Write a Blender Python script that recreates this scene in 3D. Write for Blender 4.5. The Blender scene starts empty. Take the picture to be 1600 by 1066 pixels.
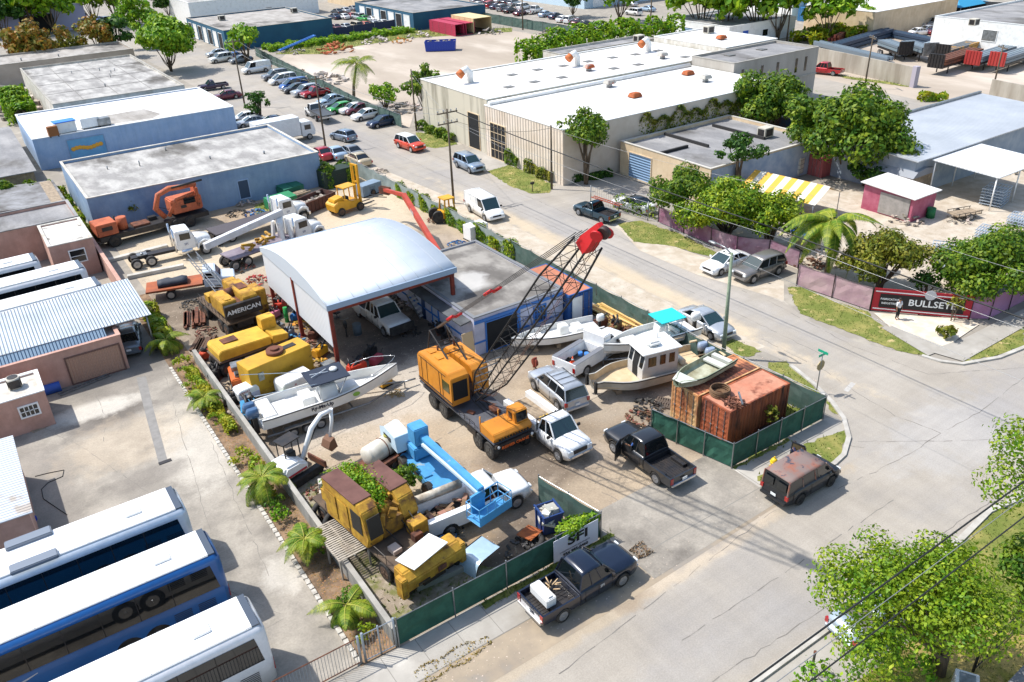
import bpy,math,random
import numpy as np
from mathutils import Matrix,Vector
rnd = random.Random(7)
R_ = math.radians
SC = bpy.context.scene
COL = SC.collection
# ---------------------------------------------------------------- camera, sky, sun, exposure
CR,CU,CF = Vector((0.82430837,-0.56503268,-0.03540871)),Vector((0.30005727,0.38299479,0.87365933)),Vector((0.48008473,0.73078934,-0.48524798))
CAMZ = 30.0; FPX = 1281.47
cam = bpy.data.cameras.new('camera'); camo = bpy.data.objects.new('camera',cam); COL.objects.link(camo)
m4 = Matrix((CR,CU,-CF)).transposed().to_4x4(); m4.translation = (0,0,CAMZ); camo.matrix_world = m4
cam.sensor_width = 36; cam.lens = 36 * FPX / 1600; cam.clip_end = 3000; cam.clip_start = .5
SC.camera = camo
w = bpy.data.worlds.new('World'); SC.world = w; w.use_nodes = True
nt = w.node_tree; sky = nt.nodes.new('ShaderNodeTexSky'); sky.sky_type = 'NISHITA'; sky.sun_disc = False
SUN_EL = R_(56)      # the sun stands towards (-.66, .75)
sky.sun_elevation = SUN_EL; sky.sun_rotation = math.atan2(-.66,.75)
sky.air_density = 1.2; sky.dust_density = 1.5
nt.links.new(sky.outputs[0],nt.nodes['Background'].inputs[0]); nt.nodes['Background'].inputs[1].default_value = .15
sl = bpy.data.lights.new('sun','SUN'); sl.energy = 3.95; sl.angle = R_(.8); sl.color = (1,.965,.915)
so = bpy.data.objects.new('sun',sl); COL.objects.link(so)
sd = Vector((-.66 * math.cos(SUN_EL),.75 * math.cos(SUN_EL),math.sin(SUN_EL)))
so.rotation_euler = sd.to_track_quat('Z','Y').to_euler()
SC.view_settings.view_transform = 'Standard'; SC.view_settings.look = 'None'
SC.view_settings.exposure = .52; SC.view_settings.gamma = 1
SC.cycles.max_bounces = 5; SC.cycles.diffuse_bounces = 3; SC.cycles.transparent_max_bounces = 8

# ---------------------------------------------------------------- helpers
def G(u,v,z=0.0):
    'world point at height z seen in direction (u, v) of the survey photograph'
    d = CF + CR * ((u - 800) / FPX) - CU * ((v - 533) / FPX)
    t = (z - CAMZ) / d.z
    return Vector((d.x * t,d.y * t,z))
def lin(h):
    if isinstance(h,(tuple,list)): return (*h[:3],1)
    c = [int(h[i:i + 2],16) / 255 for i in (0,2,4)]
    return (*[x / 12.92 if x <= .04045 else ((x + .055) / 1.055) ** 2.4 for x in c],1)
MATS = {}
def mat(name,col,rough=.6,metal=0,col2=None,scale=1.0,bump=0,bscale=None,det=6,lo=.35,hi=.65,coat=0,col3=None,scale3=.2,lo3=.5,hi3=.7,world=True,wave=None,island=0,spec=None,stretch=None,patches=(),grain=()):
    'principled paint; col2 and col3 are stains and wear of their own shape, wave = (axis, pitch, depth) ribs of rolled sheet'
    if name in MATS: return MATS[name]
    m = bpy.data.materials.new(name); m.use_nodes = True; t = m.node_tree; N,L = t.nodes,t.links
    b = N['Principled BSDF']; b.inputs['Roughness'].default_value = rough; b.inputs['Metallic'].default_value = metal
    if coat: b.inputs['Coat Weight'].default_value = coat; b.inputs['Coat Roughness'].default_value = .08
    if spec is not None: b.inputs['Specular IOR Level'].default_value = spec
    b.inputs['Base Color'].default_value = lin(col); m.diffuse_color = lin(col)
    src = None
    if world: g = N.new('ShaderNodeNewGeometry'); vec = g.outputs['Position']
    else: g = N.new('ShaderNodeTexCoord'); vec = g.outputs['Object']
    if stretch:
        mp = N.new('ShaderNodeMapping'); mp.inputs['Scale'].default_value = stretch; L.new(vec,mp.inputs[0]); svec = mp.outputs[0]
    else: svec = vec
    cur = None
    def noise(s,d=det,r=.6):
        n = N.new('ShaderNodeTexNoise'); n.inputs['Scale'].default_value = s; n.inputs['Detail'].default_value = d; n.inputs['Roughness'].default_value = r
        L.new(svec,n.inputs['Vector']); return n.outputs[0]
    def layer(cur,c,s,a,z):
        mr = N.new('ShaderNodeMapRange'); mr.inputs[1].default_value = a; mr.inputs[2].default_value = z; L.new(noise(s),mr.inputs[0])
        mx = N.new('ShaderNodeMix'); mx.data_type = 'RGBA'; L.new(mr.outputs[0],mx.inputs['Factor'])
        if cur is None: mx.inputs['A'].default_value = lin(col)
        else: L.new(cur,mx.inputs['A'])
        mx.inputs['B'].default_value = lin(c); return mx.outputs['Result']
    if col2: cur = layer(cur,col2,scale,lo,hi)
    if col3: cur = layer(cur,col3,scale3,lo3,hi3)
    if patches:
        pn = N.new('ShaderNodeTexNoise'); pn.inputs['Scale'].default_value = .55; pn.inputs['Detail'].default_value = 9; pn.inputs['Roughness'].default_value = .68; L.new(vec,pn.inputs['Vector'])
        for (px,py,rx,ry,rot,pc,amt) in patches:
            mp = N.new('ShaderNodeMapping'); mp.vector_type = 'TEXTURE'; mp.inputs['Location'].default_value = (px,py,0); mp.inputs['Rotation'].default_value = (0,0,rot); mp.inputs['Scale'].default_value = (rx,ry,1000); L.new(vec,mp.inputs[0])
            ln = N.new('ShaderNodeVectorMath'); ln.operation = 'LENGTH'; L.new(mp.outputs[0],ln.inputs[0])
            ad = N.new('ShaderNodeMath'); ad.operation = 'MULTIPLY_ADD'; L.new(pn.outputs[0],ad.inputs[0]); ad.inputs[1].default_value = 2.2; L.new(ln.outputs['Value'],ad.inputs[2])
            mr = N.new('ShaderNodeMapRange'); mr.inputs[1].default_value = 2.3; mr.inputs[2].default_value = 1.75; mr.inputs[4].default_value = amt; L.new(ad.outputs[0],mr.inputs[0])
            mx = N.new('ShaderNodeMix'); mx.data_type = 'RGBA'; L.new(mr.outputs[0],mx.inputs['Factor'])
            if cur is None: mx.inputs['A'].default_value = lin(col)
            else: L.new(cur,mx.inputs['A'])
            mx.inputs['B'].default_value = lin(pc); cur = mx.outputs['Result']
    for gs,ga,gst in grain:
        mp = N.new('ShaderNodeMapping'); mp.inputs['Scale'].default_value = gst; L.new(vec,mp.inputs[0]); gn = N.new('ShaderNodeTexNoise'); gn.inputs['Scale'].default_value = gs; gn.inputs['Detail'].default_value = 4; gn.inputs['Roughness'].default_value = .7; L.new(mp.outputs[0],gn.inputs['Vector'])
        mr = N.new('ShaderNodeMapRange'); mr.inputs[1].default_value = .3; mr.inputs[2].default_value = .7; mr.inputs[3].default_value = 1 - ga; mr.inputs[4].default_value = 1 + ga * .7; L.new(gn.outputs[0],mr.inputs[0])
        hs = N.new('ShaderNodeHueSaturation'); L.new(mr.outputs[0],hs.inputs['Value'])
        if cur is None: hs.inputs['Color'].default_value = lin(col)
        else: L.new(cur,hs.inputs['Color'])
        cur = hs.outputs[0]
    if island:
        if not world: gi = N.new('ShaderNodeNewGeometry')
        else: gi = g
        hs = N.new('ShaderNodeHueSaturation'); mr = N.new('ShaderNodeMapRange'); L.new(gi.outputs['Random Per Island'],mr.inputs[0])
        mr.inputs[3].default_value = 1 - island; mr.inputs[4].default_value = 1 + island; L.new(mr.outputs[0],hs.inputs['Value'])
        mr2 = N.new('ShaderNodeMapRange'); L.new(gi.outputs['Random Per Island'],mr2.inputs[0]); mr2.inputs[3].default_value = .5 + island * .06; mr2.inputs[4].default_value = .5 - island * .04
        L.new(mr2.outputs[0],hs.inputs['Hue'])
        if cur is None: hs.inputs['Color'].default_value = lin(col)
        else: L.new(cur,hs.inputs['Color'])
        cur = hs.outputs[0]
    if cur is not None: L.new(cur,b.inputs['Base Color'])
    hgt = None
    if wave:
        s = N.new('ShaderNodeSeparateXYZ'); L.new(vec,s.inputs[0]); ma = N.new('ShaderNodeMath'); ma.operation = 'MULTIPLY'
        L.new(s.outputs[wave[0]],ma.inputs[0]); ma.inputs[1].default_value = 2 * math.pi / wave[1]
        mb = N.new('ShaderNodeMath'); mb.operation = 'SINE'; L.new(ma.outputs[0],mb.inputs[0])
        bp = N.new('ShaderNodeBump'); bp.inputs['Strength'].default_value = 1; bp.inputs['Distance'].default_value = wave[2]
        L.new(mb.outputs[0],bp.inputs['Height']); hgt = bp.outputs[0]
    if bump:
        bp = N.new('ShaderNodeBump'); bp.inputs['Strength'].default_value = 1; bp.inputs['Distance'].default_value = bump
        L.new(noise(bscale or scale * 6,8,.7),bp.inputs['Height'])
        if hgt is not None: L.new(hgt,bp.inputs['Normal'])
        hgt = bp.outputs[0]
    if hgt is not None: L.new(hgt,b.inputs['Normal'])
    MATS[name] = m; return m
def leafmat(name,c,island=.45,c2=None):
    m = mat(name,c,.55,island=island,col2=c2,scale=.9,lo=.4,hi=.6,spec=.3)
    if 'tr' not in m:
        t = m.node_tree; N,L = t.nodes,t.links; b = N['Principled BSDF']; tr = N.new('ShaderNodeBsdfTranslucent'); mx = N.new('ShaderNodeMixShader')
        mx.inputs[0].default_value = .3; src = b.inputs['Base Color'].links[0].from_socket; L.new(src,tr.inputs[0]); L.new(b.outputs[0],mx.inputs[1]); L.new(tr.outputs[0],mx.inputs[2])
        L.new(mx.outputs[0],N['Material Output'].inputs[0]); m['tr'] = 1
    return m

EACH = {'seat_box','post','roof_divider','air_conditioner','bench','timber_chock','legs','door_seam','tie_beam','overhead','bearer','mudguard','bead_ring','tread','antenna','floodlight','deck_toolbox','roof_hatch','side_locker','handrail_x'}
class B:
    'collects shapes into one mesh'
    def __init__(s): s.v = []; s.f = []; s.m = []; s.T = None; s.k = 0; s.sm = []
    def add(s,vs,fs,sm=False):
        o = len(s.v)
        if s.T is not None: vs = [s.T @ Vector(p) for p in vs]
        s.v += [tuple(p) for p in vs]; s.f += [tuple(i + o for i in f) for f in fs]; s.m += [s.k] * len(fs); s.sm += [sm] * len(fs); return s
    def mt(s,k): s.k = k; return s
    def box(s,c,d,rz=0,ry=0,rx=0,tx=1,ty=1):
        'box centred at c of size d, its top scaled by tx, ty'
        x,y,z = d[0] / 2,d[1] / 2,d[2] / 2
        vs = [(-x,-y,-z),(x,-y,-z),(x,y,-z),(-x,y,-z),(-x * tx,-y * ty,z),(x * tx,-y * ty,z),(x * tx,y * ty,z),(-x * tx,y * ty,z)]
        M = Matrix.Translation(c)
        if rz: M = M @ Matrix.Rotation(rz,4,'Z')
        if ry: M = M @ Matrix.Rotation(ry,4,'Y')
        if rx: M = M @ Matrix.Rotation(rx,4,'X')
        return s.add([M @ Vector(p) for p in vs],[(3,2,1,0),(4,5,6,7),(0,1,5,4),(1,2,6,5),(2,3,7,6),(3,0,4,7)])
    def bx(s,x0,x1,y0,y1,z0,z1): return s.box(((x0 + x1) / 2,(y0 + y1) / 2,(z0 + z1) / 2),(abs(x1 - x0),abs(y1 - y0),abs(z1 - z0)))
    def prism(s,poly,y0,y1,ax='Y'):
        'extrude polygon; ax Y: poly in xz, ax X: poly in yz, ax Z: poly in xy'
        n = len(poly)
        f = {'Y': lambda a,b,t: (a,t,b),'X': lambda a,b,t: (t,a,b),'Z': lambda a,b,t: (a,b,t)}[ax]
        vs = [f(a,b,y0) for a,b in poly] + [f(a,b,y1) for a,b in poly]
        return s.add(vs,[tuple(range(n)),tuple(range(2 * n - 1,n - 1,-1))] + [(i,i + n,(i + 1) % n + n,(i + 1) % n) for i in range(n)])
    def cyl(s,p0,p1,r0,r1=None,n=10,cap=True):
        r1 = r0 if r1 is None else r1; p0,p1 = Vector(p0),Vector(p1); d = (p1 - p0).normalized()
        a = d.orthogonal().normalized(); b = d.cross(a); vs = []
        for p,r in ((p0,r0),(p1,r1)):
            for i in range(n): t = 2 * math.pi * (i + .5) / n; vs.append(p + a * (r * math.cos(t)) + b * (r * math.sin(t)))
        s.add(vs,[(i,(i + 1) % n,(i + 1) % n + n,i + n) for i in range(n)],n > 6)
        if cap: s.add(vs,[tuple(range(n - 1,-1,-1)),tuple(range(n,2 * n))])
        return s
    def tube(s,pts,r,n=6):
        pts = [Vector(p) for p in pts]; rr = r if isinstance(r,(list,tuple)) else [r] * len(pts)
        rings = []; a = None
        for i,p in enumerate(pts):
            d = (pts[min(i + 1,len(pts) - 1)] - pts[max(i - 1,0)]).normalized()
            a = d.orthogonal().normalized() if a is None else (a - d * a.dot(d)).normalized()
            b = d.cross(a); rings.append([p + a * (rr[i] * math.cos(2 * math.pi * k / n)) + b * (rr[i] * math.sin(2 * math.pi * k / n)) for k in range(n)])
        return s.loft(rings,True)
    def loft(s,rings,sm=True,cap=True):
        n = len(rings[0]); vs = [p for r in rings for p in r]
        s.add(vs,[(i * n + k,i * n + (k + 1) % n,(i + 1) * n + (k + 1) % n,(i + 1) * n + k) for i in range(len(rings) - 1) for k in range(n)],sm)
        if cap: s.add([*rings[0],*rings[-1]],[tuple(range(n - 1,-1,-1)),tuple(range(n,2 * n))])
        return s
    def ball(s,c,r,n=10,m=7):
        r = (r,r,r) if isinstance(r,(int,float)) else r; rings = []
        for j in range(m + 1):
            a = -math.pi / 2 + math.pi * j / m; q = max(math.cos(a),.02)
            rings.append([(c[0] + r[0] * q * math.cos(2 * math.pi * k / n),c[1] + r[1] * q * math.sin(2 * math.pi * k / n),c[2] + r[2] * math.sin(a)) for k in range(n)])
        return s.loft(rings)
    def torus(s,c,R0,r,ax='Z',n=16,m=6):
        vs = []; f = []
        for i in range(n):
            for j in range(m):
                t,u = 2 * math.pi * i / n,2 * math.pi * j / m; q = R0 + r * math.cos(u); p = (q * math.cos(t),q * math.sin(t),r * math.sin(u))
                p = {'Z': p,'Y': (p[0],p[2],p[1]),'X': (p[2],p[0],p[1])}[ax]; vs.append((c[0] + p[0],c[1] + p[1],c[2] + p[2]))
                f.append((i * m + j,((i + 1) % n) * m + j,((i + 1) % n) * m + (j + 1) % m,i * m + (j + 1) % m))
        return s.add(vs,f,True)
    def quad(s,a,b,c,d): return s.add([a,b,c,d],[(0,1,2,3)])
    def poly(s,pts): return s.add(pts,[tuple(range(len(pts)))])
    def mesh(s,name,mats,bevel=0):
        me = bpy.data.meshes.new(name); me.from_pydata([tuple(p) for p in s.v],[],s.f)
        for m in (mats if isinstance(mats,(list,tuple)) else [mats]): me.materials.append(m)
        me.polygons.foreach_set('material_index',s.m); me.polygons.foreach_set('use_smooth',s.sm)
        import bmesh
        bm = bmesh.new(); bm.from_mesh(me); bmesh.ops.remove_doubles(bm,verts=bm.verts,dist=.0004)
        bmesh.ops.recalc_face_normals(bm,faces=bm.faces)
        if bevel: bmesh.ops.bevel(bm,geom=[e for e in bm.edges if len(e.link_faces) == 2 and e.calc_face_angle(0) > .5],offset=bevel,segments=2,affect='EDGES',clamp_overlap=True)
        bm.to_mesh(me); bm.free(); me.update(); return me
    def pieces(s):
        key = {}; par = []
        def find(a):
            while par[a] != a: par[a] = par[par[a]]; a = par[a]
            return a
        for i,p in enumerate(s.v): q = tuple(round(c,4) for c in p); key.setdefault(q,len(key))
        ids = [key[tuple(round(c,4) for c in p)] for p in s.v]; par = list(range(len(key)))
        for f in s.f:
            for i in f[1:]: par[find(ids[i])] = find(ids[f[0]])
        out = {}
        for f,m,sm in zip(s.f,s.m,s.sm): out.setdefault(find(ids[f[0]]),[]).append((f,m,sm))
        res = []
        for fs in out.values(): b = B(); b.v = s.v; b.f = [x[0] for x in fs]; b.m = [x[1] for x in fs]; b.sm = [x[2] for x in fs]; u = sorted({i for f in b.f for i in f}); r = {a: n for n,a in enumerate(u)}; b.v = [s.v[i] for i in u]; b.f = [tuple(r[i] for i in f) for f in b.f]; res.append(b)
        return res
    def build(s,name,mats,parent=None,bevel=0,**k):
        if name in EACH and parent is not None:
            for q in s.pieces(): o = bpy.data.objects.new(name,q.mesh(name,mats,bevel)); COL.objects.link(o); o.parent = parent
            return o
        o = bpy.data.objects.new(name,s.mesh(name,mats,bevel)); COL.objects.link(o); o.parent = parent
        for q,v in k.items(): o[q] = v
        return o
def thing(name,label,cat,loc=(0,0,0),rz=0,group=None):
    o = bpy.data.objects.new(name,None); COL.objects.link(o); o.empty_display_size = .3; o.location = loc; o.rotation_euler = (0,0,rz); o['label'] = label; o['category'] = cat
    if group: o['group'] = group
    return o
def tag(o,label,cat,group=None):
    o['label'] = label; o['category'] = cat
    if group: o['group'] = group
    return o
def struct(o): o['kind'] = 'structure'; return o
def dup(root,loc,rz,label=None,group=None,z=None):
    r = root.copy(); COL.objects.link(r); r.location = loc; r.rotation_euler = (0,0,rz)
    if label: r['label'] = label
    if group: r['group'] = group
    for ch in list(root.children):
        c = ch.copy(); COL.objects.link(c); c.parent = r
        for g in list(ch.children): d = g.copy(); COL.objects.link(d); d.parent = c
    return r
def text(s,size,m,name,parent,M,ext=.01,bold=0,sx=1,align='CENTER'):
    cu = bpy.data.curves.new(name,'FONT'); cu.body = s; cu.size = size; cu.align_x = align; cu.align_y = 'CENTER'; cu.extrude = ext; cu.offset = bold; cu.resolution_u = 2
    to = bpy.data.objects.new(name,cu); COL.objects.link(to); dg = bpy.context.evaluated_depsgraph_get()
    me = bpy.data.meshes.new_from_object(to.evaluated_get(dg)); bpy.data.objects.remove(to); me.materials.clear(); me.materials.append(m)
    o = bpy.data.objects.new(name,me); COL.objects.link(o); o.parent = parent; o.matrix_local = M @ Matrix.Diagonal((sx,1,1,1)); return o
def face(x,y,z,nrm,up=(0,0,1)):
    'matrix of a vertical face: local x to the right, local y up, local z out along nrm'
    n = Vector(nrm).normalized(); u = Vector(up); u = (u - n * u.dot(n)).normalized(); r = u.cross(n)
    M = Matrix((r,u,n)).transposed().to_4x4(); M.translation = (x,y,z); return M
# common materials
asph = dict(bump=.006)
M_white = mat('white_paint','E9E9E6',.35,col2='CFCDC6',scale=1.3,lo=.5,hi=.8)
M_black = mat('black_rubber','1B1B1C',.8,col2='3A3733',scale=3)
M_dark = mat('dark_steel','26272A',.5,.3,col2='3b3531',scale=2.5)
M_steel = mat('galvanised_steel','9FA2A4',.4,.7,col2='7B7C7B',scale=2)
M_rust = mat('rusty_steel','7A4A33',.85,.1,col2='4C3128',scale=2,bump=.004)
M_glass = mat('dark_glass','10161A',.05,0,spec=.9)
M_tint = mat('windscreen_glass','1E3638',.04,0,spec=1)
M_chrome = mat('chrome','D5D6D8',.15,.9)
M_red = mat('red_lamp','9E1512',.2,coat=1)
M_lamp = mat('clear_lamp','DDE1E2',.12,coat=1)
M_wood = mat('weathered_wood','A5937B',.85,col2='7E6F5C',scale=3)
U1 = (1,1,1)
M_conc = mat('concrete','A9A59C',.9,col2='8F8B82',scale=.8,bump=.005)
# ---------------------------------------------------------------- ground, roads, pavements
def sheet(name,pts,z,m,**k):
    b = B(); b.poly([(p[0],p[1],z) for p in pts]); return struct(b.build(name,m,None,**k))
def PX(*a): return [tuple(G(u,v)[:2]) for u,v in a]
def rect(x0,x1,y0,y1): return [(x0,y0),(x1,y0),(x1,y1),(x0,y1)]
def pg(u,v,rx,ry,c,a=.8,rot=0): p = G(u,v); return (p.x,p.y,rx,ry,rot,c,a)
SAND,DARK,TAN,PALE = 'C2B298','51473D','AF9D84','B8AD9D'
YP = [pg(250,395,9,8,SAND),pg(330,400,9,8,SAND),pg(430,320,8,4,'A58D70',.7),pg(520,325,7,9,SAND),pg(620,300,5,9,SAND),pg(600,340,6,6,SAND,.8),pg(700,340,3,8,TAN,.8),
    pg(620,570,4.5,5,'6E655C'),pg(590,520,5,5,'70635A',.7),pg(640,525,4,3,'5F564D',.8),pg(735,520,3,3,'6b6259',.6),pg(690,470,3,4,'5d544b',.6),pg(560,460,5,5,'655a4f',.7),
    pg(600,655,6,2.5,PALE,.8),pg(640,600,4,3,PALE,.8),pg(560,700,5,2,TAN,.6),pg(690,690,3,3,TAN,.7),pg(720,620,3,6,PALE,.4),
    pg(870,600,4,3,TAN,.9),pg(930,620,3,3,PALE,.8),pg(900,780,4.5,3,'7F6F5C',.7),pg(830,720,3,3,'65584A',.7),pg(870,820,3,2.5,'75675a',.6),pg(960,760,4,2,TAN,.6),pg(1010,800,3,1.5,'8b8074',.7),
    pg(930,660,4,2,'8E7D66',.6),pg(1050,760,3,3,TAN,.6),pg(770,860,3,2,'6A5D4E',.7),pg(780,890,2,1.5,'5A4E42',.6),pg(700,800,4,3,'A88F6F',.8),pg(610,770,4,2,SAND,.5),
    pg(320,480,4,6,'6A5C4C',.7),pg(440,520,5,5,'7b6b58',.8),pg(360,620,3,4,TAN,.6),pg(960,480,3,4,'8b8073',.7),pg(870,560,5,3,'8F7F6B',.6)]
LP = [pg(160,655,3,1.6,'6F6860',.75),pg(185,645,2,1,'5f5850',.6),pg(150,640,3,1.2,'CFC8BB',.7),pg(205,590,5,2,'7d766d',.6),pg(120,610,2,2,'807a70',.6),pg(60,760,2,6,'857e76',.5),pg(300,700,2,5,'C5BDAF',.6),pg(200,690,4,3,'B8A78F',.5),pg(240,560,3,2,'6c665e',.7),pg(230,745,2.5,1,'7a736a',.6),pg(440,900,1,1.5,'CFC8BC',.5),pg(400,1000,1,1,'8b857c',.5)]
RP = [(10,20.6,24,.5,0,'AC9C84',.7),(34,20.9,3,.3,0,'AC9C84',.6),pg(1080,870,6,1.0,'BDAE9A',.6),pg(1010,400,.9,12,'BFB29F',.5),(44.3,55,1.2,26,0,'C2B094',.8),(51.4,45,1,16,0,'CFC4B2',.8),pg(1090,830,4,1.4,'837E79',.6),pg(980,930,1.2,1,'8D7C68',.7),(45,19,6,3,0,'A9A5A0',.6),(52,18,6,4,0,'918D8A',.5),(47.5,60,2.5,30,0,'9A9692',.5),(0,16,30,1.5,0,'9A9692',.4),(45,110,3,20,0,'8f8b88',.5)]
m_base = mat('ground_mat','928B80',.95,col2='8C857A',scale=.12,lo=.3,hi=.7,col3='A8A092',scale3=.5,bump=.01,bscale=4)
m_road = mat('road_mat','9A9286',.9,col2='A69E92',scale=.25,col3='8D8985',scale3=.09,lo3=.48,hi3=.75,bump=.008,bscale=30,patches=RP,grain=[(14,.16,U1),(1.2,.07,(1,.06,1)),(1.6,.06,(.05,1,1))])
m_lot = mat('lot_mat','8C857A',.9,col2='A39B8E',scale=.4,lo=.42,hi=.62,col3='6A645C',scale3=.24,lo3=.53,hi3=.72,bump=.005,bscale=12,patches=LP,grain=[(9,.16,U1),(.9,.1,U1)])
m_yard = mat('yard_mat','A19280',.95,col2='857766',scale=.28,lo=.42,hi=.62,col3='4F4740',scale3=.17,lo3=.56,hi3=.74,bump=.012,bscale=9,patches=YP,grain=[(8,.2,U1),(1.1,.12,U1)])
m_sand = mat('sand_mat','B3A693',.95,col2='A39581',scale=.35,lo=.3,hi=.75,col3='CCC3B4',scale3=.9,lo3=.4,hi3=.85,bump=.012,bscale=8)
m_far = mat('far_sand_mat','AFA292',.95,col2='9C8F7F',scale=.1,col3='CFC3B4',scale3=.06,bump=.01,stretch=(1,.35,1))
m_walk = mat('pavement_mat','A5A097',.9,col2='928C82',scale=.6,col3='BDB8AE',scale3=.3,bump=.004,bscale=20)
m_mulch = mat('mulch_mat','735C48',.95,col2='977E63',scale=1.5,col3='4B4034',scale3=.6,bump=.03,bscale=14)
m_grass = mat('grass_ground_mat','66702C',.95,col2='8F884A',scale=.7,lo=.45,hi=.65,col3='B5A270',scale3=.9,lo3=.6,hi3=.68,bump=.03,bscale=20)
m_tar = mat('tar_mat','7B766F',.9,col2='6B6660',scale=1)
sheet('ground',rect(-900,1600,-600,1900),0,m_base)
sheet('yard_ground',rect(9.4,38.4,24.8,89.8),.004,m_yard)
sheet('left_lot_ground',rect(-60,7.6,24.8,72),.004,m_lot)
sheet('planting_strip_ground',rect(7.6,9.4,24.8,72),.008,m_mulch)
b = B()
for x in np.arange(24.9,57,.42): b.box((7.62,x + .2,.06),(.22,.34,.14),rz=rnd.uniform(-.1,.1))
tag(b.build('kerb_edging',mat('white_edging','C9C4BA',.9,col2='9c968b',scale=4)),'white painted block edging along the palm strip beside the bus lot','edging')
# street running away on the right and the cross street in front
arc = [(-80,21)] + PX((1290,731),(1318,712),(1326,685),(1318,655),(1300,630),(1270,600),(1228,565),(1190,548),(1110,505)) + [(43.2,45),(43.2,70),(41,100),(38,128),(38,230),(50.5,230),(52.4,128),(52,90),(52,50)] + PX((1225,470),(1260,500),(1340,535),(1455,562),(1503,570),(1560,560),(1600,544)) + [(75,21.4),(260,21.4),(260,13.6),(35.5,13.6),(33.5,14.2),(-80,14.2)]
sheet('road',arc,.008,m_road)
sheet('sandy_verge',[(38.6,34),(43.8,33),(43.3,45),(43.3,70),(41,100),(38.6,100)],.012,m_sand)
sheet('dirt_verge',[(-80,20.6),(20,20.7),(30,21),(34,21.2),(34,22.7),(-80,22.7)],.012,mat('verge_mat','A5957E',.95,col2='8C8070',scale=.6,col3='8C8479',scale3=.3,lo3=.5,hi3=.6,bump=.01))
sheet('pavement',[(-80,22.6),(35,22.6),(38.5,22.9)] + PX((1322,690),(1322,660),(1300,652)) + [(39.7,24.7),(-80,24.7)],.016,m_walk)
sheet('driveway_apron',[(21.6,21),(31,21.2),(31.2,26.5),(21.5,26.5)],.02,m_lot)
sheet('side_street',[(52,74),(62,74),(62,60),(56.4,58.3),(52,62)],.004,m_road)
sheet('forecourt',PX((700,255),(790,205),(870,245),(800,262),(757,268)),.012,m_walk)
b = B()
for x in np.arange(-30,38,1.75): b.box((x,23.65,.0185),(.03,2.1,.004))
b.box((3,22.6,.0185),(72,.05,.006)); struct(b.build('pavement_joints',mat('joint_mat','7F7B73',.9)))
def strip(name,pts,wd,z0,z1,m):
    b = B(); pts = [Vector((p[0],p[1],0)) for p in pts]; rings = []
    for i,p in enumerate(pts):
        d = (pts[min(i + 1,len(pts) - 1)] - pts[max(i - 1,0)]).normalized(); n = Vector((-d.y,d.x,0)) * wd / 2
        rings.append([p - n + Vector((0,0,z0)),p + n + Vector((0,0,z0)),p + n + Vector((0,0,z1)),p - n + Vector((0,0,z1))])
    b.loft(rings,False); return struct(b.build(name,m))
m_kerb = mat('kerb_mat','BBB7AF',.85,col2='9f9a90',scale=1)
strip('kerb',PX((1286,734),(1303,726),(1318,712),(1326,685),(1318,655),(1300,630),(1270,600),(1235,572)),.28,0,.13,m_kerb)
strip('kerb',PX((1440,557),(1470,566),(1503,570),(1560,560),(1600,544),(1700,510)),.28,0,.13,m_kerb)
strip('kerb',[(-40,14.1),(33.5,14.1)] + PX((1440,888),(1500,845),(1545,800),(1640,760)),.3,0,.13,m_kerb)
sheet('pavement',[(-60,11.9),(60,11.9),(60,13.3),(34.5,13.4),(33,13.95),(-60,13.95)],.012,m_walk)
# tar seams and cracks in the road surface: wandering hairlines
def cracks(name,lines,wd,z,m):
    b = B()
    for pts in lines:
        P = [Vector((*p,z)) for p in pts]; out = []
        for a,c in zip(P,P[1:]):
            n = max(2,int((c - a).length / .5)); d = (c - a).normalized(); nn = Vector((-d.y,d.x,0))
            for i in range(n): out.append(a + (c - a) * i / n + nn * rnd.gauss(0,.035))
        out.append(P[-1])
        for i in range(len(out) - 1):
            if rnd.random() < .12: continue
            d = (out[i + 1] - out[i]).normalized(); n = Vector((-d.y,d.x,0)) * wd * rnd.uniform(.15,.8)
            b.quad(out[i] - n,out[i + 1] - n,out[i + 1] + n,out[i] + n)
    return struct(b.build(name,m))
cracks('road_cracks',[PX((930,1010),(1075,900),(1220,790)) ,PX((860,1066),(930,1010)),PX((1110,1066),(1275,960),(1400,880),(1600,750)),PX((1310,765),(1430,705),(1470,677),(1530,645),(1600,590)),PX((1470,677),(1400,650),(1340,615),(1290,580),(1190,530)),
    PX((820,430),(960,500),(1060,550)),PX((1200,470),(1330,540),(1450,585),(1600,575)),[(46,130),(46.3,50),(46,30)],[(49.5,120),(49.6,40)],PX((1060,560),(1180,640),(1290,690),(1350,700)),PX((1340,690),(1460,690),(1600,685)),[(20,17.5),(36,17.6)]],.035,.0125,m_tar)
cracks('lot_cracks',[PX((150,620),(165,650),(162,690)),PX((250,560),(320,800),(330,830)),PX((330,690),(420,900)),PX((30,650),(130,700),(260,790)),PX((300,900),(440,960)),PX((250,1066),(460,960))],.02,.009,m_tar)
cracks('yard_cracks',[PX((680,690),(760,645)),PX((840,700),(900,640),(950,610)),PX((940,770),(1010,800)),PX((560,600),(650,580),(700,560))],.05,.013,m_tar)
sheet('patched_trench',PX((213,590),(228,588),(240,640),(262,720),(248,724),(228,650)),.0085,mat('patch_mat','8A8782',.9,col2='7B7873',scale=2))
# stop bar and old paint on the road
b = B(); b.poly([(*p,.0125) for p in PX((1318,610),(1330,597),(1337,600),(1325,613))]); struct(b.build('stop_bar',mat('old_road_paint','BCB9B2',.9,col2='A5A19B',scale=3,lo=.3,hi=.6)))

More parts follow.
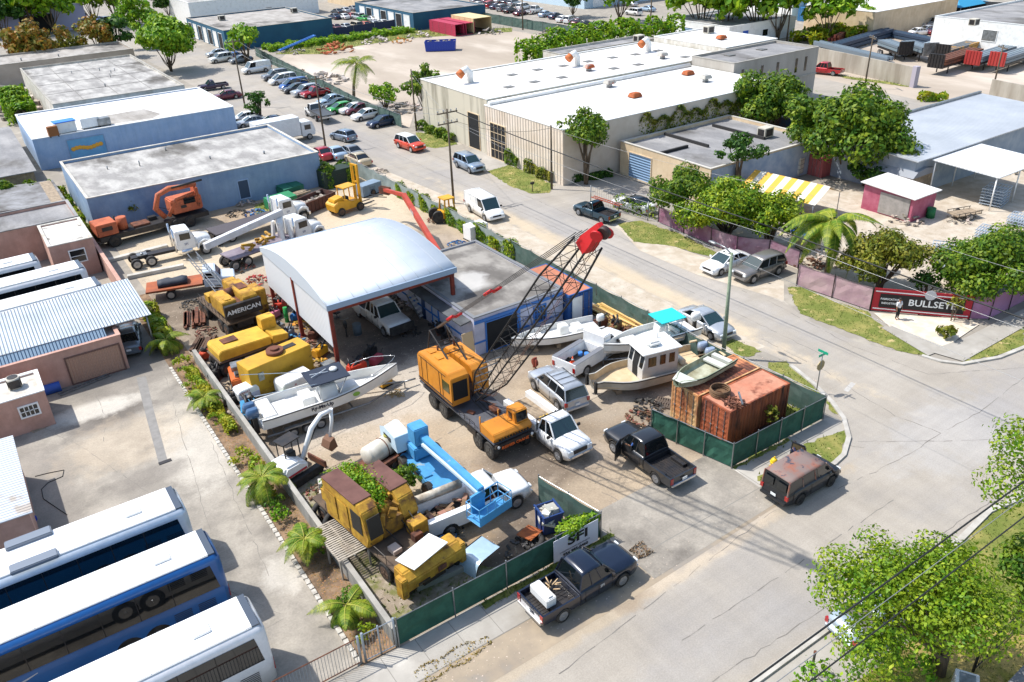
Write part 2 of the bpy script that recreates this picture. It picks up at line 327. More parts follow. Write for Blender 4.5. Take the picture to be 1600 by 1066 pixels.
# grass: bare soil sheet plus real blades
blades = []
def grassy(name,pts,z=.02,dens=26,h=.1,m=m_grass):
    z += .0012 * (len(blades) + 1); rp = []
    for a,c in zip(pts,pts[1:] + pts[:1]):
        a,c = Vector(a),Vector(c); n = max(1,min(60,int((c - a).length / .35))); nn = Vector((a.y - c.y,c.x - a.x)).normalized() if (c - a).length else Vector((0,0))
        rp += [tuple(a.lerp(c,i / n) + nn * rnd.gauss(0,.07 if i else .02)) for i in range(n)]
    sheet(name + '_ground',rp,z,m)
    P = np.array(pts); lo,hi = P.min(0),P.max(0); area = abs(sum(P[i][0] * P[i - 1][1] - P[i - 1][0] * P[i][1] for i in range(len(P)))) / 2
    n = int(area * dens * (hi - lo).prod() / max(area,.1)); q = np.random.RandomState(len(blades)).rand(min(n,60000),2) * (hi - lo) + lo
    ins = np.zeros(len(q),bool); j = len(P) - 1
    for i in range(len(P)):
        a,c = P[i],P[j]; j = i
        with np.errstate(all='ignore'): ins ^= ((a[1] > q[:,1]) != (c[1] > q[:,1])) & (q[:,0] < (c[0] - a[0]) * (q[:,1] - a[1]) / (c[1] - a[1] + 1e-12) + a[0])
    q = q[ins]; blades.append((q + np.random.RandomState(9).randn(len(q),2) * .12,h,z))
grassy('corner_lawn',PX((1200,566),(1228,565),(1270,602),(1300,632),(1314,650),(1300,645),(1289,628),(1286,622),(1250,600),(1200,575)))
grassy('corner_lawn',PX((1255,694),(1322,672),(1322,685),(1312,712),(1298,725),(1262,712)))
grassy('verge_grass',PX((1130,535),(1145,530),(1190,550),(1170,558),(1150,556)))
grassy('enclosure_grass',[(39.2,24.95),(38.9,30.3),(32.5,30.6),(32.5,25.1)],dens=40,h=.2)
grassy('verge_grass',PX((1230,450),(1255,448),(1300,470),(1355,487),(1365,500),(1385,515),(1430,545),(1458,560),(1400,548),(1310,513),(1250,490)))
grassy('verge_grass',PX((1502,567),(1560,555),(1600,540),(1600,512),(1560,530),(1520,552)))
grassy('verge_grass',PX((965,350),(1000,345),(1060,365),(1120,395),(1110,402),(1050,385),(990,378)))
grassy('warehouse_lawn',PX((762,268),(795,258),(830,272),(865,290),(858,302),(830,303),(795,290)))
grassy('warehouse_lawn',PX((650,207),(705,215),(715,226),(680,232),(655,228)))
grassy('front_lawn',[(24,11.6),(24,2),(80,2),(80,11.6)],dens=22,m=mat('dry_lawn','77752F',.95,col2='A08E52',scale=.5,lo=.42,hi=.6,col3='A98C60',scale3=.6,lo3=.55,hi3=.7,bump=.03,bscale=20))
grassy('front_lawn',PX((1440,892),(1500,850),(1545,806),(1640,770),(1640,1000),(1400,960)),z=.024,dens=22)
grassy('kerb_weeds',PX((1183,745),(1205,735),(1215,742),(1200,755),(1183,752)),h=.2)
grassy('fence_weeds',[(13.8,24.3),(22,24.45),(22,24.75),(13.8,24.7)],h=.18,dens=60)
grassy('fence_weeds',[(31.2,24.55),(36,24.5),(36,24.75),(31.2,24.75)],h=.18,dens=40)
grassy('machine_weeds',[(9.7,26),(14,25.2),(16,26),(13,29),(14,36),(10,40),(9.6,36)],h=.16,dens=9,m=mat('weedy_gravel','8F8271',.95,col2='6F7040',scale=1.2,lo=.45,hi=.6,col3='A99D8C',scale3=2,bump=.03,bscale=20))
grassy('far_grass',PX((430,85),(470,72),(560,62),(640,48),(800,44),(800,50),(640,60),(560,72),(500,85)),dens=3,h=.5)
grassy('far_grass',PX((1310,118),(1425,133),(1425,137),(1320,123)),dens=6,h=.3)
grassy('wall_grass',PX((398,322),(430,308),(450,318),(420,332),(400,336)),dens=14,h=.2)
for n,(q,h,z) in enumerate(blades):
    r = np.random.RandomState(n); k = len(q); a = r.rand(k) * 6.28; hh = h * (.5 + r.rand(k)); wd = .03 + .02 * (h > .15); ln = r.randn(k,2) * hh[:,None] * .5
    v = np.zeros((k,3,3)); v[:,0,0] = q[:,0] - np.cos(a) * wd; v[:,0,1] = q[:,1] - np.sin(a) * wd; v[:,1,0] = q[:,0] + np.cos(a) * wd; v[:,1,1] = q[:,1] + np.sin(a) * wd
    v[:,:2,2] = z; v[:,2,:2] = q + ln; v[:,2,2] = z + hh
    if n == 0: VV = []
    VV.append(v.reshape(-1,3))
VV = np.concatenate(VV); me = bpy.data.meshes.new('grass'); k = len(VV) // 3
me.vertices.add(len(VV)); me.vertices.foreach_set('co',VV.ravel()); me.loops.add(len(VV)); me.loops.foreach_set('vertex_index',np.arange(len(VV))); me.polygons.add(k); me.polygons.foreach_set('loop_start',np.arange(k) * 3); me.update(calc_edges=True)
me.materials.append(leafmat('grass_blade','6C7836',.5)); go = bpy.data.objects.new('grass',me); COL.objects.link(go); go['kind'] = 'stuff'; go['label'] = 'green and straw coloured grass on the lawns and verges'; go['category'] = 'grass'
sheet('far_lot_ground',PX((430,100),(450,82),(560,66),(660,52),(800,48),(870,60),(1000,90),(960,120),(660,135),(640,200),(560,165)),.012,m_far)
sheet('service_yard_ground',[(56.5,30),(60,28),(130,27),(130,44),(60,56),(56.5,56)],.006,m_sand)
sheet('corner_sand',PX((1365,490),(1510,500),(1530,508),(1500,528),(1470,552),(1430,535),(1390,512)),.062,mat('pale_sand','D6CCBC',.95,col2='C0B29C',scale=1,bump=.015,bscale=12))
sheet('verge_sand',PX((965,355),(1010,372),(1110,405),(1225,440),(1225,470),(1090,430),(1000,392)),.018,m_sand)
sheet('pavement',PX((1375,512),(1395,511),(1480,545),(1450,557)),.066,m_walk)
sheet('pavement',PX((1450,550),(1510,528),(1600,483),(1660,460),(1660,495),(1600,512),(1505,566)),.072,m_walk)
sheet('steel_yard_ground',[(118,60),(122,92),(118,120),(190,120),(220,60)],.006,m_far)
sheet('back_street',[(104,60),(122,58),(122,92),(108,110)],.005,m_road)
sheet('far_grass_field',[(-20,330),(120,360),(120,390),(-40,380)],.01,mat('field','8C9B3A',.95,col2='A5A55A',scale=.1))
# ---------------------------------------------------------------- buildings
def lines_mat(): pass
m_roofgrey = mat('roof_felt_grey','807F7F',.95,col2='9A9896',scale=.35,lo=.4,hi=.65,col3='5C5955',scale3=.13,lo3=.52,hi3=.66,bump=.01,bscale=10,stretch=(1,.55,1),grain=[(5,.14,U1),(1.3,.14,(1,.12,1))])
m_roofpale = mat('roof_felt_pale','8F8C88',.95,col2='B2AFA9',scale=.5,lo=.42,hi=.6,col3='5F5B55',scale3=.13,lo3=.54,hi3=.64,bump=.01,bscale=10,stretch=(1,.5,1),grain=[(5,.14,U1),(1.3,.14,(1,.12,1))])
m_roofdirty = mat('roof_felt_dirty','A8A39C',.95,col2='8D877F',scale=.45,lo=.4,hi=.66,col3='4E4A45',scale3=.11,lo3=.55,hi3=.68,bump=.01,bscale=10,stretch=(1,.6,1),grain=[(5,.14,U1),(1.3,.14,(1,.12,1))])
m_roofwhite = mat('white_membrane','DEDCD8',.8,col2='CFCCC7',scale=.3,col3='BDB8B0',scale3=.25,lo3=.6,hi3=.75,bump=.004,bscale=5,grain=[(2,.05,(1,.2,1))])
m_blue = mat('blue_stucco','7B93AF',.9,col2='8AA0B8',scale=.7,col3='5F7FA6',scale3=.25,bump=.008,bscale=30,grain=[(1.6,.1,(1,1,.15)),(7,.05,U1)])
m_bluew = mat('pale_blue_stucco','8CA6C6',.9,col2='9DB2CC',scale=.7,bump=.008,bscale=30,grain=[(1.6,.1,(1,1,.15)),(7,.05,U1)])
m_whitew = mat('white_stucco','D2CEC6',.9,col2='B0A99B',scale=.8,bump=.008,bscale=30,grain=[(1.6,.1,(1,1,.15)),(7,.05,U1)])
m_pink = mat('pink_stucco','C39A8A',.9,col2='AF8878',scale=.8,bump=.006,bscale=30,grain=[(1.6,.1,(1,1,.15)),(7,.05,U1)])
m_cream = mat('cream_stucco','D8C3A3',.9,col2='C7AF8E',scale=.5,grain=[(1.6,.1,(1,1,.15)),(7,.05,U1)])
m_ribcream = mat('ribbed_cream_sheet','D9CBBB',.7,col2='C9B8A4',scale=.5,wave=(1,.55,.05))
m_stain = mat('stained_concrete_wall','C6BEAB',.9,col2='8F8877',scale=.6,stretch=(1,1.4,.12),lo=.5,hi=.68,bump=.01)
m_greyw = mat('grey_concrete_wall','B1ABA2',.9,col2='9E978D',scale=.3,stretch=(1,1,.2),grain=[(1.6,.1,(1,1,.15)),(7,.05,U1)])
m_tealw = mat('teal_wall','1F4E68',.8,col2='255A74',scale=.3)
m_ribtin = mat('corrugated_tin','C4CBD1',.45,.35,col2='AFB6BC',scale=.4,wave=(0,.22,.04))
m_ribtiny = mat('corrugated_tin_b','C8CDD2',.45,.3,col2='B6ABA0',scale=.5,lo=.6,hi=.66,wave=(1,.24,.04))
m_door = mat('roller_door','7C99B8',.6,wave=(2,.3,.03))
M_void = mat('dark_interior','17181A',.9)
def building(label,x0,x1,y0,y1,h,wm,rm,name='warehouse',par=.25,pw=.22,capm=None,cat='building',roofz=0):
    t = thing(name,label,cat,((x0 + x1) / 2,(y0 + y1) / 2,0)); cx,cy = (x0 + x1) / 2,(y0 + y1) / 2; a,c = (x1 - x0) / 2,(y1 - y0) / 2
    b = B()
    for s in (-1,1):
        b.box((0,s * (c - pw / 2),h / 2),(2 * a,pw,h)); b.box((s * (a - pw / 2),0,h / 2),(pw,2 * c - 2 * pw,h))
    b.build('wall',wm,t)
    b = B(); b.box((0,0,h - par - .1),(2 * a - 2 * pw - .01,2 * c - 2 * pw - .01,.2)); b.build('roof',rm,t)
    b = B()
    for s in (-1,1):
        b.box((0,s * (c - pw / 2 + .02),h + .04),(2 * a + .09,pw + .06,.08)); b.box((s * (a - pw / 2 + .02),0,h + .04),(pw + .06,2 * c - 2 * pw - .03,.08))
    b.build('parapet_cap',capm or M_conc,t); t['o'] = (cx,cy); return t
def L(t,x,y): return x - t['o'][0],y - t['o'][1]
def opening(t,name,side,a0,a1,z0,z1,m,fr=None,depth=.05,mull=0,bars=0):
    'door or window on side (-x, +x, -y, +y); a0..a1 along the wall in world units'
    x0,y0 = t['o']; bb = [c for c in t.children if c.name.startswith('wall')][0].bound_box; hx,hy = bb[6][0],bb[6][1]
    c = (a0 + a1) / 2; w_ = a1 - a0; zc = (z0 + z1) / 2; hh = z1 - z0
    f = {'-x': ((-hx,c - y0),(-1,0)),'+x': ((hx,c - y0),(1,0)),'-y': ((c - x0,-hy),(0,-1)),'+y': ((c - x0,hy),(0,1))}[side]
    (px,py),(nx,ny) = f; ux,uy = -ny,nx
    def bar(b,da,zc,wa,hz,d0,th=.06):
        b.box((px + ux * da + nx * d0,py + uy * da + ny * d0,zc),(abs(ux) * wa + abs(nx) * th,abs(uy) * wa + abs(ny) * th,hz))
    b = B(); bar(b,0,zc,w_,hh,.0,.06); o = b.build(name,m,t)
    if fr:
        b = B(); bar(b,0,z1 + .05,w_ + .2,.1,.03,.1); bar(b,0,z0 - .05,w_ + .2,.1,.03,.1); bar(b,-w_ / 2 - .05,zc,.1,hh,.03,.1); bar(b,w_ / 2 + .05,zc,.1,hh,.03,.1)
        for i in range(mull): bar(b,-w_ / 2 + w_ * (i + 1) / (mull + 1),zc,.05,hh,.03,.08)
        for i in range(bars): bar(b,0,z0 + hh * (i + 1) / (bars + 1),w_,.05,.03,.08)
        b.build('frame',fr,o)
    return o
blue = building('long blue stucco building with a stained pale felt roof behind the crane trucks',8.6,33.4,89.8,106.4,4,m_blue,m_roofpale,'blue_warehouse',capm=m_whitew)
opening(blue,'door','-y',23.7,24.8,.6,2.6,mat('dark_blue_door','34465C',.7),m_bluew)
for x in (15,21,27): pass
wb = building('long white roofed building with a pale blue wall and a blue painted gate',7.4,33.2,120,137.4,4,m_bluew,m_roofwhite,'white_roof_warehouse',par=.12,capm=M_white)
g_ = opening(wb,'gate','-y',11.2,15.6,.2,3.2,mat('gate_blue','6DA6C9',.7,col2='5F97bd',scale=1),m_blue)
b = B()
for i in range(9): b.ball((-8.6 + i * .42,-8.78,2 + .12 * math.sin(i)),(.3,.03,.28),8,5)
b.build('painted_lettering',mat('orange_paint','E0A030',.7),wb)
wb2 = [c for c in wb.children if c.name.startswith('roof')][0]
b = B(); b.poly([(*L(wb,*p[:2]),3.884) for p in [G(133,200,3.9),G(150,183,3.9),G(225,170,3.9),G(252,178,3.9),G(238,185,3.9)]]); b.build('bare_roof_patch',m_roofdirty,wb)
gb = building('long low building under a pale grey jointed roof, farthest of the left row',12.6,31.6,139.2,177,4.3,m_whitew,m_roofpale,'grey_roof_warehouse',capm=M_conc)
b = B()
for y in (149,158,168): b.box((0,y - 158.1,4.08),(18.4,.12,.02))
for x in (-5,0,5): b.box((x,0,4.076),(.08,37,.016))
b.build('roof_seam',mat('seam','7A7773',.9),gb)
# pink buildings on the left
m_s = dict(capm=m_pink)
building('small pink building with a flat grey felt roof at the left edge',-14,7.1,86.4,92.5,3.5,m_pink,m_roofgrey,'pink_building',capm=m_roofgrey)
p2 = building('pink room with a blotchy white roof behind the parked coaches',3.5,7.15,79.6,86.3,3.4,m_pink,mat('blotchy_roof','D9D4CB',.9,col2='5B5751',scale=.7,lo=.55,hi=.66),'pink_outhouse',par=.1,capm=m_whitew)
opening(p2,'window','-y',5,6.2,1.5,2.6,M_glass,M_white,bars=1)
b = B(); b.box((0,0,1),(.25,16.5,2)); b.box((0,0,2.03),(.33,16.6,.06)); t = b.build('pink_boundary_wall',m_pink); t.location = (7.45,77.2,0); tag(t,'long pink boundary wall between the coaches and the crane yard','wall')
pg = building('pink garage building with a ribbed roller shutter below the tin awning',-12,5.2,59.2,66,2.75,m_pink,m_roofwhite,'pink_garage',capm=m_pink)
opening(pg,'shutter','-y',1.4,4.9,.1,2.1,mat('tan_shutter','B08A76',.7,wave=(0,.2,.03)),mat('shutter_frame','6e5248',.8))
t = thing('tin_awning','large corrugated tin awning roof over the pink garage','awning',(-2,64,0))
b = B(); b.add([(-14,-3.6,3.15),(9.75,-3.6,3.15),(9.7,3.7,3.45),(-14,3.7,3.45),(-14,-3.6,3.1),(9.75,-3.6,3.1),(9.7,3.7,3.4),(-14,3.7,3.4)],[(0,1,2,3),(4,7,6,5),(0,4,5,1),(1,5,6,2),(2,6,7,3),(3,7,4,0)]); b.build('roof_sheet',m_ribtin,t)
b = B(); b.add([(-14,-3.6,3.09),(6.4,-3.6,3.09),(6.4,-4.35,2.55),(-14,-4.35,2.55)],[(0,1,2,3)]); b.build('lower_sheet',mat('shade_blue_tin','7E95A8',.5,.3,wave=(0,.22,.04)),t)  # steep front sheet: its shade is put into the darker blue colour
b = B(); b.cyl((9.4,-3.4,0),(9.4,-3.4,3.1),.06); b.cyl((9.4,3.4,0),(9.4,3.4,3.4),.06); b.build('post',M_steel,t)
pa = building('small pink office with an air conditioner on its dirty white roof',-9,-.45,54.5,57.7,2.6,m_pink,mat('dirty_white_roof','DAD6CD',.9,col2='A49C90',scale=.8),'pink_office',par=.08,capm=M_white)
opening(pa,'window','-y',-2.1,-1.1,1.2,1.9,M_glass,M_white,mull=3,bars=1)
def ac(x,y,z,label,w_=.8,tall=.7,rnd_=False):
    t = thing('air_conditioner',label,'air conditioner',(x,y,z))
    b = B(); (b.cyl((0,0,0),(0,0,tall),w_ / 2,n=16) if rnd_ else b.box((0,0,tall / 2),(w_,w_,tall))); b.build('casing',mat('ac_beige','BDB7A9',.6),t,0 if rnd_ else .02)
    b = B(); b.cyl((0,0,tall),(0,0,tall + .03),w_ * .4,n=14); 
    for s in (-1,1): b.box((s * w_ * .502,0,tall / 2),(.01,w_ * .8,tall * .75))
    b.box((0,-w_ * .502,tall / 2),(w_ * .8,.01,tall * .75)); b.build('grille',M_dark,t)
ac(-1.9,56.3,2.53,'round grey air conditioner on the small pink office roof',.8,.75,True)
t = thing('tin_shed','low shed with rust spotted corrugated roof at the left edge beside the lot','shed',(-4.7,45.4,0))
b = B(); b.box((0,0,2.9),(4,8.4,.06),ry=R_(2)); b.build('roof',m_ribtiny,t); b = B(); b.box((0,0,1.4),(3.6,8,2.8)); b.build('wall',m_pink,t)
t = thing('tin_roof_shed','grey mottled shed roof among the overgrown sheds at the left edge','shed',(3,101,0))
b = B(); b.box((0,0,1.2),(8,9,2.4)); b.build('wall',M_wood,t); b = B(); b.box((0,0,2.5),(8.6,9.6,.1),ry=R_(3)); b.build('roof',mat('mottled_grey','8F8F90',.9,col2='5C5955',scale=.6),t)
t = thing('long_shed','long low shed with dusty panels along the white building','shed',(3.2,123,0))
b = B(); b.box((0,0,1.3),(5.4,26,2.6)); b.build('wall',M_wood,t); b = B(); b.box((0,0,2.7),(6,27,.1)); b.build('roof',m_roofgrey,t)
# main street warehouses
wa = building('big warehouse with stained concrete front and a white roof dotted with vents',55.2,97.4,87.6,104.6,6.9,m_stain,m_roofwhite,'white_roof_warehouse',par=.1,capm=M_white)
opening(wa,'loading_door','-x',89.6,92.2,.1,4.6,M_void,m_cream)
wc = building('cream ribbed warehouse with a white roof and ivy along its near side',54.8,90.2,71.5,87.5,6.3,m_ribcream,m_roofwhite,'cream_warehouse',par=.08,capm=M_white)
opening(wc,'loading_door','-x',83,86.3,.1,4.4,M_void,m_cream,mull=3,bars=3)
lb = building('low cream building with grey patched flat roof and blue garage door',62.6,80.5,56.8,70.8,3.8,m_cream,m_roofgrey,'low_cream_building',par=.35,capm=mat('pale_cap','BDB8AE',.9))
opening(lb,'garage_door','-x',65.6,69.2,.1,2.9,m_door,m_cream)
b = B(); b.box((-2.5,3,3.6),(.25,7,.35)); b.box((-6.5,1,3.6),(4.5,.25,.35)); b.box((4.5,1.5,3.6),(.25,8,.35)); b.build('roof_divider',mat('tar_black','2D2C2C',.9),lb)
# grey blank side wall of the low building is blue
b = B(); b.box((0,-7.03,1.85),(17.6,.05,3.6)); b.build('side_cladding',mat('faded_blue_wall','8798AE',.9,col2='A5AFBC',scale=.9),lb)
ub = building('two storey grey block with slit windows at the end of the white warehouse',90.4,108.4,79.4,87.4,7.6,m_greyw,m_roofgrey,'grey_block',capm=M_conc)
for x in (92,96,99.3,103.4,105.5): opening(ub,'window','-y',x,x + .5,4.6,6.6,M_glass)
b = B(); b.box((0,-4.05,3.9),(18.1,.12,.25)); b.build('string_course',M_conc,ub)
db = building('high white flat roofed hall beside the grey slit windowed block',97.6,109,87.6,103,7.8,m_whitew,m_roofwhite,'white_hall',par=.1,capm=M_white)
eb = building('grey flat roofed strip building behind the vented white roof',80,100,105,109.5,7.0,m_whitew,m_roofgrey,'grey_strip_building',capm=M_conc)
mb_ = thing('metal_roof_building','wide building with a pale grey sheet metal roof right of the big tree','building',(95,50,0))
b = B(); b.box((0,0,2),(30,10,4)); b.build('wall',mat('blue_grey_block','8492A2',.9,col2='A3ABB3',scale=.7),mb_)
b = B(); b.box((0,0,4.15),(31,11,.12),rx=R_(2)); b.build('roof',mat('grey_sheet','C3C6C9',.45,.3,col2='B2B6BA',scale=.3,wave=(0,.5,.02)),mb_)
b = B(); b.box((0,5.6,4.5),(31,.3,.35)); b.build('parapet',M_steel,mb_)
t = thing('open_canopy','white sheet canopy on posts in front of the metal roof building','canopy',(86.5,41,0))
b = B(); b.box((0,0,3.6),(9,7,.1),rx=R_(2)); b.build('roof',mat('white_sheet','D9DADA',.5,wave=(1,.4,.02)),t)
for x in (-4.3,0,4.3):
    for y in (-3.2,3.2): b = B(); b.cyl((x,y,0),(x,y,3.55),.07); b.build('post',M_white,t)
ps = thing('pink_shed','faded crimson shed with a white sheet roof beside blue drums','shed',(75.4,43.5,0))
b = B(); b.box((0,0,1.25),(3.8,5.4,2.5)); b.build('wall',mat('crimson_wall','A04A60',.85,col2='B86A7C',scale=1),ps); b = B(); b.box((0,0,2.62),(4.5,6,.09),rx=R_(3)); b.build('roof',m_roofwhite,ps)
b = B(); b.box((-1.95,-.8,1.2),(.05,3.2,2.1)); b.build('net_screen',mat('grey_net','8B8781',.9,col2='a19a94',scale=2),ps)
t = thing('grey_shed','low grey shed with rounded sheet roof beside the crimson shed','shed',(81.5,47.4,0))
b = B(); b.box((0,0,1.1),(4,5,2.2)); b.build('wall',M_wood,t); b = B(); b.prism([(-2.2,2.2),(2.2,2.2),(1.5,2.75),(0,2.95),(-1.5,2.75)],-2.8,2.8); b.build('roof',mat('slate_sheet','8C9096',.7),t)
b = B(); b.box((0,0,.55),(2.6,3.2,1.1))
st = thing('striped_tent','yellow and white striped tent roof behind the hedge trees','tent',(67.5,50.5,0),R_(8))
b = B()
for k in range(12):
    b.mt(k % 2); y0,y1 = -4.2 + k * .7,-3.5 + k * .7
    b.add([(-2.6,y0,2.2),(-2.6,y1,2.2),(0,y1,3.4),(0,y0,3.4)],[(0,1,2,3)]); b.add([(2.6,y0,2.2),(2.6,y1,2.2),(0,y1,3.4),(0,y0,3.4)],[(3,2,1,0)])
b.build('canvas_roof',[mat('tent_white','D9D2C2',.8),mat('tent_yellow','D9A640',.8)],st)
for x in (-2.5,2.5):
    for y in (-4,0,4): b = B(); b.cyl((x,y,0),(x,y,2.2),.04); b.build('post',M_steel,st)
# far buildings
te = building('dark teal building with a weathered flat roof and row of bays on its left side',54.8,80.4,194,224,4.3,m_tealw,m_roofdirty,'teal_warehouse',capm=M_conc)
for i in range(7): opening(te,'bay_door','-x',196 + i * 4,198.6 + i * 4,.2,3.4,M_white if i % 2 else M_void,M_white)
tf = building('dark teal building left of the red and tan containers',98.8,119.5,188,221,4,m_tealw,m_roofgrey,'teal_warehouse',capm=M_conc)
for i in range(7): opening(tf,'bay_door','-x',190 + i * 4.2,193 + i * 4.2,.2,3.2,M_void if i % 2 else M_white,M_white)
lt = building('low building with dusty flat roof behind the orange leaved trees',-30,34,186,199,4,mat('dusty_wall','B5A99C',.9,col2='a3978a',scale=.4),m_roofdirty,'dusty_building',capm=M_conc)
opening(lt,'window','-y',2,5,1.2,2.2,M_glass,M_white)
wd = building('large pale violet warehouse with a dark loading bay at the top left',-40,38,262,290,6.5,mat('violet_wall','9EA0C0',.8),m_roofwhite,'pale_warehouse',capm=M_white)
opening(wd,'loading_bay','-y',22,30,.1,4.5,M_void,m_tealw)
ww = building('white building with a grey roof and red trimmed corner behind the hedge',132,152,118,136,4,M_white,m_roofgrey,'white_building',capm=M_white)
opening(ww,'door','-y',136,137.6,.1,2.8,mat('bright_blue','2A56B0',.5)); opening(ww,'garage_door','-x',128,131,.1,2.8,m_door,M_white); opening(ww,'window','-y',142,143.5,1.2,2.4,M_glass)
wi = building('white windowless hall with two grilled windows right of the steel yard',156,200,62,90,6,M_white,m_roofgrey,'white_hall',capm=M_white)
opening(wi,'window','-x',78,80.5,2.8,4.6,M_steel,M_white,2); opening(wi,'window','-x',66,68.5,2.8,4.6,M_steel,M_white,2)
bw = building('pale blue and white industrial hall behind the packed car lot',150,190,186,215,8,mat('pale_cyan_wall','B4C8D4',.7,wave=(0,1.2,.05)),m_roofwhite,'pale_blue_hall',capm=M_white)
for i in range(3): opening(bw,'bay_door','-y',153 + i * 11,158 + i * 11,.2,5,mat('bright_blue','2A56B0',.5) if i % 2 else M_white)
pw_ = building('white hall with wide flat roof at the top right',175,240,130,165,6,M_white,m_roofpale,'white_hall',capm=M_white)
fb = building('white shed roofed workshop under the water tank',160,190,105,122,5,m_cream,m_roofwhite,'white_workshop',capm=M_white)
# awning with blue tent roof on the far right lot
t = thing('blue_tent','bright blue tent roof over the far right car lot','tent',(196,108,0))
b = B(); b.add([(-6,-4,3),(6,-4,3),(6,4,3),(-6,4,3),(-2,0,4.8),(2,0,4.8)],[(0,1,5,4),(1,2,5),(2,3,4,5),(3,0,4)]); b.build('canvas_roof',mat('tent_blue','2D8DB8',.7),t)
for x in (-5.8,5.8):
    for y in (-3.8,3.8): b = B(); b.cyl((x,y,0),(x,y,3),.1); b.build('post',M_steel,t)
# ---------------------------------------------------------------- vehicles
def ip(x,pts):
    for (a,p),(c,q) in zip(pts,pts[1:]):
        if a <= x <= c: t = (x - a) / (c - a) if c > a else 0; return p + (q - p) * t
    return pts[0][1] if x < pts[0][0] else pts[-1][1]
def paint(c,metal=.15,rough=.28,**k):
    return mat('car_paint_' + c,c,rough,metal,coat=.6,grain=[(3,.1,U1)],**k)
PAINT0 = paint('B0B0B0')
def wheel_parts(r,w_,rimm,lod):
    if ('wheel',r,w_,rimm.name,lod) in VC: return VC[('wheel',r,w_,rimm.name,lod)]
    n = 12 if lod else 20; b = B()
    prof = [(.62,.5),(.93,.5),(1,.36),(1,-.36),(.93,-.5),(.62,-.5)]
    rings = [[(r * q * math.cos(2 * math.pi * i / n),w_ * y,r * q * math.sin(2 * math.pi * i / n)) for i in range(n)] for q,y in prof]
    b.loft(rings,False,True); ty = b.mesh('wheel',M_black)
    b = B()
    for s in (-1,1):
        b.cyl((0,s * w_ * .46,0),(0,s * w_ * .52,0),r * .66,r * .62,n)
        b.cyl((0,s * w_ * .52,0),(0,s * w_ * .6,0),r * .2,r * .12,8)
        if not lod:
            for k in range(5):
                a = 2 * math.pi * k / 5; b.box((r * .4 * math.cos(a),s * w_ * .54,r * .4 * math.sin(a)),(r * .42,w_ * .06,r * .13),ry=-a)
    rm = b.mesh('rim',rimm); VC[('wheel',r,w_,rimm.name,lod)] = (ty,rm); return ty,rm
VC = {}
M_rim = mat('alloy_rim','9A9C9F',.35,.6)
M_rimd = mat('dark_rim','2C2D2F',.4,.4)
KINDS = {
 # L, W, ground clearance, belt profile pts (x from rear to front as fraction), cabin (rear base, rear top, front top, front base), roof z, belt z, wheels x, r
 'sedan': dict(L=4.75,W=1.84,gc=.22,belt=[(-.5,.78),(-.47,.96),(-.3,1.02),(.18,.98),(.44,.84),(.485,.74),(.5,.55)],cab=(-.36,-.22,.06,.24),rz=1.44,wx=(-.29,.31),r=.33),
 'hatch': dict(L=4.2,W=1.78,gc=.22,belt=[(-.5,.7),(-.48,1.0),(-.3,1.05),(.2,1.0),(.43,.85),(.5,.55)],cab=(-.49,-.38,.05,.27),rz=1.5,wx=(-.31,.32),r=.33),
 'suv': dict(L=4.9,W=1.96,gc=.3,belt=[(-.5,.7),(-.49,1.08),(-.3,1.15),(.2,1.12),(.45,1.03),(.485,.95),(.5,.7)],cab=(-.49,-.43,.09,.25),rz=1.78,wx=(-.3,.31),r=.38),
 'minivan': dict(L=5.0,W=1.98,gc=.22,belt=[(-.5,.7),(-.49,1.02),(-.3,1.06),(.25,1.03),(.43,.9),(.5,.6)],cab=(-.49,-.45,.13,.36),rz=1.76,wx=(-.3,.32),r=.34),
 'van': dict(L=5.6,W=2.04,gc=.3,belt=[(-.5,.8),(-.49,1.2),(-.3,1.25),(.25,1.2),(.44,1.02),(.5,.72)],cab=(-.495,-.475,.2,.34),rz=2.1,wx=(-.27,.33),r=.37),
 'van_short': dict(L=4.65,W=1.92,gc=.3,belt=[(-.5,.8),(-.49,1.1),(-.3,1.15),(.25,1.12),(.44,.98),(.5,.7)],cab=(-.495,-.475,.16,.33),rz=1.92,wx=(-.25,.31),r=.35),
 'pickup': dict(L=5.9,W=2.04,gc=.38,belt=[(-.5,1.05),(-.1,1.2),(.17,1.2),(.46,1.14),(.488,1.04),(.5,.84)],cab=(-.12,-.08,.13,.24),rz=1.95,wx=(-.3,.32),r=.4,bed=(-.5,-.125)),
 'pickup_long': dict(L=6.6,W=2.1,gc=.42,belt=[(-.5,1.15),(-.08,1.3),(.18,1.3),(.46,1.24),(.488,1.12),(.5,.88)],cab=(-.1,-.07,.16,.25),rz=2.05,wx=(-.3,.33),r=.42,bed=(-.5,-.115)),
 'pickup_small': dict(L=5.1,W=1.85,gc=.32,belt=[(-.5,.95),(-.02,1.06),(.17,1.06),(.455,.98),(.485,.9),(.5,.72)],cab=(-.06,-.02,.1,.22),rz=1.68,wx=(-.31,.33),r=.36,bed=(-.5,-.07)),
 'work_truck': dict(L=6.4,W=2.1,gc=.42,belt=[(-.5,1.15),(-.05,1.3),(.18,1.3),(.46,1.22),(.488,1.12),(.5,.88)],cab=(.02,.05,.17,.27),rz=2.05,wx=(-.3,.34),r=.42,bed=(-.5,.0),util=1),
 'chassis': dict(L=6.4,W=2.1,gc=.42,belt=[(-.5,1.15),(-.05,1.3),(.18,1.3),(.46,1.22),(.488,1.12),(.5,.88)],cab=(.05,.08,.2,.29),rz=2.05,wx=(-.3,.36),r=.42,bed=(-.5,.03),flat=1),
}
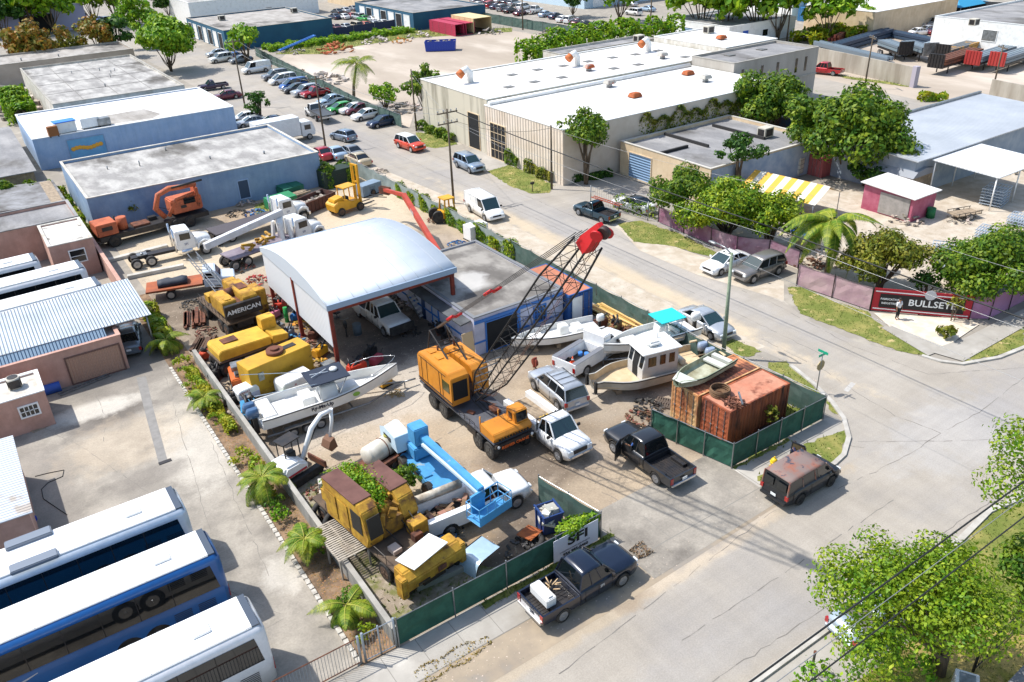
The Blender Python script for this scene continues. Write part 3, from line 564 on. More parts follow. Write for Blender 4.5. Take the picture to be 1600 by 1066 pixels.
def car_meshes(kind,lod):
    if (kind,lod) in VC: return VC[(kind,lod)]
    K = KINDS[kind]; Ln,W,r = K['L'],K['W'] / 2,K['r']; wx = [a * Ln for a in K['wx']]; belt = [(a * Ln,z) for a,z in K['belt']]
    parts = []; bed = K.get('bed')
    xr = -Ln / 2 if not bed else bed[1] * Ln
    # body loft
    xs = {xr,Ln / 2} | {a for a,z in belt if a > xr}
    if not bed: xs |= {-Ln / 2 + .04}
    xs |= {Ln / 2 - .05}; Ra = r + .07
    for c in wx:
        for k in (-1,-.97,-.8,-.5,0,.5,.8,.97,1):
            if c + k * Ra > xr: xs.add(c + k * Ra)
    for k in range(9): x = xr + (Ln / 2 - xr) * k / 8; xs.add(x)
    def zb(x):
        z = K['gc']
        for c in wx:
            if abs(x - c) < Ra - 1e-6: z = max(z,math.sqrt(Ra * Ra - (x - c) ** 2) + r * .98)
        if x > Ln / 2 - .3: z = max(z,K['gc'] + (x - Ln / 2 + .3) * .25)
        if x < -Ln / 2 + .3: z = max(z,K['gc'] + (-x - Ln / 2 + .3) * .3)
        return z
    def wd(x):
        t = abs(x) / (Ln / 2); return W * (1 - .02 * t * t - .13 * max(0,t - .82) / .18 * (max(0,t - .82) / .18))
    rings = []
    for x in sorted(xs):
        zt = ip(x,belt); z0 = min(zb(x),zt - .12); w_ = wd(x); zm = z0 + (zt - z0) * .5
        hood = x > K['cab'][3] * Ln - .1
        rings.append([(x,-w_ * .95,z0),(x,-w_,zm),(x,-w_ * .985,zt - .12),(x,-w_ * .9,zt),(x,-w_ * .45,zt + .03),(x,0,zt + .045),(x,w_ * .45,zt + .03),(x,w_ * .9,zt),(x,w_ * .985,zt - .12),(x,w_,zm),(x,w_ * .95,z0)])
    b = B(); b.loft(rings,True); 
    if bed:
        x0,x1 = bed[0] * Ln,bed[1] * Ln - .03; zt = ip(x0,belt) + .02; zt1 = ip(x1,belt) + .02
        if K.get('flat'): b.box(((x0 + x1) / 2,0,.75),(x1 - x0,.9,.25))
        else:
            th = .38 if K.get('util') else .09
            zz = zt + (.25 if K.get('util') else 0); Wd = W * (1.0 if K.get('util') else .98)
            for s in (-1,1):
                pf = [(x0,K['gc'] + .15)]; c = wx[0]
                for k in (-1,-.8,-.5,0,.5,.8,1): pf.append((c + k * Ra,max(K['gc'] + .1,math.sqrt(max(0,Ra * Ra * (1 - k * k))) + r * .98)))
                pf += [(x1,K['gc'] + .1),(x1,zz),(x0,zz)]
                b.prism(pf,s * Wd,s * (Wd - th))
            b.box((x0 + .04,0,(zz + .55) / 2),(.08,2 * (Wd - th) - .01,zz - .55)); b.box((x1 - .03,0,(zz + .5) / 2),(.06,2 * (Wd - th) - .01,zz - .5))
            b.mt(1); b.box(((x0 + x1) / 2,0,.68),(x1 - x0 - .15,2 * (Wd - th) - .01,.12))
            if not K.get('util'):
                for s in (-1,1): b.box((wx[0],s * (Wd - th - .14),.82),(1.0,.26,.2))
                for k in range(7): b.box(((x0 + x1) / 2,-.55 + k * .18,.75),(x1 - x0 - .2,.05,.02))
            b.mt(0)
    parts.append(('body',b.mesh('body',[PAINT0,M_dark]),None))
    # cabin
    c0,c1,c2,c3 = [q * Ln for q in K['cab']]; rz = K['rz']; tw = W * .74 if kind not in ('van','van_short') else W * .86; bw_ = W * .89
    zr,zf = ip(c0,belt) + .015,ip(c3,belt) + .02
    Bs = {'rb': (c0,zr,bw_),'rt': (c1,rz - .03,tw),'ft': (c2,rz - .02,tw),'fb': (c3,zf,bw_ * .97)}
    def P(k,s,out=0): x,z,w_ = Bs[k]; return Vector((x,s * (w_ + out),z))
    b = B(); b.quad(P('fb',-1),P('fb',1),P('ft',1),P('ft',-1)); ws = b.mesh('windscreen',M_tint)
    b = B(); b.quad(P('rb',1),P('rb',-1),P('rt',-1),P('rt',1)); rw = b.mesh('rear_window',M_glass)
    sws = []
    for s in (-1,1):
        b = B(); b.quad(P('rb',s),P('fb',s),P('ft',s),P('rt',s)); sws.append(b.mesh('side_window',M_glass if kind[:3] != 'van' else PAINT0))
    # roof and pillars
    b = B(); n = 5; rr = []
    for i in range(n + 1):
        t = i / n; x = c1 + (c2 - c1) * t; z = rz + .05 * math.sin(math.pi * t) ; e = .06 if i in (0,n) else 0
        rr.append([(x,-tw - .01,z - .06),(x,-tw - .01,z - .02 - e * .3),(x,-tw * .8,z + .02 - e * .4),(x,0,z + .045 - e * .4),(x,tw * .8,z + .02 - e * .4),(x,tw + .01,z - .02 - e * .3),(x,tw + .01,z - .06)])
    b.loft(rr,True)
    rb = kind[:3] == 'van'
    for s in (-1,1):
        for a,c in (('fb','ft'),('rb','rt')): b.cyl(P(a,s),P(c,s),.05,.045,6)
        nb = 1 if bed and kind == 'pickup_small' or K.get('util') or K.get('flat') else 2
        for k in range(nb):
            t = (k + 1) / (nb + 1); q0 = P('rb',s).lerp(P('fb',s),.08 + t * .8); q1 = P('rt',s).lerp(P('ft',s),t); b.cyl(q0 + Vector((0,s * .005,0)),q1,.045,.04,5)
        if rb: # blank panels behind the front door of a cargo van
            c_ = B(); c_.add([P('rb',s,.01),P('rb',s,.01).lerp(P('fb',s,.01),.62),P('rt',s,.01).lerp(P('ft',s,.01),.68),P('rt',s,.01)],[(0,1,2,3)]); parts.append(('side_panel',c_.mesh('side_panel',PAINT0),None))
            b.mt(1); a0,a1 = P('rb',s,.012).lerp(P('fb',s,.012),.68),P('fb',s,.012).lerp(P('rb',s,.012),.06); d0,d1 = P('rt',s,.012).lerp(P('ft',s,.012),.74),P('ft',s,.012); b.quad(a0,a1,d1,d0); b.mt(0)
    parts.append(('roof',b.mesh('roof',[PAINT0,M_glass]),None)); parts += [('windscreen',ws,None),('rear_window',rw,None)] + [('side_window',m,None) for m in sws]
    # wheels
    ty,rm = wheel_parts(r,.24,M_rim,lod)
    for c in wx:
        for s in (-1,1): parts.append(('wheel',ty,(c,s * (W - .13),r,rm)))
    zl = ip(Ln / 2 - .05,belt)
    # lamps, bumpers, mirrors
    for s in (-1,1):
        b = B(); b.box((Ln / 2 - .06,s * W * .68,zl - .02),(.2,W * .3,.14)); parts.append(('headlight',b.mesh('headlight',M_lamp,.02),None))
        b = B(); xt = -Ln / 2 + .03; b.box((xt,s * W * .86,ip(-Ln / 2 + .05,belt) - .2),(.12,W * .2,.26 if not bed else .36)); parts.append(('taillight',b.mesh('taillight',M_red),None))
    if not lod or bed:
        b = B(); b.box((Ln / 2,0,K['gc'] + .22),(.16,W * 1.7,.2)); parts.append(('bumper',b.mesh('bumper',M_chrome if bed else PAINT0,.03),None))
        b = B(); b.box((-Ln / 2 - .03,0,K['gc'] + .2),(.16,W * 1.75,.18)); parts.append(('bumper',b.mesh('bumper',M_chrome if bed else PAINT0,.03),None))
    if not lod:
        b = B(); b.box((Ln / 2 - .01,0,zl - .12),(.1,W * .95,.26)); parts.append(('grille',b.mesh('grille',M_dark,.02),None))
        for s in (-1,1):
            b = B(); b.box((c3 - .25,s * (W + .1),zf + .12),(.14,.2,.18)); b.box((c3 - .22,s * (W - .02),zf + .08),(.06,.14,.05)); parts.append(('mirror',b.mesh('mirror',M_dark if bed or kind[:3] == 'van' else PAINT0,.02),None))
            b = B(); x = (c0 + c3) / 2
            for q in ((c0 + .12,c3 - .15) if not bed else (xr + .1,c3 - .12)): pass
            for x in ([c0 + (c3 - c0) * t for t in ((.12,.5,.9) if not (bed and kind == 'pickup_small') else (.15,.9))]):
                w_ = wd(x); zt = ip(x,belt); b.box((x,s * (w_ * .99),zt * .5 + K['gc'] * .5),(.012,.03,(zt - K['gc']) * .75))
            parts.append(('door_seam',b.mesh('door_seam',M_dark),None))
        b = B(); b.box((-Ln / 2 - .05 - (.06 if bed else 0),0,K['gc'] + .35 + .1),(.02,.34,.16)); parts.append(('licence_plate',b.mesh('licence_plate',M_lamp),None))
    VC[(kind,lod)] = parts; return parts
def car(name,kind,col,label,cat,loc,rz,group=None,lod=0,roofcol=None,rims=None):
    t = thing(name,label,cat,(loc[0],loc[1],loc[2] if len(loc) > 2 else .012),rz,group)
    pm = col if not isinstance(col,str) else paint(col)
    for nm,me,ex in car_meshes(kind,lod):
        o = bpy.data.objects.new(nm,me); COL.objects.link(o); o.parent = t
        if ex: o.location = ex[:3]; o2 = bpy.data.objects.new('rim',ex[3]); COL.objects.link(o2); o2.parent = o
        for i,m in enumerate(me.materials):
            if m == PAINT0: o.material_slots[i].link = 'OBJECT'; o.material_slots[i].material = (roofcol if nm == 'roof' and roofcol else pm)
        if ex and rims: o2.material_slots[0].link = 'OBJECT'; o2.material_slots[0].material = rims
    return t
def side_park(kind,F,R,side):
    'centre and heading from where the front and rear wheel of one side touch the ground; side L or R'
    K = KINDS[kind]; F,R = Vector(F[:2]),Vector(R[:2]); d = (F - R).normalized(); n = Vector((-d.y,d.x)) * (-1 if side == 'L' else 1)
    xm = (K['wx'][0] + K['wx'][1]) / 2 * K['L']; c = (F + R) / 2 + n * (K['W'] / 2 - .13) - d * xm; return (c.x,c.y),math.atan2(d.y,d.x)
def carpx(name,kind,col,label,cat,f,r,side,**k):
    c,a = side_park(kind,G(*f),G(*r),side); return car(name,kind,col,label,cat,c,a,**k)
H = R_
# nearer vehicles, each where its wheels stand
M_navy = paint('101B2E'); M_char = paint('26282C'); M_sil = paint('B4B8BC',.4); M_wht = paint('E6E6E4',0)
t1 = carpx('pickup_truck','pickup',M_navy,'navy black crew cab pickup carrying a white tank, parked at the green fence','pickup truck',(970.4,915.3),(878.8,970.2),'R')
b = B(); b.box((-2.15,.05,1.17),(.55,1.35,.5)); b.box((-2.15,.05,1.45),(.3,1.2,.08)); o = b.build('water_tank',mat('white_poly','E4E3DF',.4),None,.12); 
def put(o,parent_t,label,cat,**k):
    o.matrix_world = parent_t.matrix_basis @ o.matrix_basis; tag(o,label,cat)
    return o
put(o,t1,'white rounded plastic tank standing in the navy pickup bed','tank')
b = B()
for i in range(9): a = rnd.uniform(0,6.3); p = Vector((-1.5 + rnd.gauss(0,.18),.3 + rnd.gauss(0,.15),.9 + rnd.random() * .25)); b.tube([p,p + Vector((math.cos(a) * .35,math.sin(a) * .35,rnd.uniform(-.1,.25)))],.03,5)
put(b.build('driftwood_bundle',mat('bleached_wood','C6A982',.8)),t1,'tangle of bleached branches in the navy pickup bed','branches')
t = bpy.data.objects.get('pickup_truck')
text('SFI',.22,M_lamp,'door_lettering',t1,face(.55,-1.035,.95,(0,-1,0)),.004)
t2 = carpx('pickup_truck','pickup',M_char,'charcoal crew cab pickup stopped in the yard entrance with its door open','pickup truck',(959.1,706.9),(1026.3,756.8),'L')
b = B(); b.box((-.48,0,.72),(.96,.07,.62)); b.box((-.48,.01,1.28),(.9,.05,.5),tx=.8); o = b.build('open_door',[M_char],t2,.02); o.location = (1.15,1.03,.1); o.rotation_euler = (0,0,R_(-62))
b = B(); b.box((.68,.99,.95),(.8,.04,.95)); b.build('door_opening',M_void,t2)
t3 = carpx('cargo_van','van_short',paint('12161D',rough=.5),'dark blue grey cargo van with a rust eaten roof beside the hydrant','van',(1294,760),(1249,787),'R',roofcol=mat('rusted_van_roof','7B6A64',.75,col2='8E5A48',scale=1.1,lo=.45,hi=.6,col3='37404E',scale3=2.2,lo3=.56,hi3=.62),rims=M_rimd)
b = B(); b.prism([(-.5,.55),(.5,.55),(.5,1.25),(.3,1.85),(-.45,1.9)],-.03,.03); b.mt(1); b.prism([(-.4,1.25),(.42,1.25),(.25,1.75),(-.38,1.8)],-.036,.036); o = b.build('open_door',[paint('12161D'),mat('bronze_glass','5E5138',.1)],t3); o.location = (1.15,1.2,-.08); o.rotation_euler = (0,0,R_(-70))
for s in (-1,1):
    b = B(); b.box((-2.31,s * .43,1.47),(.03,.6,.46)); b.build('rear_door_window',M_glass,t3,.0)
t4 = carpx('flatbed_truck','chassis',M_wht,'white single cab work truck with two long white boxes on its flat bed','truck',(870,718),(812,672),'R')
b = B(); b.box((-1.5,0,1.0),(3.5,2.15,.12)); b.mt(1); b.box((-1.5,0,1.075),(3.4,2.0,.03)); b.build('flat_bed',[M_white,M_wood],t4)
b = B()
for z in (1.2,1.55,1.9): b.cyl((.28,-1,z),(.28,1,z),.04)
for y in (-1,-.4,.4,1): b.cyl((.28,y,1),(.28,y,2),.04)
b.build('headboard_rack',M_dark,t4)
for s in (-1,1):
    b = B(); b.box((-1.55,s * .86,1.28),(3.4,.42,.42)); b.mt(1); b.box((-3.27,s * .86,1.28),(.04,.3,.3)); o = b.build('side_toolbox',[M_white,M_dark],t4,.1)
b = B(); [b.ball((rnd.uniform(-.6,.1),rnd.uniform(-.4,.4),1.2),.12,6,4) for _ in range(7)]; o = b.build('yellow_strap_heap',mat('yellow_strap','D9B440',.7)); put(o,t4,'heap of yellow straps behind the white flatbed truck cab','straps')
t5 = carpx('silver_suv','suv',M_sil,'silver suv with roof rails standing between the crane and the utility truck','suv',(836,609),(872,641),'L')
b = B()
for s in (-1,1): b.cyl((-1.7,s * .62,1.88),(.3,s * .62,1.88),.025,n=6)
for x in (-1.5,-.9,-.3): b.cyl((x,-.62,1.9),(x,.62,1.9),.02,n=6)
b.build('roof_rack',M_dark,t5)
t6 = carpx('utility_truck','work_truck',M_wht,'white utility truck with an open service bed next to the grounded boats','truck',(968,553),(917,586),'R')
b = B(); b.box((.5,0,1.75),(.75,1.95,.95)); b.build('cab_box',M_wht,t6,.06)
b = B(); b.box((-1.6,.88,1.43),(3.1,.4,.03)); b.box((-1.6,-.88,1.43),(3.1,.4,.03)); b.build('toolbox_lid',mat('grey_lid','6F7176',.6),t6)
def cone(loc,label):
    t = thing('traffic_cone',label,'traffic cone',loc); b = B(); b.cyl((0,0,.03),(0,0,.5),.13,.03,12); b.build('body',mat('cone_orange','D8562A',.6),t); b = B(); b.box((0,0,.02),(.34,.34,.04)); b.build('base',mat('cone_orange','D8562A',.6),t); b = B(); b.cyl((0,0,.22),(0,0,.33),.093,.068,12); b.build('stripe',M_lamp,t)
cone(t6.matrix_basis @ Vector((-2.1,.1,.75)),'orange and white traffic cone in the utility truck bed')
b = B(); 
for x,y in ((-1,.3),(-.8,-.1)): b.cyl((x,y,.75),(x,y,1.05),.16,n=12)
put(b.build('blue_pail_pair',mat('pail_blue','3D7BC4',.5)),t6,'two blue lidded pails in the utility truck bed','pails')
t7 = carpx('dually_pickup','pickup_long',M_wht,'white crew cab dually pickup parked under the arched canopy','pickup truck',(602,526),(562,496),'R')
b = B()
for s in (-1,1): b.ball((-1.98,s * 1.08,.85),(.62,.16,.42),12,6)
b.build('wheel_arch',M_wht,t7)
b = B(); b.box((3.38,0,.85),(.2,2.1,.7)); b.build('grille_guard',M_black,t7,.04)
carpx('cargo_van','van',M_wht,'white cargo van with roof rack ribs parked by the street hedge','van',(767,352),(727,327),'R')
t8 = carpx('white_sedan','sedan',M_wht,'white sedan with a sunroof parked on the sand verge by the pink fence','car',(1126,431),(1161,418),'L')
b = B(); b.box((-.2,0,1.495),(.6,.8,.02)); b.build('sunroof',M_glass,t8)
carpx('grey_suv','suv',paint('807C78',.4),'grey brown suv parked beside the white sedan at the pink fence','suv',(1180,442),(1211,431),'L')
carpx('silver_sedan','sedan',M_sil,'silver sedan parked on the street side of the green fence','car',(1111,531),(1070,508),'R')
t9 = carpx('pickup_truck','pickup_small',paint('24404E',.3),'dark teal extended cab pickup with a ladder along its bed','pickup truck',(905,337),(940,349),'L')
b = B()
for y in (-.22,.22): b.box((-.7,-.75 + y,1.75),(3.9,.05,.09))
for i in range(12): b.box((-2.5 + i * .33,-.75,1.75),(.04,.42,.04))
o = b.build('ladder',mat('ladder_red','A8543F',.6)); put(o,t9,'reddish ladder lying on the dark teal pickup','ladder')
car('white_coupe','sedan',M_wht,'white coupe with a dark roof parked behind the vine covered fence','car',G(990,328),R_(100),roofcol=M_glass)
carpx('blue_grey_suv','suv',paint('8FA0B2',.4),'pale blue grey suv at the forecourt of the cream warehouse','suv',(735,272),(714,262),'R')
t = carpx('orange_suv','suv',paint('D4482A'),'bright orange suv with a white roof turning out by the warehouse lawn','suv',(644,239),(622.5,231.5),'R',roofcol=M_wht,rims=M_chrome)
car('silver_hatchback','hatch',paint('7F8EA0',.4),'blue grey hatchback with open doors standing in the street','car',G(537,219),R_(104))
carpx('pickup_truck','pickup',paint('B01F28'),'bright red crew cab pickup in front of the block wall','pickup truck',(1270,116),(1299,119),'L')
car('silver_car','sedan',paint('A9B4BC',.4),'silver blue sedan half hidden under the big corner tree','car',G(1370,972),R_(-8))
car('grey_sedan','sedan',paint('6F757C',.4),'grey sedan parked beside the palm strip behind the pink garage','car',G(203,538),R_(80))
car('purple_pickup','pickup_small',paint('3B2A45'),'dark purple pickup parked by the white roofed building','pickup truck',G(334,140),R_(175))
car('maroon_sedan','sedan',paint('6A2A3A'),'maroon sedan parked behind the purple pickup','car',G(355,155),R_(175))
# service truck under the blue boom lift
t10 = carpx('service_truck','work_truck',M_wht,'white service truck with open bed loaded with scrap under the blue boom lift','truck',(790,801),(722,830),'R')
b = B()
for i in range(26): b.box((rnd.uniform(-3,-.2),rnd.uniform(-.4,.4),.85 + rnd.random() * .25),(rnd.uniform(.2,.7),rnd.uniform(.1,.3),.06),rz=rnd.uniform(0,3),ry=rnd.uniform(-.4,.4))
put(b.build('scrap_heap',mat('scrap_brown','8A6A55',.9,island=.5)),t10,'brown scrap boards heaped in the white service truck bed','scrap')
b = B(); b.cyl((-3.1,.82,1.65),(-.3,.82,1.65),.24,n=14); put(b.build('long_duct',mat('dirty_white','C9C1B2',.8,col2='8C8070',scale=2)),t10,'long dirty white duct lying on the service truck side','duct')
# tow truck and box truck
tw_ = carpx('tow_truck','chassis',M_wht,'white rollback tow truck with an empty dark flat bed','tow truck',(475,179),(500,193),'L')
b = B(); b.box((-2.0,0,1.25),(5.4,2.3,.14)); b.box((-2.0,1.12,1.36),(5.4,.06,.1)); b.box((-2.0,-1.12,1.36),(5.4,.06,.1)); b.box((.75,0,1.7),(.1,2.2,.8)); b.build('rollback_bed',mat('bed_grey','4B4D50',.5,.3),tw_)
bt = thing('box_truck','white box truck nosing out beside the blue building','box truck',(*G(455,221)[:2],.01),R_(2))
b = B(); b.box((-1.9,0,2.1),(6.2,2.4,2.5)); b.build('cargo_box',M_wht,bt,.03)
b = B(); b.prism([(1.4,.55),(3.3,.55),(3.4,1.2),(3.1,2.3),(2.8,2.5),(1.4,2.5)],-1.0,1.0); b.build('cab',M_wht,bt,.05)
b = B(); b.add([(3.41,-.85,1.35),(3.41,.85,1.35),(3.16,.85,2.2),(3.16,-.85,2.2)],[(0,1,2,3)]); b.build('windscreen',M_glass,bt)
for s in (-1,1): b = B(); b.box((2.3,s * 1.005,1.75),(.9,.02,.65)); b.build('side_window',M_glass,bt)
b = B(); b.box((-1,0,.7),(8,.8,.2)); b.build('chassis',M_dark,bt)
ty,rm = wheel_parts(.42,.3,M_rim,0)
def wheels(t,pts,r=.42,w_=.3,rim=None,nm='wheel'):
    ty,rm = wheel_parts(r,w_,rim or M_rim,0)
    for p in pts:
        o = bpy.data.objects.new(nm,ty); COL.objects.link(o); o.parent = t; o.location = (p[0],p[1],p[2] if len(p) > 2 else r); q = bpy.data.objects.new('rim',rm); COL.objects.link(q); q.parent = o
wheels(bt,[(2.4,-.95),(2.4,.95),(-3,-1),(-3,1)])
# coaches
def coach(label,x1,yc,L_,bodym,skirt,rz=0,W=2.6,Hh=3.55,name='coach_bus',rev=0,ac_=False,stripe=None,cat='bus',glass=None):
    t = thing(name,label,cat,(x1 - L_ / 2,yc,0),rz); a = L_ / 2; c = W / 2
    def ring(x,k=0):
        k2 = k
        return [(x,-c + k,.35),(x,-c + k * .5,1.6),(x,-c * .95 + k,Hh - .35),(x,-c * .84 + k,Hh - .08 - k),(x,0,Hh - k),(x,c * .84 - k,Hh - .08 - k),(x,c * .95 - k,Hh - .35),(x,c - k * .5,1.6),(x,c - k,.35)]
    b = B(); b.loft([ring(-a,.1),ring(-a + .12),ring(a - .3),ring(a - .08,.1),ring(a,.2)],True); b.build('body',bodym,t)
    b = B(); b.add([(x,y,Hh + .004 + .0 * x) for x in (-a + .2,a - .75) for y in (-c * .8,c * .8)],[(0,1,3,2)]); b.box((0,0,Hh - .02),(L_ - .9,W * .8,.1)); b.build('roof_panel',M_roofw,t,.03)
    for s in (-1,1):
        b = B(); z0,z1 = 1.75,3.12; y0,y1 = s * (c * .997 + .012),s * (c * .957 + .014)
        b.quad((-a + .5,y0,z0),(a - .35,y0,z0),(a - .55,y1,z1),(-a + .5,y1,z1)); o = b.build('window',glass or M_glass,t)
        b = B()
        for k in range(1,int(L_ / 1.5)): x = -a + .5 + k * 1.5; b.add([(x - .02,y0 + s * .004,z0),(x + .02,y0 + s * .004,z0),(x + .02,y1 + s * .004,z1),(x - .02,y1 + s * .004,z1)],[(0,1,2,3)])
        b.build('window_divider',M_dark,t)
        if skirt:
            b = B(); b.quad((-a + .3,s * (c + .006),.45),(a - .2,s * (c + .006),.45),(a - .2,s * (c + .006),1.7),(-a + .3,s * (c + .006),1.7)); b.build('side_panel',skirt,t)
        b = B()
        for x in (a - 1.1,a - 2.2): 
            for k in range(7): b.box((x + (-.0),s * (c + .012),.65 + k * .1),(.8 if x < a - 1.5 else .8,.015,.035))
        b.build('vent_louvre',M_dark,t)
    b = B(); b.quad((a - .12,-c * .8,Hh - .05),(a - .12,c * .8,Hh - .05),(a + .02,c * .86,2.2),(a + .02,-c * .86,2.2)); b.box((a - .45,0,Hh - .02),(.55,W * .78,.07)); b.build('rear_cap',mat('smoked_cap','59616B',.15,.3),t)
    for s in (-1,1): b = B(); b.box((a - .02,s * c * .85,1.2),(.08,.14,.7)); b.build('taillight',M_red,t)
    b = B(); [b.box((-a + 1.2 + k * 1.5,0,Hh + .035),(.03,W * .78,.012)) for k in range(int(L_ / 1.5) - 1)]; b.build('roof_seam',mat('seam_grey','BDBFC0',.6),t)
    b = B(); b.box((-a + 3,0,Hh + .08),(.75,.62,.1)); b.build('roof_hatch',M_wht,t,.03)
    b = B(); b.box((a - 2.3,.0,Hh + .08),(.75,.62,.1)); b.build('roof_hatch',M_wht,t,.03)
    wheels(t,[(a - 3.4,s * (c - .13)) for s in (-1,1)] + [(a - 4.65,s * (c - .13)) for s in (-1,1)],.5,.28,M_chrome)
    b = B()
    for x in (a - 3.4,a - 4.65):
        for s in (-1,1): b.cyl((x,s * (c - .2),.52),(x,s * (c + .008),.52),.6,n=20)
    b.build('wheel_arch',M_black,t)
    return t
M_roofw = mat('bus_roof_white','EFEFEE',.5,col2='E4E3E0',scale=.6)
c1_ = coach('pale blue and white coach with grey roof units, farthest of the three nearest the camera',3.75,37.0,13.2,paint('C9D3DC'),mat('pale_blue_panel','8FB4D4',.3,coat=.5),glass=mat('blue_black_glass','0D2230',.06,spec=.9))
b = B()
for s in (-1,1): b.box((-.2,s * .95,3.65),(2.0,.62,.22))
b.build('air_conditioner',mat('grey_unit','6C7683',.6),c1_,.04)
c2_ = coach('deep blue coach with white roof and silver swoosh in the middle of three',4.1,32.75,13.4,paint('1B5C9C'),mat('deep_blue_panel','1B5C9C',.3,coat=.5,col2='1d67ab',scale=.4))
b = B()
for k in range(40):
    t_ = k / 39; x = -6.4 + t_ * 4.9; z = .75 + .75 * t_ ** 1.6; w_ = .1 * math.sin(math.pi * min(1,t_ * .9 + .1)) + .02
    if k: b.quad((x0,-1.315,z0 - w0),(x,-1.315,z - w_),(x,-1.315,z + w_),(x0,-1.315,z0 + w0))
    x0,z0,w0 = x,z,w_
b.build('swoosh',mat('silver_swoosh','C9CDD0',.3),c2_)
c3_ = coach('plain white coach with white roof, nearest to the camera',4.35,27.4,13.2,paint('DADBDD',0),None)
for i,(u,v,z,lab) in enumerate([(150,432,3.5,'white coach nearest the tin awning in the row behind the pink garage'),(124,406,3.5,'middle white coach of the three behind the pink garage'),(55,400,3.4,'short white coach end by the white storage box behind the pink garage')]):
    p = G(u,v,z); coach(lab,p.x + .1,p.y - 1.25 + (0 if i < 2 else .6),12,paint('D6D6D6',0),mat('grey_maroon_panel','8E8488',.4),R_(2),ac_=False)
# ---------------------------------------------------------------- fences, canopy, office, containers
m_green = mat('green_fence_cloth','1E4A3C',.85,col2='2A5A49',scale=1.4,lo=.4,hi=.6,bump=.01,bscale=2.5)
m_greend = mat('dusty_green_cloth','3F5A52',.85,col2='54665E',scale=1.2,bump=.01,bscale=2.5)
def screen_fence(name,label,pts,h,cloth,gap=.08,step=3.0,top=True,postm=None,sag=.11,tall=.12,solid=True):
    'posts, top rail and a cloth or sheet hung between them'
    t = thing(name,label,'fence',(pts[0][0],pts[0][1],0)); o = Vector((pts[0][0],pts[0][1],0)); pm = postm or M_steel; k = 0
    P = [Vector((p[0],p[1],0)) - o for p in pts]
    for a,c in zip(P,P[1:]):
        n = max(1,round((c - a).length / step)); d = (c - a).normalized(); nn = Vector((-d.y,d.x,0))
        for i in range(n + 1):
            if i == n and c is not P[-1]: continue
            p = a + (c - a) * i / n; lean = nn * rnd.gauss(0,.02)
            b = B(); b.cyl(p,p + lean + Vector((0,0,h + tall)),.035,n=6); b.build('post',pm,t)
        b = B(); m = n * 6; rows = 5; vs = []
        for i in range(m + 1):
            for j in range(rows):
                z = gap + (h - gap) * j / (rows - 1); w_ = math.sin(i * 1.9 + j) * .012 + rnd.gauss(0,.022) if 0 < j < rows - 1 else 0
                vs.append(a + (c - a) * i / m + nn * (.05 + w_) + Vector((0,0,z - (sag * math.sin(math.pi * (i % 6) / 6) if j == rows - 1 else 0))))
        b.add(vs,[(i * rows + j,(i + 1) * rows + j,(i + 1) * rows + j + 1,i * rows + j + 1) for i in range(m) for j in range(rows - 1)]); b.build('screen_cloth',cloth,t)
        if top: b = B(); b.cyl(a + Vector((0,0,h)),c + Vector((0,0,h)),.025,n=5); b.build('top_rail',pm,t)
    return t
f1 = screen_fence('screen_fence','dark green cloth fence carrying the white lettered banner beside the navy pickup',[(9.5,24.75),(21.3,24.75)],1.75,m_green,step=2.95)
screen_fence('screen_fence','short green cloth fence with visible frame leading into the yard from the banner corner',[(21.3,24.85),(20.5,29.1)],1.75,m_greend,step=2.1)
screen_fence('screen_fence','green cloth fence around two sides of the rusty containers',[(29.85,30.2),(31.1,24.75),(39.3,24.7)],1.75,m_green,step=1.9)
screen_fence('screen_fence','long green cloth fence between the yard and the sandy street verge',[(39.3,24.8),(38.6,34),(38.5,58)],1.8,m_greend,step=3.1)
screen_fence('chain_link_fence','grey wire fence behind the street hedge and forklift',[(38.5,58.2),(38.5,71),(38.2,92)],1.8,mat('grey_mesh_cloth','7C8886',.8,col2='8d9894',scale=1),step=3.2)
screen_fence('screen_fence','green fence behind the row of parked cars along the sandy lot',[tuple(G(400,88)[:2]),tuple(G(520,150)[:2]),tuple(G(560,172)[:2]),tuple(G(628,200)[:2])],1.9,m_greend,step=4)
# banner
def panel(name,M,w_,h_,m,th=.02,parent=None):
    b = B(); b.box((0,0,0),(w_,h_,th)); o = b.build(name,m,parent); o.matrix_local = M; return o
bn = thing('banner','white banner with black lettering hanging on the green fence behind the navy pickup','banner',(19.55,24.62,0))
panel('sheet',face(0,-.02,.93,(0,-1,0)),2.85,1.42,mat('banner_white','C9CCD4',.7),parent=bn)
mb1 = mat('letter_black','101012',.7)
text('SFI',.78,mb1,'lettering',bn,face(.1,-.05,1.18,(0,-1,0)),.004,.02,1.45)
text('954 985-0460',.25,mb1,'phone_number',bn,face(-.05,-.05,.46,(0,-1,0)),.004,.006,1.15)
text('CONSTRUCTION EQUIPMENT',.11,mat('letter_grey','4A4C58',.7),'small_lettering',bn,face(-.1,-.05,.68,(0,-1,0)),.004,0,1.3)
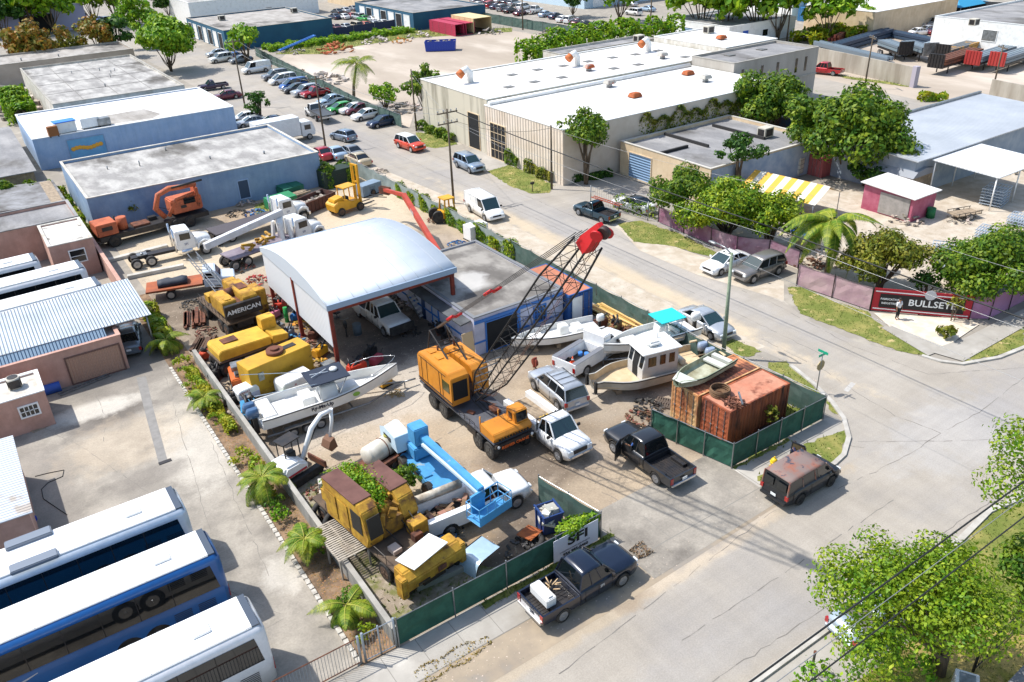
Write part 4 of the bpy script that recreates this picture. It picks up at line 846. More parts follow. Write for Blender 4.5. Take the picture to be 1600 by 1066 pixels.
# concrete wall on the left of the yard
t = thing('concrete_wall','low grey concrete wall between the palm strip and the machines','wall',(9.45,41,0)); b = B(); b.box((0,0,.5),(.22,32,1.0)); b.build('wall',mat('old_wall','9A9A95',.95,col2='76756F',scale=.8,stretch=(1,1,.3)),t); b = B(); b.box((0,0,1.02),(.26,32,.05)); b.build('cap',M_conc,t)
def bars_fence(name,label,a,c,h,m,step=.14,cat='fence',rail=None,postm=None):
    a,c = Vector((*a,0)),Vector((*c,0)); t = thing(name,label,cat,a); d = c - a; n = int(d.length / step)
    b = B()
    for i in range(n + 1): p = d * i / n; b.cyl(p + Vector((0,0,.08)),p + Vector((0,0,h)),.012,n=4,cap=False)
    b.build('bars',m,t)
    for z in (.12,h): b = B(); b.cyl(Vector((0,0,z)),d + Vector((0,0,z)),.03,n=5); b.build('rail',rail or m,t)
    for q in (0,.5,1): b = B(); b.cyl(d * q,d * q + Vector((0,0,h + .12)),.06 if q != .5 else .04,n=8); b.build('post',postm or m,t)
    return t
M_al = mat('silver_bar','9AA0A4',.4,.5)
bars_fence('bar_gate','silver barred gate panel closing the palm strip',(7.9,24.9),(9.4,24.85),1.7,M_al,cat='gate')
bars_fence('bar_gate','long barred sliding gate with a rusty top rail across the bus lot',(-12,25.1),(7.7,24.95),1.6,M_al,cat='gate',rail=M_rust)
# arched canopy
cn = thing('arched_canopy','tall arched white canopy on rusty red columns in the middle of the yard','canopy',(22.4,55.9,0))
mr = mat('red_oxide','8E3423',.7,.1,col2='5E2A20',scale=1.5)
hx,hy,ze,zr_ = 5.2,6.75,5.25,1.05
b = B(); n = 14; rings = []
for i in range(n + 1):
    t_ = i / n; y = -hy + 2 * hy * t_; z = ze + zr_ * (1 - (2 * t_ - 1) ** 2) ** .95
    rings.append([(-hx,y,z),(hx,y,z),(hx,y,z - .08),(-hx,y,z - .08)])
b.loft(rings,True); b.build('arched_roof',mat('canopy_white','D0D6DB',.9,.0,col2='C6CED6',scale=.5,spec=.1),cn)
b = B()
for k in range(11):
    x = -hx + .05 + k * (2 * hx - .1) / 10; b.tube([(x,-hy + 2 * hy * i / n,ze + zr_ * (1 - (2 * i / n - 1) ** 2) ** .95 + .01) for i in range(n + 1)],.018,4)
b.build('sheet_lap',mat('lap_grey','AEB6BD',.7),cn)
for s in (-1,1):
    b = B(); pf = [(-hy + 2 * hy * i / n,ze + zr_ * (1 - (2 * i / n - 1) ** 2) ** .95 - .08) for i in range(n + 1)]; pf += [(hy,ze - .35),(-hy,ze - .35)]
    b.prism(pf,s * hx,s * (hx - .06),'X'); b.build('end_gable',mat('gable_white','B9C1C9',.6),cn)
    b = B(); b.box((0,s * (hy - .0),ze - .17),(2 * hx,.1,.42)); b.build('fascia',mat('fascia_blue','93A6BA',.6),cn)
    b = B(); b.box((0,s * (hy - .15),ze - .48),(2 * hx - .4,.18,.3)); b.build('eaves_beam',mr,cn)
for y0,y1 in ((-hy + .2,-.1),(.15,hy - .1)):
    b = B(); b.box((-hx + .12,(y0 + y1) / 2,3.45),(.05,y1 - y0,3.1)); b.build('side_sheet',mat('side_white','D0D2D4',.6,wave=(1,.3,.015)),cn)
for x,y in ((-hx + .25,-hy + .2),(-hx + .12,.02),(-hx + .25,hy - .3),(hx - .35,-hy + .2),(hx - .35,hy - .3),(hx - .35,0)):
    b = B(); b.box((x,y,2.5),(.26,.26,5)); b.box((x,y,.03),(.5,.5,.06)); b.build('column',mr,cn)
for y in (-3.4,0,3.4): b = B(); z = ze - .35 + zr_ * (1 - (y / hy) ** 2) * .0; b.box((0,y,ze - .3),(2 * hx - .3,.14,.25)); b.build('tie_beam',mr,cn)
b = B(); b.cyl((hx - .3,-hy + .2,4.2),(hx + .5,-hy + 1.2,3.0),.03,n=6); b.build('brace',M_steel,cn)
# office workshop with flat roof and open bays
of = building('low white and blue painted workshop with a stained flat roof beside the canopy',26.3,34.3,44.9,57.3,3.1,mat('workshop_white','C3C3D4',.85,col2='A9A9B8',scale=.8),mat('roof_stained','969189',.95,col2='77726B',scale=.5,lo=.42,hi=.6,patches=[(27.6,53,1.6,2.2,0,'3A3634',.85),(28.5,47.6,2.2,1.3,.3,'45403D',.8),(31.5,50.5,1.6,2.6,.4,'55504B',.7),(32.5,46,1.5,1,0,'4b4642',.6),(30,55.6,3,.8,0,'4b4642',.6),(29.6,50.6,1.5,1.6,0,'C2BFBA',.7)],col3='3C3836',scale3=.17,lo3=.53,hi3=.68,bump=.01,bscale=10,stretch=(1,.6,1)),'workshop',par=.06,pw=.2,capm=mat('grey_edge','75777A',.9))
mbl = mat('trim_blue','2C6CB4',.6)
opening(of,'bay_opening','-y',27.3,30.0,.05,2.45,M_void,mbl)
opening(of,'window','-y',31.6,32.6,1.1,2.3,mat('window_dark','2C3436',.3),mbl,mull=3,bars=3)
for (x0,x1,z0,z1) in ((26.2,27.2,1.0,1.12),(30.1,30.3,.1,2.6),(30.4,31.4,.95,1.08),(32.7,34.3,.95,1.08),(26.3,34.3,2.6,2.85)):
    b = B(); b.box(((x0 + x1) / 2 - 30.3,-6.25,(z0 + z1) / 2),(x1 - x0,.05,z1 - z0)); b.build('blue_trim',mbl,of)
for (y0,y1,z0,z1) in ((45,49.2,.95,1.08),(50,56.8,.95,1.08)):
    b = B(); b.box((-4.05,(y0 + y1) / 2 - 51.1,(z0 + z1) / 2),(.05,y1 - y0,z1 - z0)); b.build('blue_trim',mbl,of)
opening(of,'door','-x',50.2,51.1,.1,2.2,mat('pale_door','A9B0C0',.7),mbl)
b = B(); b.box((-4.5,.2,2.75),(.9,12.2,.1),ry=R_(-8)); b.build('side_awning',mat('tar_strip','3C3E40',.8,col2='5A5C5E',scale=1),of)
M_letter = mat('red_letter','B4262C',.6)
text('LISTED',.5,mat('blue_letter','3A5AA8',.6),'wall_lettering',of,face(.95,-6.26,1.65,(0,-1,0)),.004)
b = B(); b.box((0,0,1.05),(.9,.05,2.1),rx=R_(-8)); t = b.build('plywood_sheet',mat('plywood','C9AE85',.8)); t.location = (25.75,44.9,0); tag(t,'tall plywood sheet leaning on the workshop corner behind the crane','plywood')
def container(label,x0,x1,y0,y1,h,m,doorside='-x',name='shipping_container',roofm=None,dm=None,cat='shipping container'):
    t = thing(name,label,cat,((x0 + x1) / 2,(y0 + y1) / 2,0)); a,c = (x1 - x0) / 2,(y1 - y0) / 2
    b = B()
    long_x = a > c
    for s in (-1,1):
        n = int(2 * (a if long_x else c) / .28); pts = []
        for i in range(n):
            u = -1 + 2 * i / n; u2 = -1 + 2 * (i + .35) / n; u3 = -1 + 2 * (i + .5) / n; u4 = -1 + 2 * (i + .85) / n; d0,d1 = 1,1 - .045 / (c if long_x else a)
            pts += [(u,d0),(u2,d0),(u3,d1),(u4,d1)]
        pts.append((1,1))
        pp = [((u * a,s * w_ * c) if long_x else (s * w_ * a,u * c)) for u,w_ in pts]
        b.add([(x,y,z) for x,y in pp for z in (.12,h - .08)],[(2 * i,2 * i + 2,2 * i + 3,2 * i + 1) for i in range(len(pp) - 1)])
    b.build('side_panel',m,t)
    b = B()
    for sx in (-1,1):
        for sy in (-1,1): b.box((sx * (a - .05),sy * (c - .05),h / 2),(.13,.13,h))
        b.box((sx * (a - .05),0,h - .05),(.11,2 * c - .1,.12)); b.box((sx * (a - .05),0,.1),(.11,2 * c - .1,.16))
    for sy in (-1,1): b.box((0,sy * (c - .045),h - .045),(2 * a - .1,.1,.11)); b.box((0,sy * (c - .045),.1),(2 * a - .1,.1,.16))
    b.build('frame',dm or m,t)
    b = B(); b.box((0,0,h - .03),(2 * a - .15,2 * c - .15,.04)); b.build('roof',roofm or m,t)
    nx,ny = {'-x': (-1,0),'-y': (0,-1),'+x': (1,0),'+y': (0,1)}[doorside]; w2 = (c if nx else a) - .08
    for s in (-1,1):
        b = B(); u = s * w2 / 2; M = (lambda u,d,z,su,sz,th: b.box((nx * (a - .03 + d) - ny * u,ny * (c - .03 + d) + nx * u,z),(abs(nx) * th + abs(ny) * su,abs(ny) * th + abs(nx) * su,sz)))
        M(u,0,h / 2,w2 - .02,h - .3,.04)
        for k in range(6): M(u,.025,.35 + k * (h - .55) / 5.5,w2 - .12,.14,.03)
        b.build('door',dm or m,t)
        for q in (-.25,.25):
            b = B(); M(u + q * w2,.055,h / 2,.03,h - .2,.03); M(u + q * w2,.06,h * .42,.16,.04,.05); b.build('lock_rod',M_steel,t)
    b = B(); M = (lambda: 0); b.box((0,0,.3),(2 * a - .2,2 * c - .2,.1)); b.build('floor',M_dark,t)
    b = B(); (b.box((-nx * (a - .04),0,h / 2),(.04,2 * c - .1,h - .2)) if nx else b.box((0,-ny * (c - .04),h / 2),(2 * a - .1,.04,h - .2))); b.build('end_panel',m,t)
    return t
mo = mat('orange_container','AC5C38',.8,.05,col2='7E4430',scale=1.4,lo=.42,hi=.6,col3='4F3026',scale3=1.1,lo3=.53,hi3=.64,grain=[(4,.2,(1,1,.25))],stretch=(1,1,.4))
mo2 = mat('faded_orange_container','B97A4A',.8,.05,col2='C9A878',scale=1.3,lo=.42,hi=.6,col3='6A3520',scale3=.9,lo3=.55,hi3=.68,stretch=(1,1,.35))
mor = mat('orange_container_roof','B5745A',.85,col2='BE8A70',scale=.6,col3='7A4532',scale3=.9,lo3=.55,hi3=.66,grain=[(3,.15,U1)])
container('rusty orange shipping container nearest the pavement fence with a coil of hose on top',32.3,37.6,26.25,28.45,2.6,mo,roofm=mor)
container('faded orange yellow shipping container carrying the old green boat',32.1,37.6,28.6,30.8,2.6,mo2,roofm=mat('rusted_roof_dark','8C4B34',.85,col2='5A3628',scale=1,lo=.42,hi=.55,wave=(0,.28,.03),col3='B5744F',scale3=.3,lo3=.5,hi3=.56))
b = B()
for k in range(9): b.torus((0,0,.05 + k * .045),.6 - .015 * (k % 3),.04,n=22)
for k in range(4): b.torus((0,0,.05),.5 - k * .09,.04,n=20)
t = b.build('hose_coil',mat('brown_hose','5E4632',.8,col2='7A5D40',scale=6)); t.location = (33.3,28.0,2.62); tag(t,'coil of thick brown hose on the rusty orange container','hose coil')
t = thing('scrap_metal','heap of rusty scrap beams on the corner of the orange container','scrap',(32.9,26.7,2.62)); b = B()
for k in range(22): b.box((rnd.uniform(-.4,.6),rnd.uniform(-.4,.4),.05 + k * .012),(rnd.uniform(.4,1.1),.06,.05),rz=rnd.uniform(0,3.1),ry=rnd.uniform(-.15,.15))
b.build('beam_heap',M_rust,t); b = B(); b.box((.5,-.2,.42),(1.3,.1,.1),rz=.9); b.build('steel_bar',M_steel,t)
bc = container('blue painted container with an orange roof and white door at the workshop end',34.45,36.8,44.4,50.4,2.6,mat('blue_container','2A5E9E',.7,col2='224E88',scale=1),'-y',roofm=mat('terracotta_roof','B9785C',.85,col2='A3664C',scale=1))
b = B(); b.box((-.35,-3.06,1.25),(.95,.04,2.1)); b.build('white_door',M_white,bc)
def tyres(label,x,y,n,r=.5,lay=True,sp=.6,z=0):
    for i in range(n):
        t = thing('tyre',label[i],'tyre',(x + rnd.uniform(-sp,sp),y + rnd.uniform(-sp,sp),z)); b = B()
        if lay: b.torus((0,0,.16),r - .16,.16,n=20,m=8)
        else: b.torus((0,0,r),r - .16,.16,'Y',20,8)
        o = b.build('casing',M_black,t); t.rotation_euler = (0 if not lay else rnd.uniform(-.3,.3),0,rnd.uniform(0,3)); b = B(); b.torus((0,0,.16) if lay else (0,0,r),r - .3,.035,'Z' if lay else 'Y',16,5); b.build('bead_ring',M_dark,t)
tyres(['black tyre leaning on the container near the fence corner','black tyre among the black sheets beside the orange container','loose tyre deepest in the gap by the orange container'],33.6,25.55,3,sp=.25)
b = B()
for i in range(5): b.ball((34.4 + i * .75,25.6 + .2 * (i % 2),.3),(.6,.35,.35),9,6)
tag(b.build('tarpaulin_heap',mat('black_sheeting','18181A',.5,bump=.05,bscale=4)),'crumpled black sheeting heaped along the orange container','tarpaulin')
# pink fence on the far side of the street
m_pf = mat('faded_pink_cloth','B79A9C',.85,col2='A6858E',scale=.8,bump=.02,bscale=2)
m_pf2 = mat('mauve_cloth','A77AA0',.85,col2='9A6A86',scale=.6,bump=.02,bscale=2)
screen_fence('screen_fence','faded pinkish grey cloth fence between the grass verge and the palm',[tuple(G(1244,447)[:2]),tuple(G(1358,486)[:2])],2.0,m_pf,step=3.4,postm=M_dark)
screen_fence('screen_fence','mauve cloth fence bending away at the right edge by the pavement',[tuple(G(1514,500)[:2]),tuple(G(1545,500)[:2]),tuple(G(1605,470)[:2]),tuple(G(1700,430)[:2])],2.0,m_pf2,step=3,postm=M_dark)
screen_fence('screen_fence','dusty purple wall like fence below the hedge trees behind the white sedan',[tuple(G(1028,348)[:2]),tuple(G(1110,383)[:2]),tuple(G(1150,397)[:2]),tuple(G(1200,402)[:2]),tuple(G(1246,420)[:2])],1.7,mat('dusty_purple_cloth','9A7E88',.9,col2='7E5266',scale=.5,lo=.4,hi=.6),step=3.2,postm=M_dark)
A_,C_ = G(1360,486),G(1513,500); d = (C_ - A_); an = math.atan2(d.y,d.x); bl = d.length; mid = (A_ + C_) / 2
rb_ = thing('banner_fence','red and black banner fence with white lettering at the street corner','banner',mid,an)
panel('red_panel',face(0,0,1.05,(0,-1,0)),bl,1.9,mat('banner_red','A81E2C',.7),.06,rb_)
panel('black_panel',face(0,-.045,1.0,(0,-1,0)),bl * .86,1.15,mat('banner_black','1C1A1C',.7),.02,rb_)
for z in (.3,1.75): panel('white_stripe',face(0,-.05,z,(0,-1,0)),bl * .97,.07,M_lamp,.02,rb_)
text('BULLSEYE',.74,M_lamp,'lettering',rb_,face(.75,-.06,1.0,(0,-1,0)),.004,.012,1.05)
text('FABRICATION',.22,M_lamp,'small_lettering',rb_,face(-bl * .32,-.06,1.15,(0,-1,0)),.004,.005)
text('INDUSTRIES',.22,M_lamp,'small_lettering',rb_,face(-bl * .32,-.06,.8,(0,-1,0)),.004,.005)
b = B(); b.cyl((.5,-.07,1.78),(.5,-.1,1.78),.4,n=18); b.build('round_badge',mat('badge_grey','B9B9BC',.5),rb_)
for q in (-.5,0,.5): b = B(); b.cyl((q * bl,.1,0),(q * bl,.1,2.3),.06); b.build('post',M_dark,rb_)
bars_fence('chain_link_fence','vine covered wire fence between the teal pickup and the white coupe',tuple(G(923,318)[:2]),tuple(G(1012,345)[:2]),1.9,M_steel,step=.3)
# block walls round the steel yard
b = B(); A2,C2 = G(1275,102),G(1424,136)
t = thing('block_wall','long stained grey block wall behind the red pickup','wall',(A2 + C2) / 2,math.atan2((C2 - A2).y,(C2 - A2).x)); l_ = (C2 - A2).length
b = B(); b.box((0,0,1.5),(l_,.3,3)); b.build('wall',mat('block_wall_mat','B0A99C',.95,col2='8C8375',scale=.5,stretch=(1,1,.2)),t); b = B(); b.box((l_ / 2 + .3,0,1.6),(.8,.8,3.2)); b.build('end_pier',mat('violet_pier','A59FA8',.9),t)
A2,C2 = G(1545,152),G(1640,172); t = thing('block_wall','grey block wall at the edge behind the metal roof building','wall',(A2 + C2) / 2,math.atan2((C2 - A2).y,(C2 - A2).x)); b = B(); b.box((0,0,1.3),((C2 - A2).length,.3,2.6)); b.build('wall',MATS['block_wall_mat'],t)
b = B(); b.box((0,0,1),(9,.3,2)); t = b.build('teal_wall_piece',mat('teal_weathered','3A6C94',.9,col2='7A5442',scale=.6)); p = G(1228,208); t.location = (p.x,p.y,0); t.rotation_euler = (0,0,R_(-75)); tag(t,'weathered blue and rust wall behind the low cream building','wall')
# ---------------------------------------------------------------- lattice crane truck
M_cy = mat('crane_yellow','CE8520',.6,col2='BD7619',scale=.8,coat=.1,col3='8A5A20',scale3=1.4,lo3=.62,hi3=.72)
M_cy2 = mat('old_yellow','C2962E',.75,col2='A67A24',scale=1.4,lo=.42,hi=.6,col3='6A4626',scale3=1.3,lo3=.55,hi3=.66,grain=[(4,.2,(1,1,.2)),(14,.15,U1)])
M_deck = mat('deck_grey','55565C',.8,col2='3E3F43',scale=.7,col3='75706B',scale3=.5,lo3=.55,hi3=.7)
cr = thing('crane_truck','orange yellow lattice boom crane truck with a red boom head in the yard centre','crane truck',(21.75,37.9,0),R_(-90))
# local: x forward (towards -Y world), y left (world +X)
b = B(); b.box((0,0,1.15),(8.9,1.5,.35)); b.mt(1); b.box((.0,0,1.37),(9.0,2.75,.1)); b.box((-2.9,0,1.2),(2.6,2.6,.3)); b.build('carrier',[M_dark,M_deck],cr)
wheels(cr,[(x,s * 1.15) for x in (-2.95,-1.55,2.6,3.85) for s in (-1,1)],.56,.42,mat('crane_rim','4A4844',.7))
b = B()
for s in (-1,1): b.box((-2.25,s * 1.2,1.25),(3.1,.45,.08))
b.build('mudguard',M_dark,cr)
b = B(); b.prism([(3.0,1.42),(4.45,1.42),(4.6,1.75),(4.4,2.0),(3.1,2.15),(3.0,2.05)],-1.35,1.35); b.build('carrier_hood',M_cy,cr,.04)
b = B(); b.prism([(3.2,2.0),(4.3,2.0),(4.15,2.75),(3.3,2.8)],.35,1.3); b.build('carrier_cab',M_cy,cr,.05)
b = B(); b.add([(4.31,.45,2.12),(4.31,1.2,2.12),(4.19,1.2,2.68),(4.19,.45,2.68)],[(0,1,2,3)]); b.build('windscreen',M_glass,cr)
b = B(); b.box((3.75,.335,2.4),(.35,.03,.4)); b.build('side_window',M_glass,cr)
b = B()
for k in range(11): b.box((4.6 - .02,-1.0 + k * .2,1.62),(.08,.12,.09))
b.build('hood_vent',M_dark,cr)
b = B(); b.box((4.65,0,1.25),(.16,2.75,.22)); b.build('bumper',M_dark,cr)
text('REIMER CRANE',.26,mat('sign_orange','D9601E',.6),'bumper_lettering',cr,face(4.74,0,1.1,(1,0,0)),.01,.005,1.1)
for s in (-1,1): b = B(); b.cyl((4.72,s * 1.2,1.25),(4.78,s * 1.2,1.25),.09,n=10); b.build('headlight',M_lamp,cr)
for x,y in ((2.95,-1.3),(2.95,0)): b = B(); b.cyl((x,y,1.4),(x,y,2.5),.05); b.build('boom_rest_post',M_cy,cr)
# turntable house: swung, facing forward over the deck
b = B(); b.cyl((-1.9,0,1.42),(-1.9,0,1.72),.95,n=24); b.build('turntable',M_dark,cr)
def house(y0,y1,x0,x1,zt,nm):
    b = B(); b.prism([(x0,1.8),(x1,1.8),(x1,zt - .25),(x1 - .35,zt),(x0 + .3,zt),(x0,zt - .3)],y0,y1); b.build(nm,M_cy,cr,.04)
house(-1.55,-.25,-4.15,.15,4.0,'engine_house'); house(.3,1.5,-4.0,-.35,3.75,'side_house')
b = B(); b.box((-4.2,0,2.6),(.35,2.9,1.7)); b.build('counterweight',M_dark,cr,.05)
b = B(); b.box((-2.2,.03,2.2),(3.6,.5,.9)); b.cyl((-.9,-.2,2.7),(-.9,.28,2.7),.42,n=16); b.cyl((-2,-.2,2.75),(-2,.28,2.75),.42,n=16); b.build('winch',mat('winch_brown','4A342A',.8),cr)
b = B(); b.add([(.162,-1.45,2.2),(.162,-.4,2.2),(.162,-.4,3.5),(.162,-1.45,3.5)],[(0,1,2,3)]); b.build('cab_front_window',M_void,cr)
b = B(); b.box((-.5,-1.56,3.0),(.8,.03,.7)); b.build('cab_side_window',mat('olive_glass','4E4A22',.15),cr)
b = B(); b.box((-2,-1.565,2.02),(4.3,.02,.1)); b.box((-2,-1.565,1.85),(4.3,.02,.06)); b.box((-2.9,-1.565,2.9),(.02,.02,1.8)); b.build('side_stripe',M_dark,cr)
# fittings: hatches, doors, hoses, rails
b = B(); [b.box((x,y,z),(.5,.45,.05)) for x,y,z in ((-3.3,-.9,4.03),(-2.3,-.9,4.03),(-3.0,.9,3.78),(-1.6,.9,3.78))]; b.build('roof_hatch',M_cy,cr,.01)
b = B(); [b.box((x,-1.565,2.9),(.02,.02,1.6)) for x in (-3.6,-1.3,-.95)]; b.box((-2.2,-1.565,3.72),(3.4,.02,.03)); b.build('panel_joint',M_dark,cr)
b = B(); b.cyl((-3.5,.9,3.7),(-3.5,.9,4.4),.08); b.cyl((-3.2,-.5,3.9),(-3.2,-.5,4.35),.06); b.build('exhaust',M_rust,cr)
b = B(); [b.tube([(-.3,y,2.2),(.3,y + .1,1.7),(.6,y + .25,1.5),(1.3,y + .2,1.46)],.03,5) for y in (-.2,.1,.4)]; b.build('hydraulic_hose',M_black,cr)
b = B(); [b.cyl((x,-1.36,1.42),(x,-1.36,1.75),.02,n=5) for x in (.6,1.2,1.8,2.4)]; b.tube([(.6,-1.36,1.75),(2.4,-1.36,1.75)],.02,5); b.build('handrail',M_dark,cr)
b = B(); b.box((1.6,.6,1.55),(.8,.4,.25)); b.box((.9,-.7,1.48),(.5,.3,.12),rz=.4); b.build('deck_toolbox',M_rust,cr,.02)
b = B(); [b.box((2.0,s * 1.25,1.0),(1.0,.3,.45)) for s in (-1,1)]; b.build('side_locker',M_dark,cr,.02)
# A frame gantry
b = B(); T1 = [(-3.9,s * .6,5.2) for s in (-1,1)]
for s,tp in zip((-1,1),T1):
    b.cyl((-3.9,s * .9,3.6),tp,.05,n=6); b.cyl((-1.0,s * .55,3.5),tp,.06,n=6)
for q in (0,.3,.6): b.cyl(Vector(T1[0]).lerp(Vector((-1.0,-.55,3.5)),q),Vector(T1[1]).lerp(Vector((-1.0,.55,3.5)),q),.035,n=5)
b.build('gantry',M_dark,cr)
# boom
M_bm = mat('boom_black','1E1C1B',.6,.2)
F0 = Vector((.45,.1,2.05)); tip = Vector((12.5,-.7,16.8)); ax = (tip - F0).normalized(); side = Vector((0,1,0)); up = side.cross(ax) * -1; up.normalize(); Lb = (tip - F0).length
def wdt(q): return .25 + .5 * min(1,q / .16) if q < .78 else .75 - .3 * (q - .78) / .22
def bp(q,a,c):
    w_ = wdt(q); return F0 + ax * (Lb * q) + side * (a * w_) + up * (c * w_ * .9)
b = B()
for a in (-1,1):
    for c in (-1,1): b.tube([bp(q,a,c) for q in (0,.16,.5,.78,.97)],.052,6)
b.build('boom_chord',M_bm,cr)
b = B(); n = 25
for i in range(n):
    q0,q1 = i / n * .97,(i + 1) / n * .97; f = 1 if i % 2 else -1
    for c in (-1,1): b.cyl(bp(q0,f,c),bp(q1,-f,c),.018,n=4,cap=False); b.cyl(bp(q0,c,f),bp(q1,c,-f),.018,n=4,cap=False)
b.build('boom_lacing',M_bm,cr)
b = B()
for q in (.03,.08,.13,.18,.23): b.cyl(bp(q,-1,1),bp(q,1,1),.04,n=5)
b.build('boom_ladder',M_steel,cr)
mred = mat('boom_red','C2151B',.5)
b = B(); q1 = bp(.97,0,0)
rr = []
for q,k in ((.95,.95),(.98,.95),(1.02,.6),(1.045,.35)): rr.append([F0 + ax * (Lb * q) + side * (a * .34 * k) + up * (c * .34 * k) for a,c in ((-1,-1),(1,-1),(1,1),(-1,1))])
b.loft(rr,False); 
for s in (-1,1): b.cyl(F0 + ax * (Lb * 1.03) + side * (s * .3 - .04) - up * .35,F0 + ax * (Lb * 1.03) + side * (s * .3 + .04) - up * .3,.28,n=18)
b.build('boom_head',mred,cr)
b = B(); b.cyl(F0 + ax * (Lb * 1.04) + side * -.12 - up * .4,F0 + ax * (Lb * 1.04) + side * .12 - up * .3,.28,n=18); b.build('sheave',mat('sheave_dark','3A2622',.6),cr)
gt = (Vector(T1[0]) + Vector(T1[1])) / 2; ht = F0 + ax * (Lb * .985) + up * .5
b = B()
for s in (-.3,-.1,.1,.3): b.cyl(gt + side * s,ht + side * s * 1.6,.018,n=4)
b.build('pendant_rope',M_dark,cr)
for q in (.16,.47):
    p = gt.lerp(ht,q); dd = (ht - gt).normalized(); b = B()
    for s in (-.3,.3): b.cyl(p - dd * .5 + side * s,p + dd * .5 + side * s,.09,n=8)
    b.cyl(p + side * -.4,p + side * .4,.07,n=8); b.build('pendant_link',mred,cr)
b = B(); b.cyl(gt,gt.lerp(ht,.13),.07,n=6); b.build('bridle',mat('rope_brown','6B5646',.8),cr)
hk = Vector((3.9,3.6,.9)); b = B()
for s in (-.08,.08): b.tube([F0 + ax * (Lb * 1.02) + side * s - up * .4,F0 + ax * (Lb * .12) + side * s - up * .9,(.3,.2,2.3)],.014,4)
b.tube([(.3,.3,1.7),(2.0,2.2,1.0),(3.8,3.7,.5)],.03,5); b.build('hoist_rope',mat('rope_rust','6A4632',.8),cr)
hb = thing('hook_block','rusty red hook block resting on the yard dirt in front of the silver suv','hook block',G(836,578)); b = B(); b.cyl((-.1,0,.62),(.1,0,.62),.3,n=18); b.box((0,0,.62),(.3,.12,.75)); b.build('sheave_block',mat('hook_red','7E3626',.8),hb); b = B(); b.tube([(0,0,.35),(0,0,.2),(.12,0,.08),(.0,0,.03),(-.1,0,.1)],.05,6); b.build('hook',M_rust,hb)
# ---------------------------------------------------------------- boats
def hull(t,L_,W,D,m,deckm,nm='hull',flare=.9,bow=.28,sq=0,wall=.1,deep=.45,keel=.0,inner=True,sheer=.2):
    'open boat: shell lofted stern to bow, floor inside; x forward, keel at z=0'
    n = 16; outer = []; inn = []
    for i in range(n + 1):
        q = i / n; x = -L_ / 2 + L_ * q
        taper = 1 if q < 1 - bow * 2 else (1 - ((q - (1 - bow * 2)) / (bow * 2)) ** 2.0)
        w_ = W / 2 * max(taper,sq) * (1 if i else .96); w_ = max(w_,.03); zt = D + sheer * max(0,q - .4) ** 1.5 * 1.6; zc = D * .38 + (D * .5) * max(0,q - .6) ** 1.4 * 1.8; zk = keel + D * .75 * max(0,q - .72) ** 2 * 8
        wc = w_ * (flare if q < .7 else flare - .5 * (q - .7))
        outer.append((x,w_,wc,zt,min(zc,zt - .1),min(zk,zt - .15)))
    b = B(); rings = []
    for x,w_,wc,zt,zc,zk in outer:
        wi = max(w_ - wall,.01); zi = min(deep + .0,zt - .08); zi = max(zi,zk + .06)
        if inner: rings.append([(x,0,zk),(x,wc,zc),(x,w_,zt),(x,wi,zt + .02),(x,wi * .96,zi),(x,-wi * .96,zi),(x,-wi,zt + .02),(x,-w_,zt),(x,-wc,zc)])
        else: rings.append([(x,0,zk),(x,wc,zc),(x,w_,zt),(x,w_ * .5,zt + .04),(x,-w_ * .5,zt + .04),(x,-w_,zt),(x,-wc,zc)])
    b.loft(rings,False); nr = len(rings[0])
    if inner: # inside faces use the deck material
        for i in range(len(b.m) - 2):
            if i % nr in (3,4,5): b.m[i] = 1
    b.build(nm,[m,deckm],t)
    b = B()
    for s in (-1,1): b.tube([(x,s * (w_ + .01),zt - .06) for x,w_,wc,zt,zc,zk in outer],.035,5)
    b.build('rub_rail',M_dark,t)
    return outer
M_gel = mat('gelcoat_white','E6E6E3',.25,coat=.4,col2='D5D3CC',scale=.8,world=False)
M_gelw = mat('gelcoat_cream','DAD5C8',.4,col2='BEB7A6',scale=1.2,world=False)
M_ob = mat('outboard_blue','3C5A7C',.3,coat=.5)
def outboard(t,x,y,z,m,s=1):
    b = B(); b.loft([[(x + a * s,y + c * s,z + h * s) for a,c in ((-.35,-.2),(.2,-.22),(.3,0),(.2,.22),(-.35,.2),(-.45,0))] for h in (0,.3)] + [[(x + a * s * .8,y + c * s * .7,z + .5 * s) for a,c in ((-.35,-.2),(.2,-.22),(.3,0),(.2,.22),(-.35,.2),(-.45,0))]],True); b.build('outboard_motor',m,t)
    b = B(); b.box((x + .0,y,z - .55 * s),(.25 * s,.14 * s,1.1 * s)); b.build('outboard_leg',M_dark,t)
def trailer(label,loc,rz,L_,W,ax,r=.35,group=None):
    t = thing('boat_trailer',label,'trailer',loc,rz); b = B()
    for s in (-1,1): b.tube([(-L_ * .45,s * W * .42,.55),(L_ * .2,s * W * .42,.55),(L_ * .5,0,.5)],.07,4)
    for x in (-.4,-.15,.1): b.box((x * L_,0,.5),(.1,W * .84,.1))
    b.cyl((L_ * .5,0,.5),(L_ * .58,0,.45),.06); b.build('frame',M_steel,t)
    wheels(t,[(a,s * W * .47) for a in ax for s in (-1,1)],r,.2)
    b = B()
    for s in (-1,1): b.box((sum(ax) / len(ax),s * W * .48,r * 2 + .1),((max(ax) - min(ax)) + 1.0,.28,.05))
    b.build('mudguard',M_steel,t); b = B(); b.cyl((L_ * .5,0,.4),(L_ * .5,0,0),.04); b.build('jack_leg',M_steel,t); return t
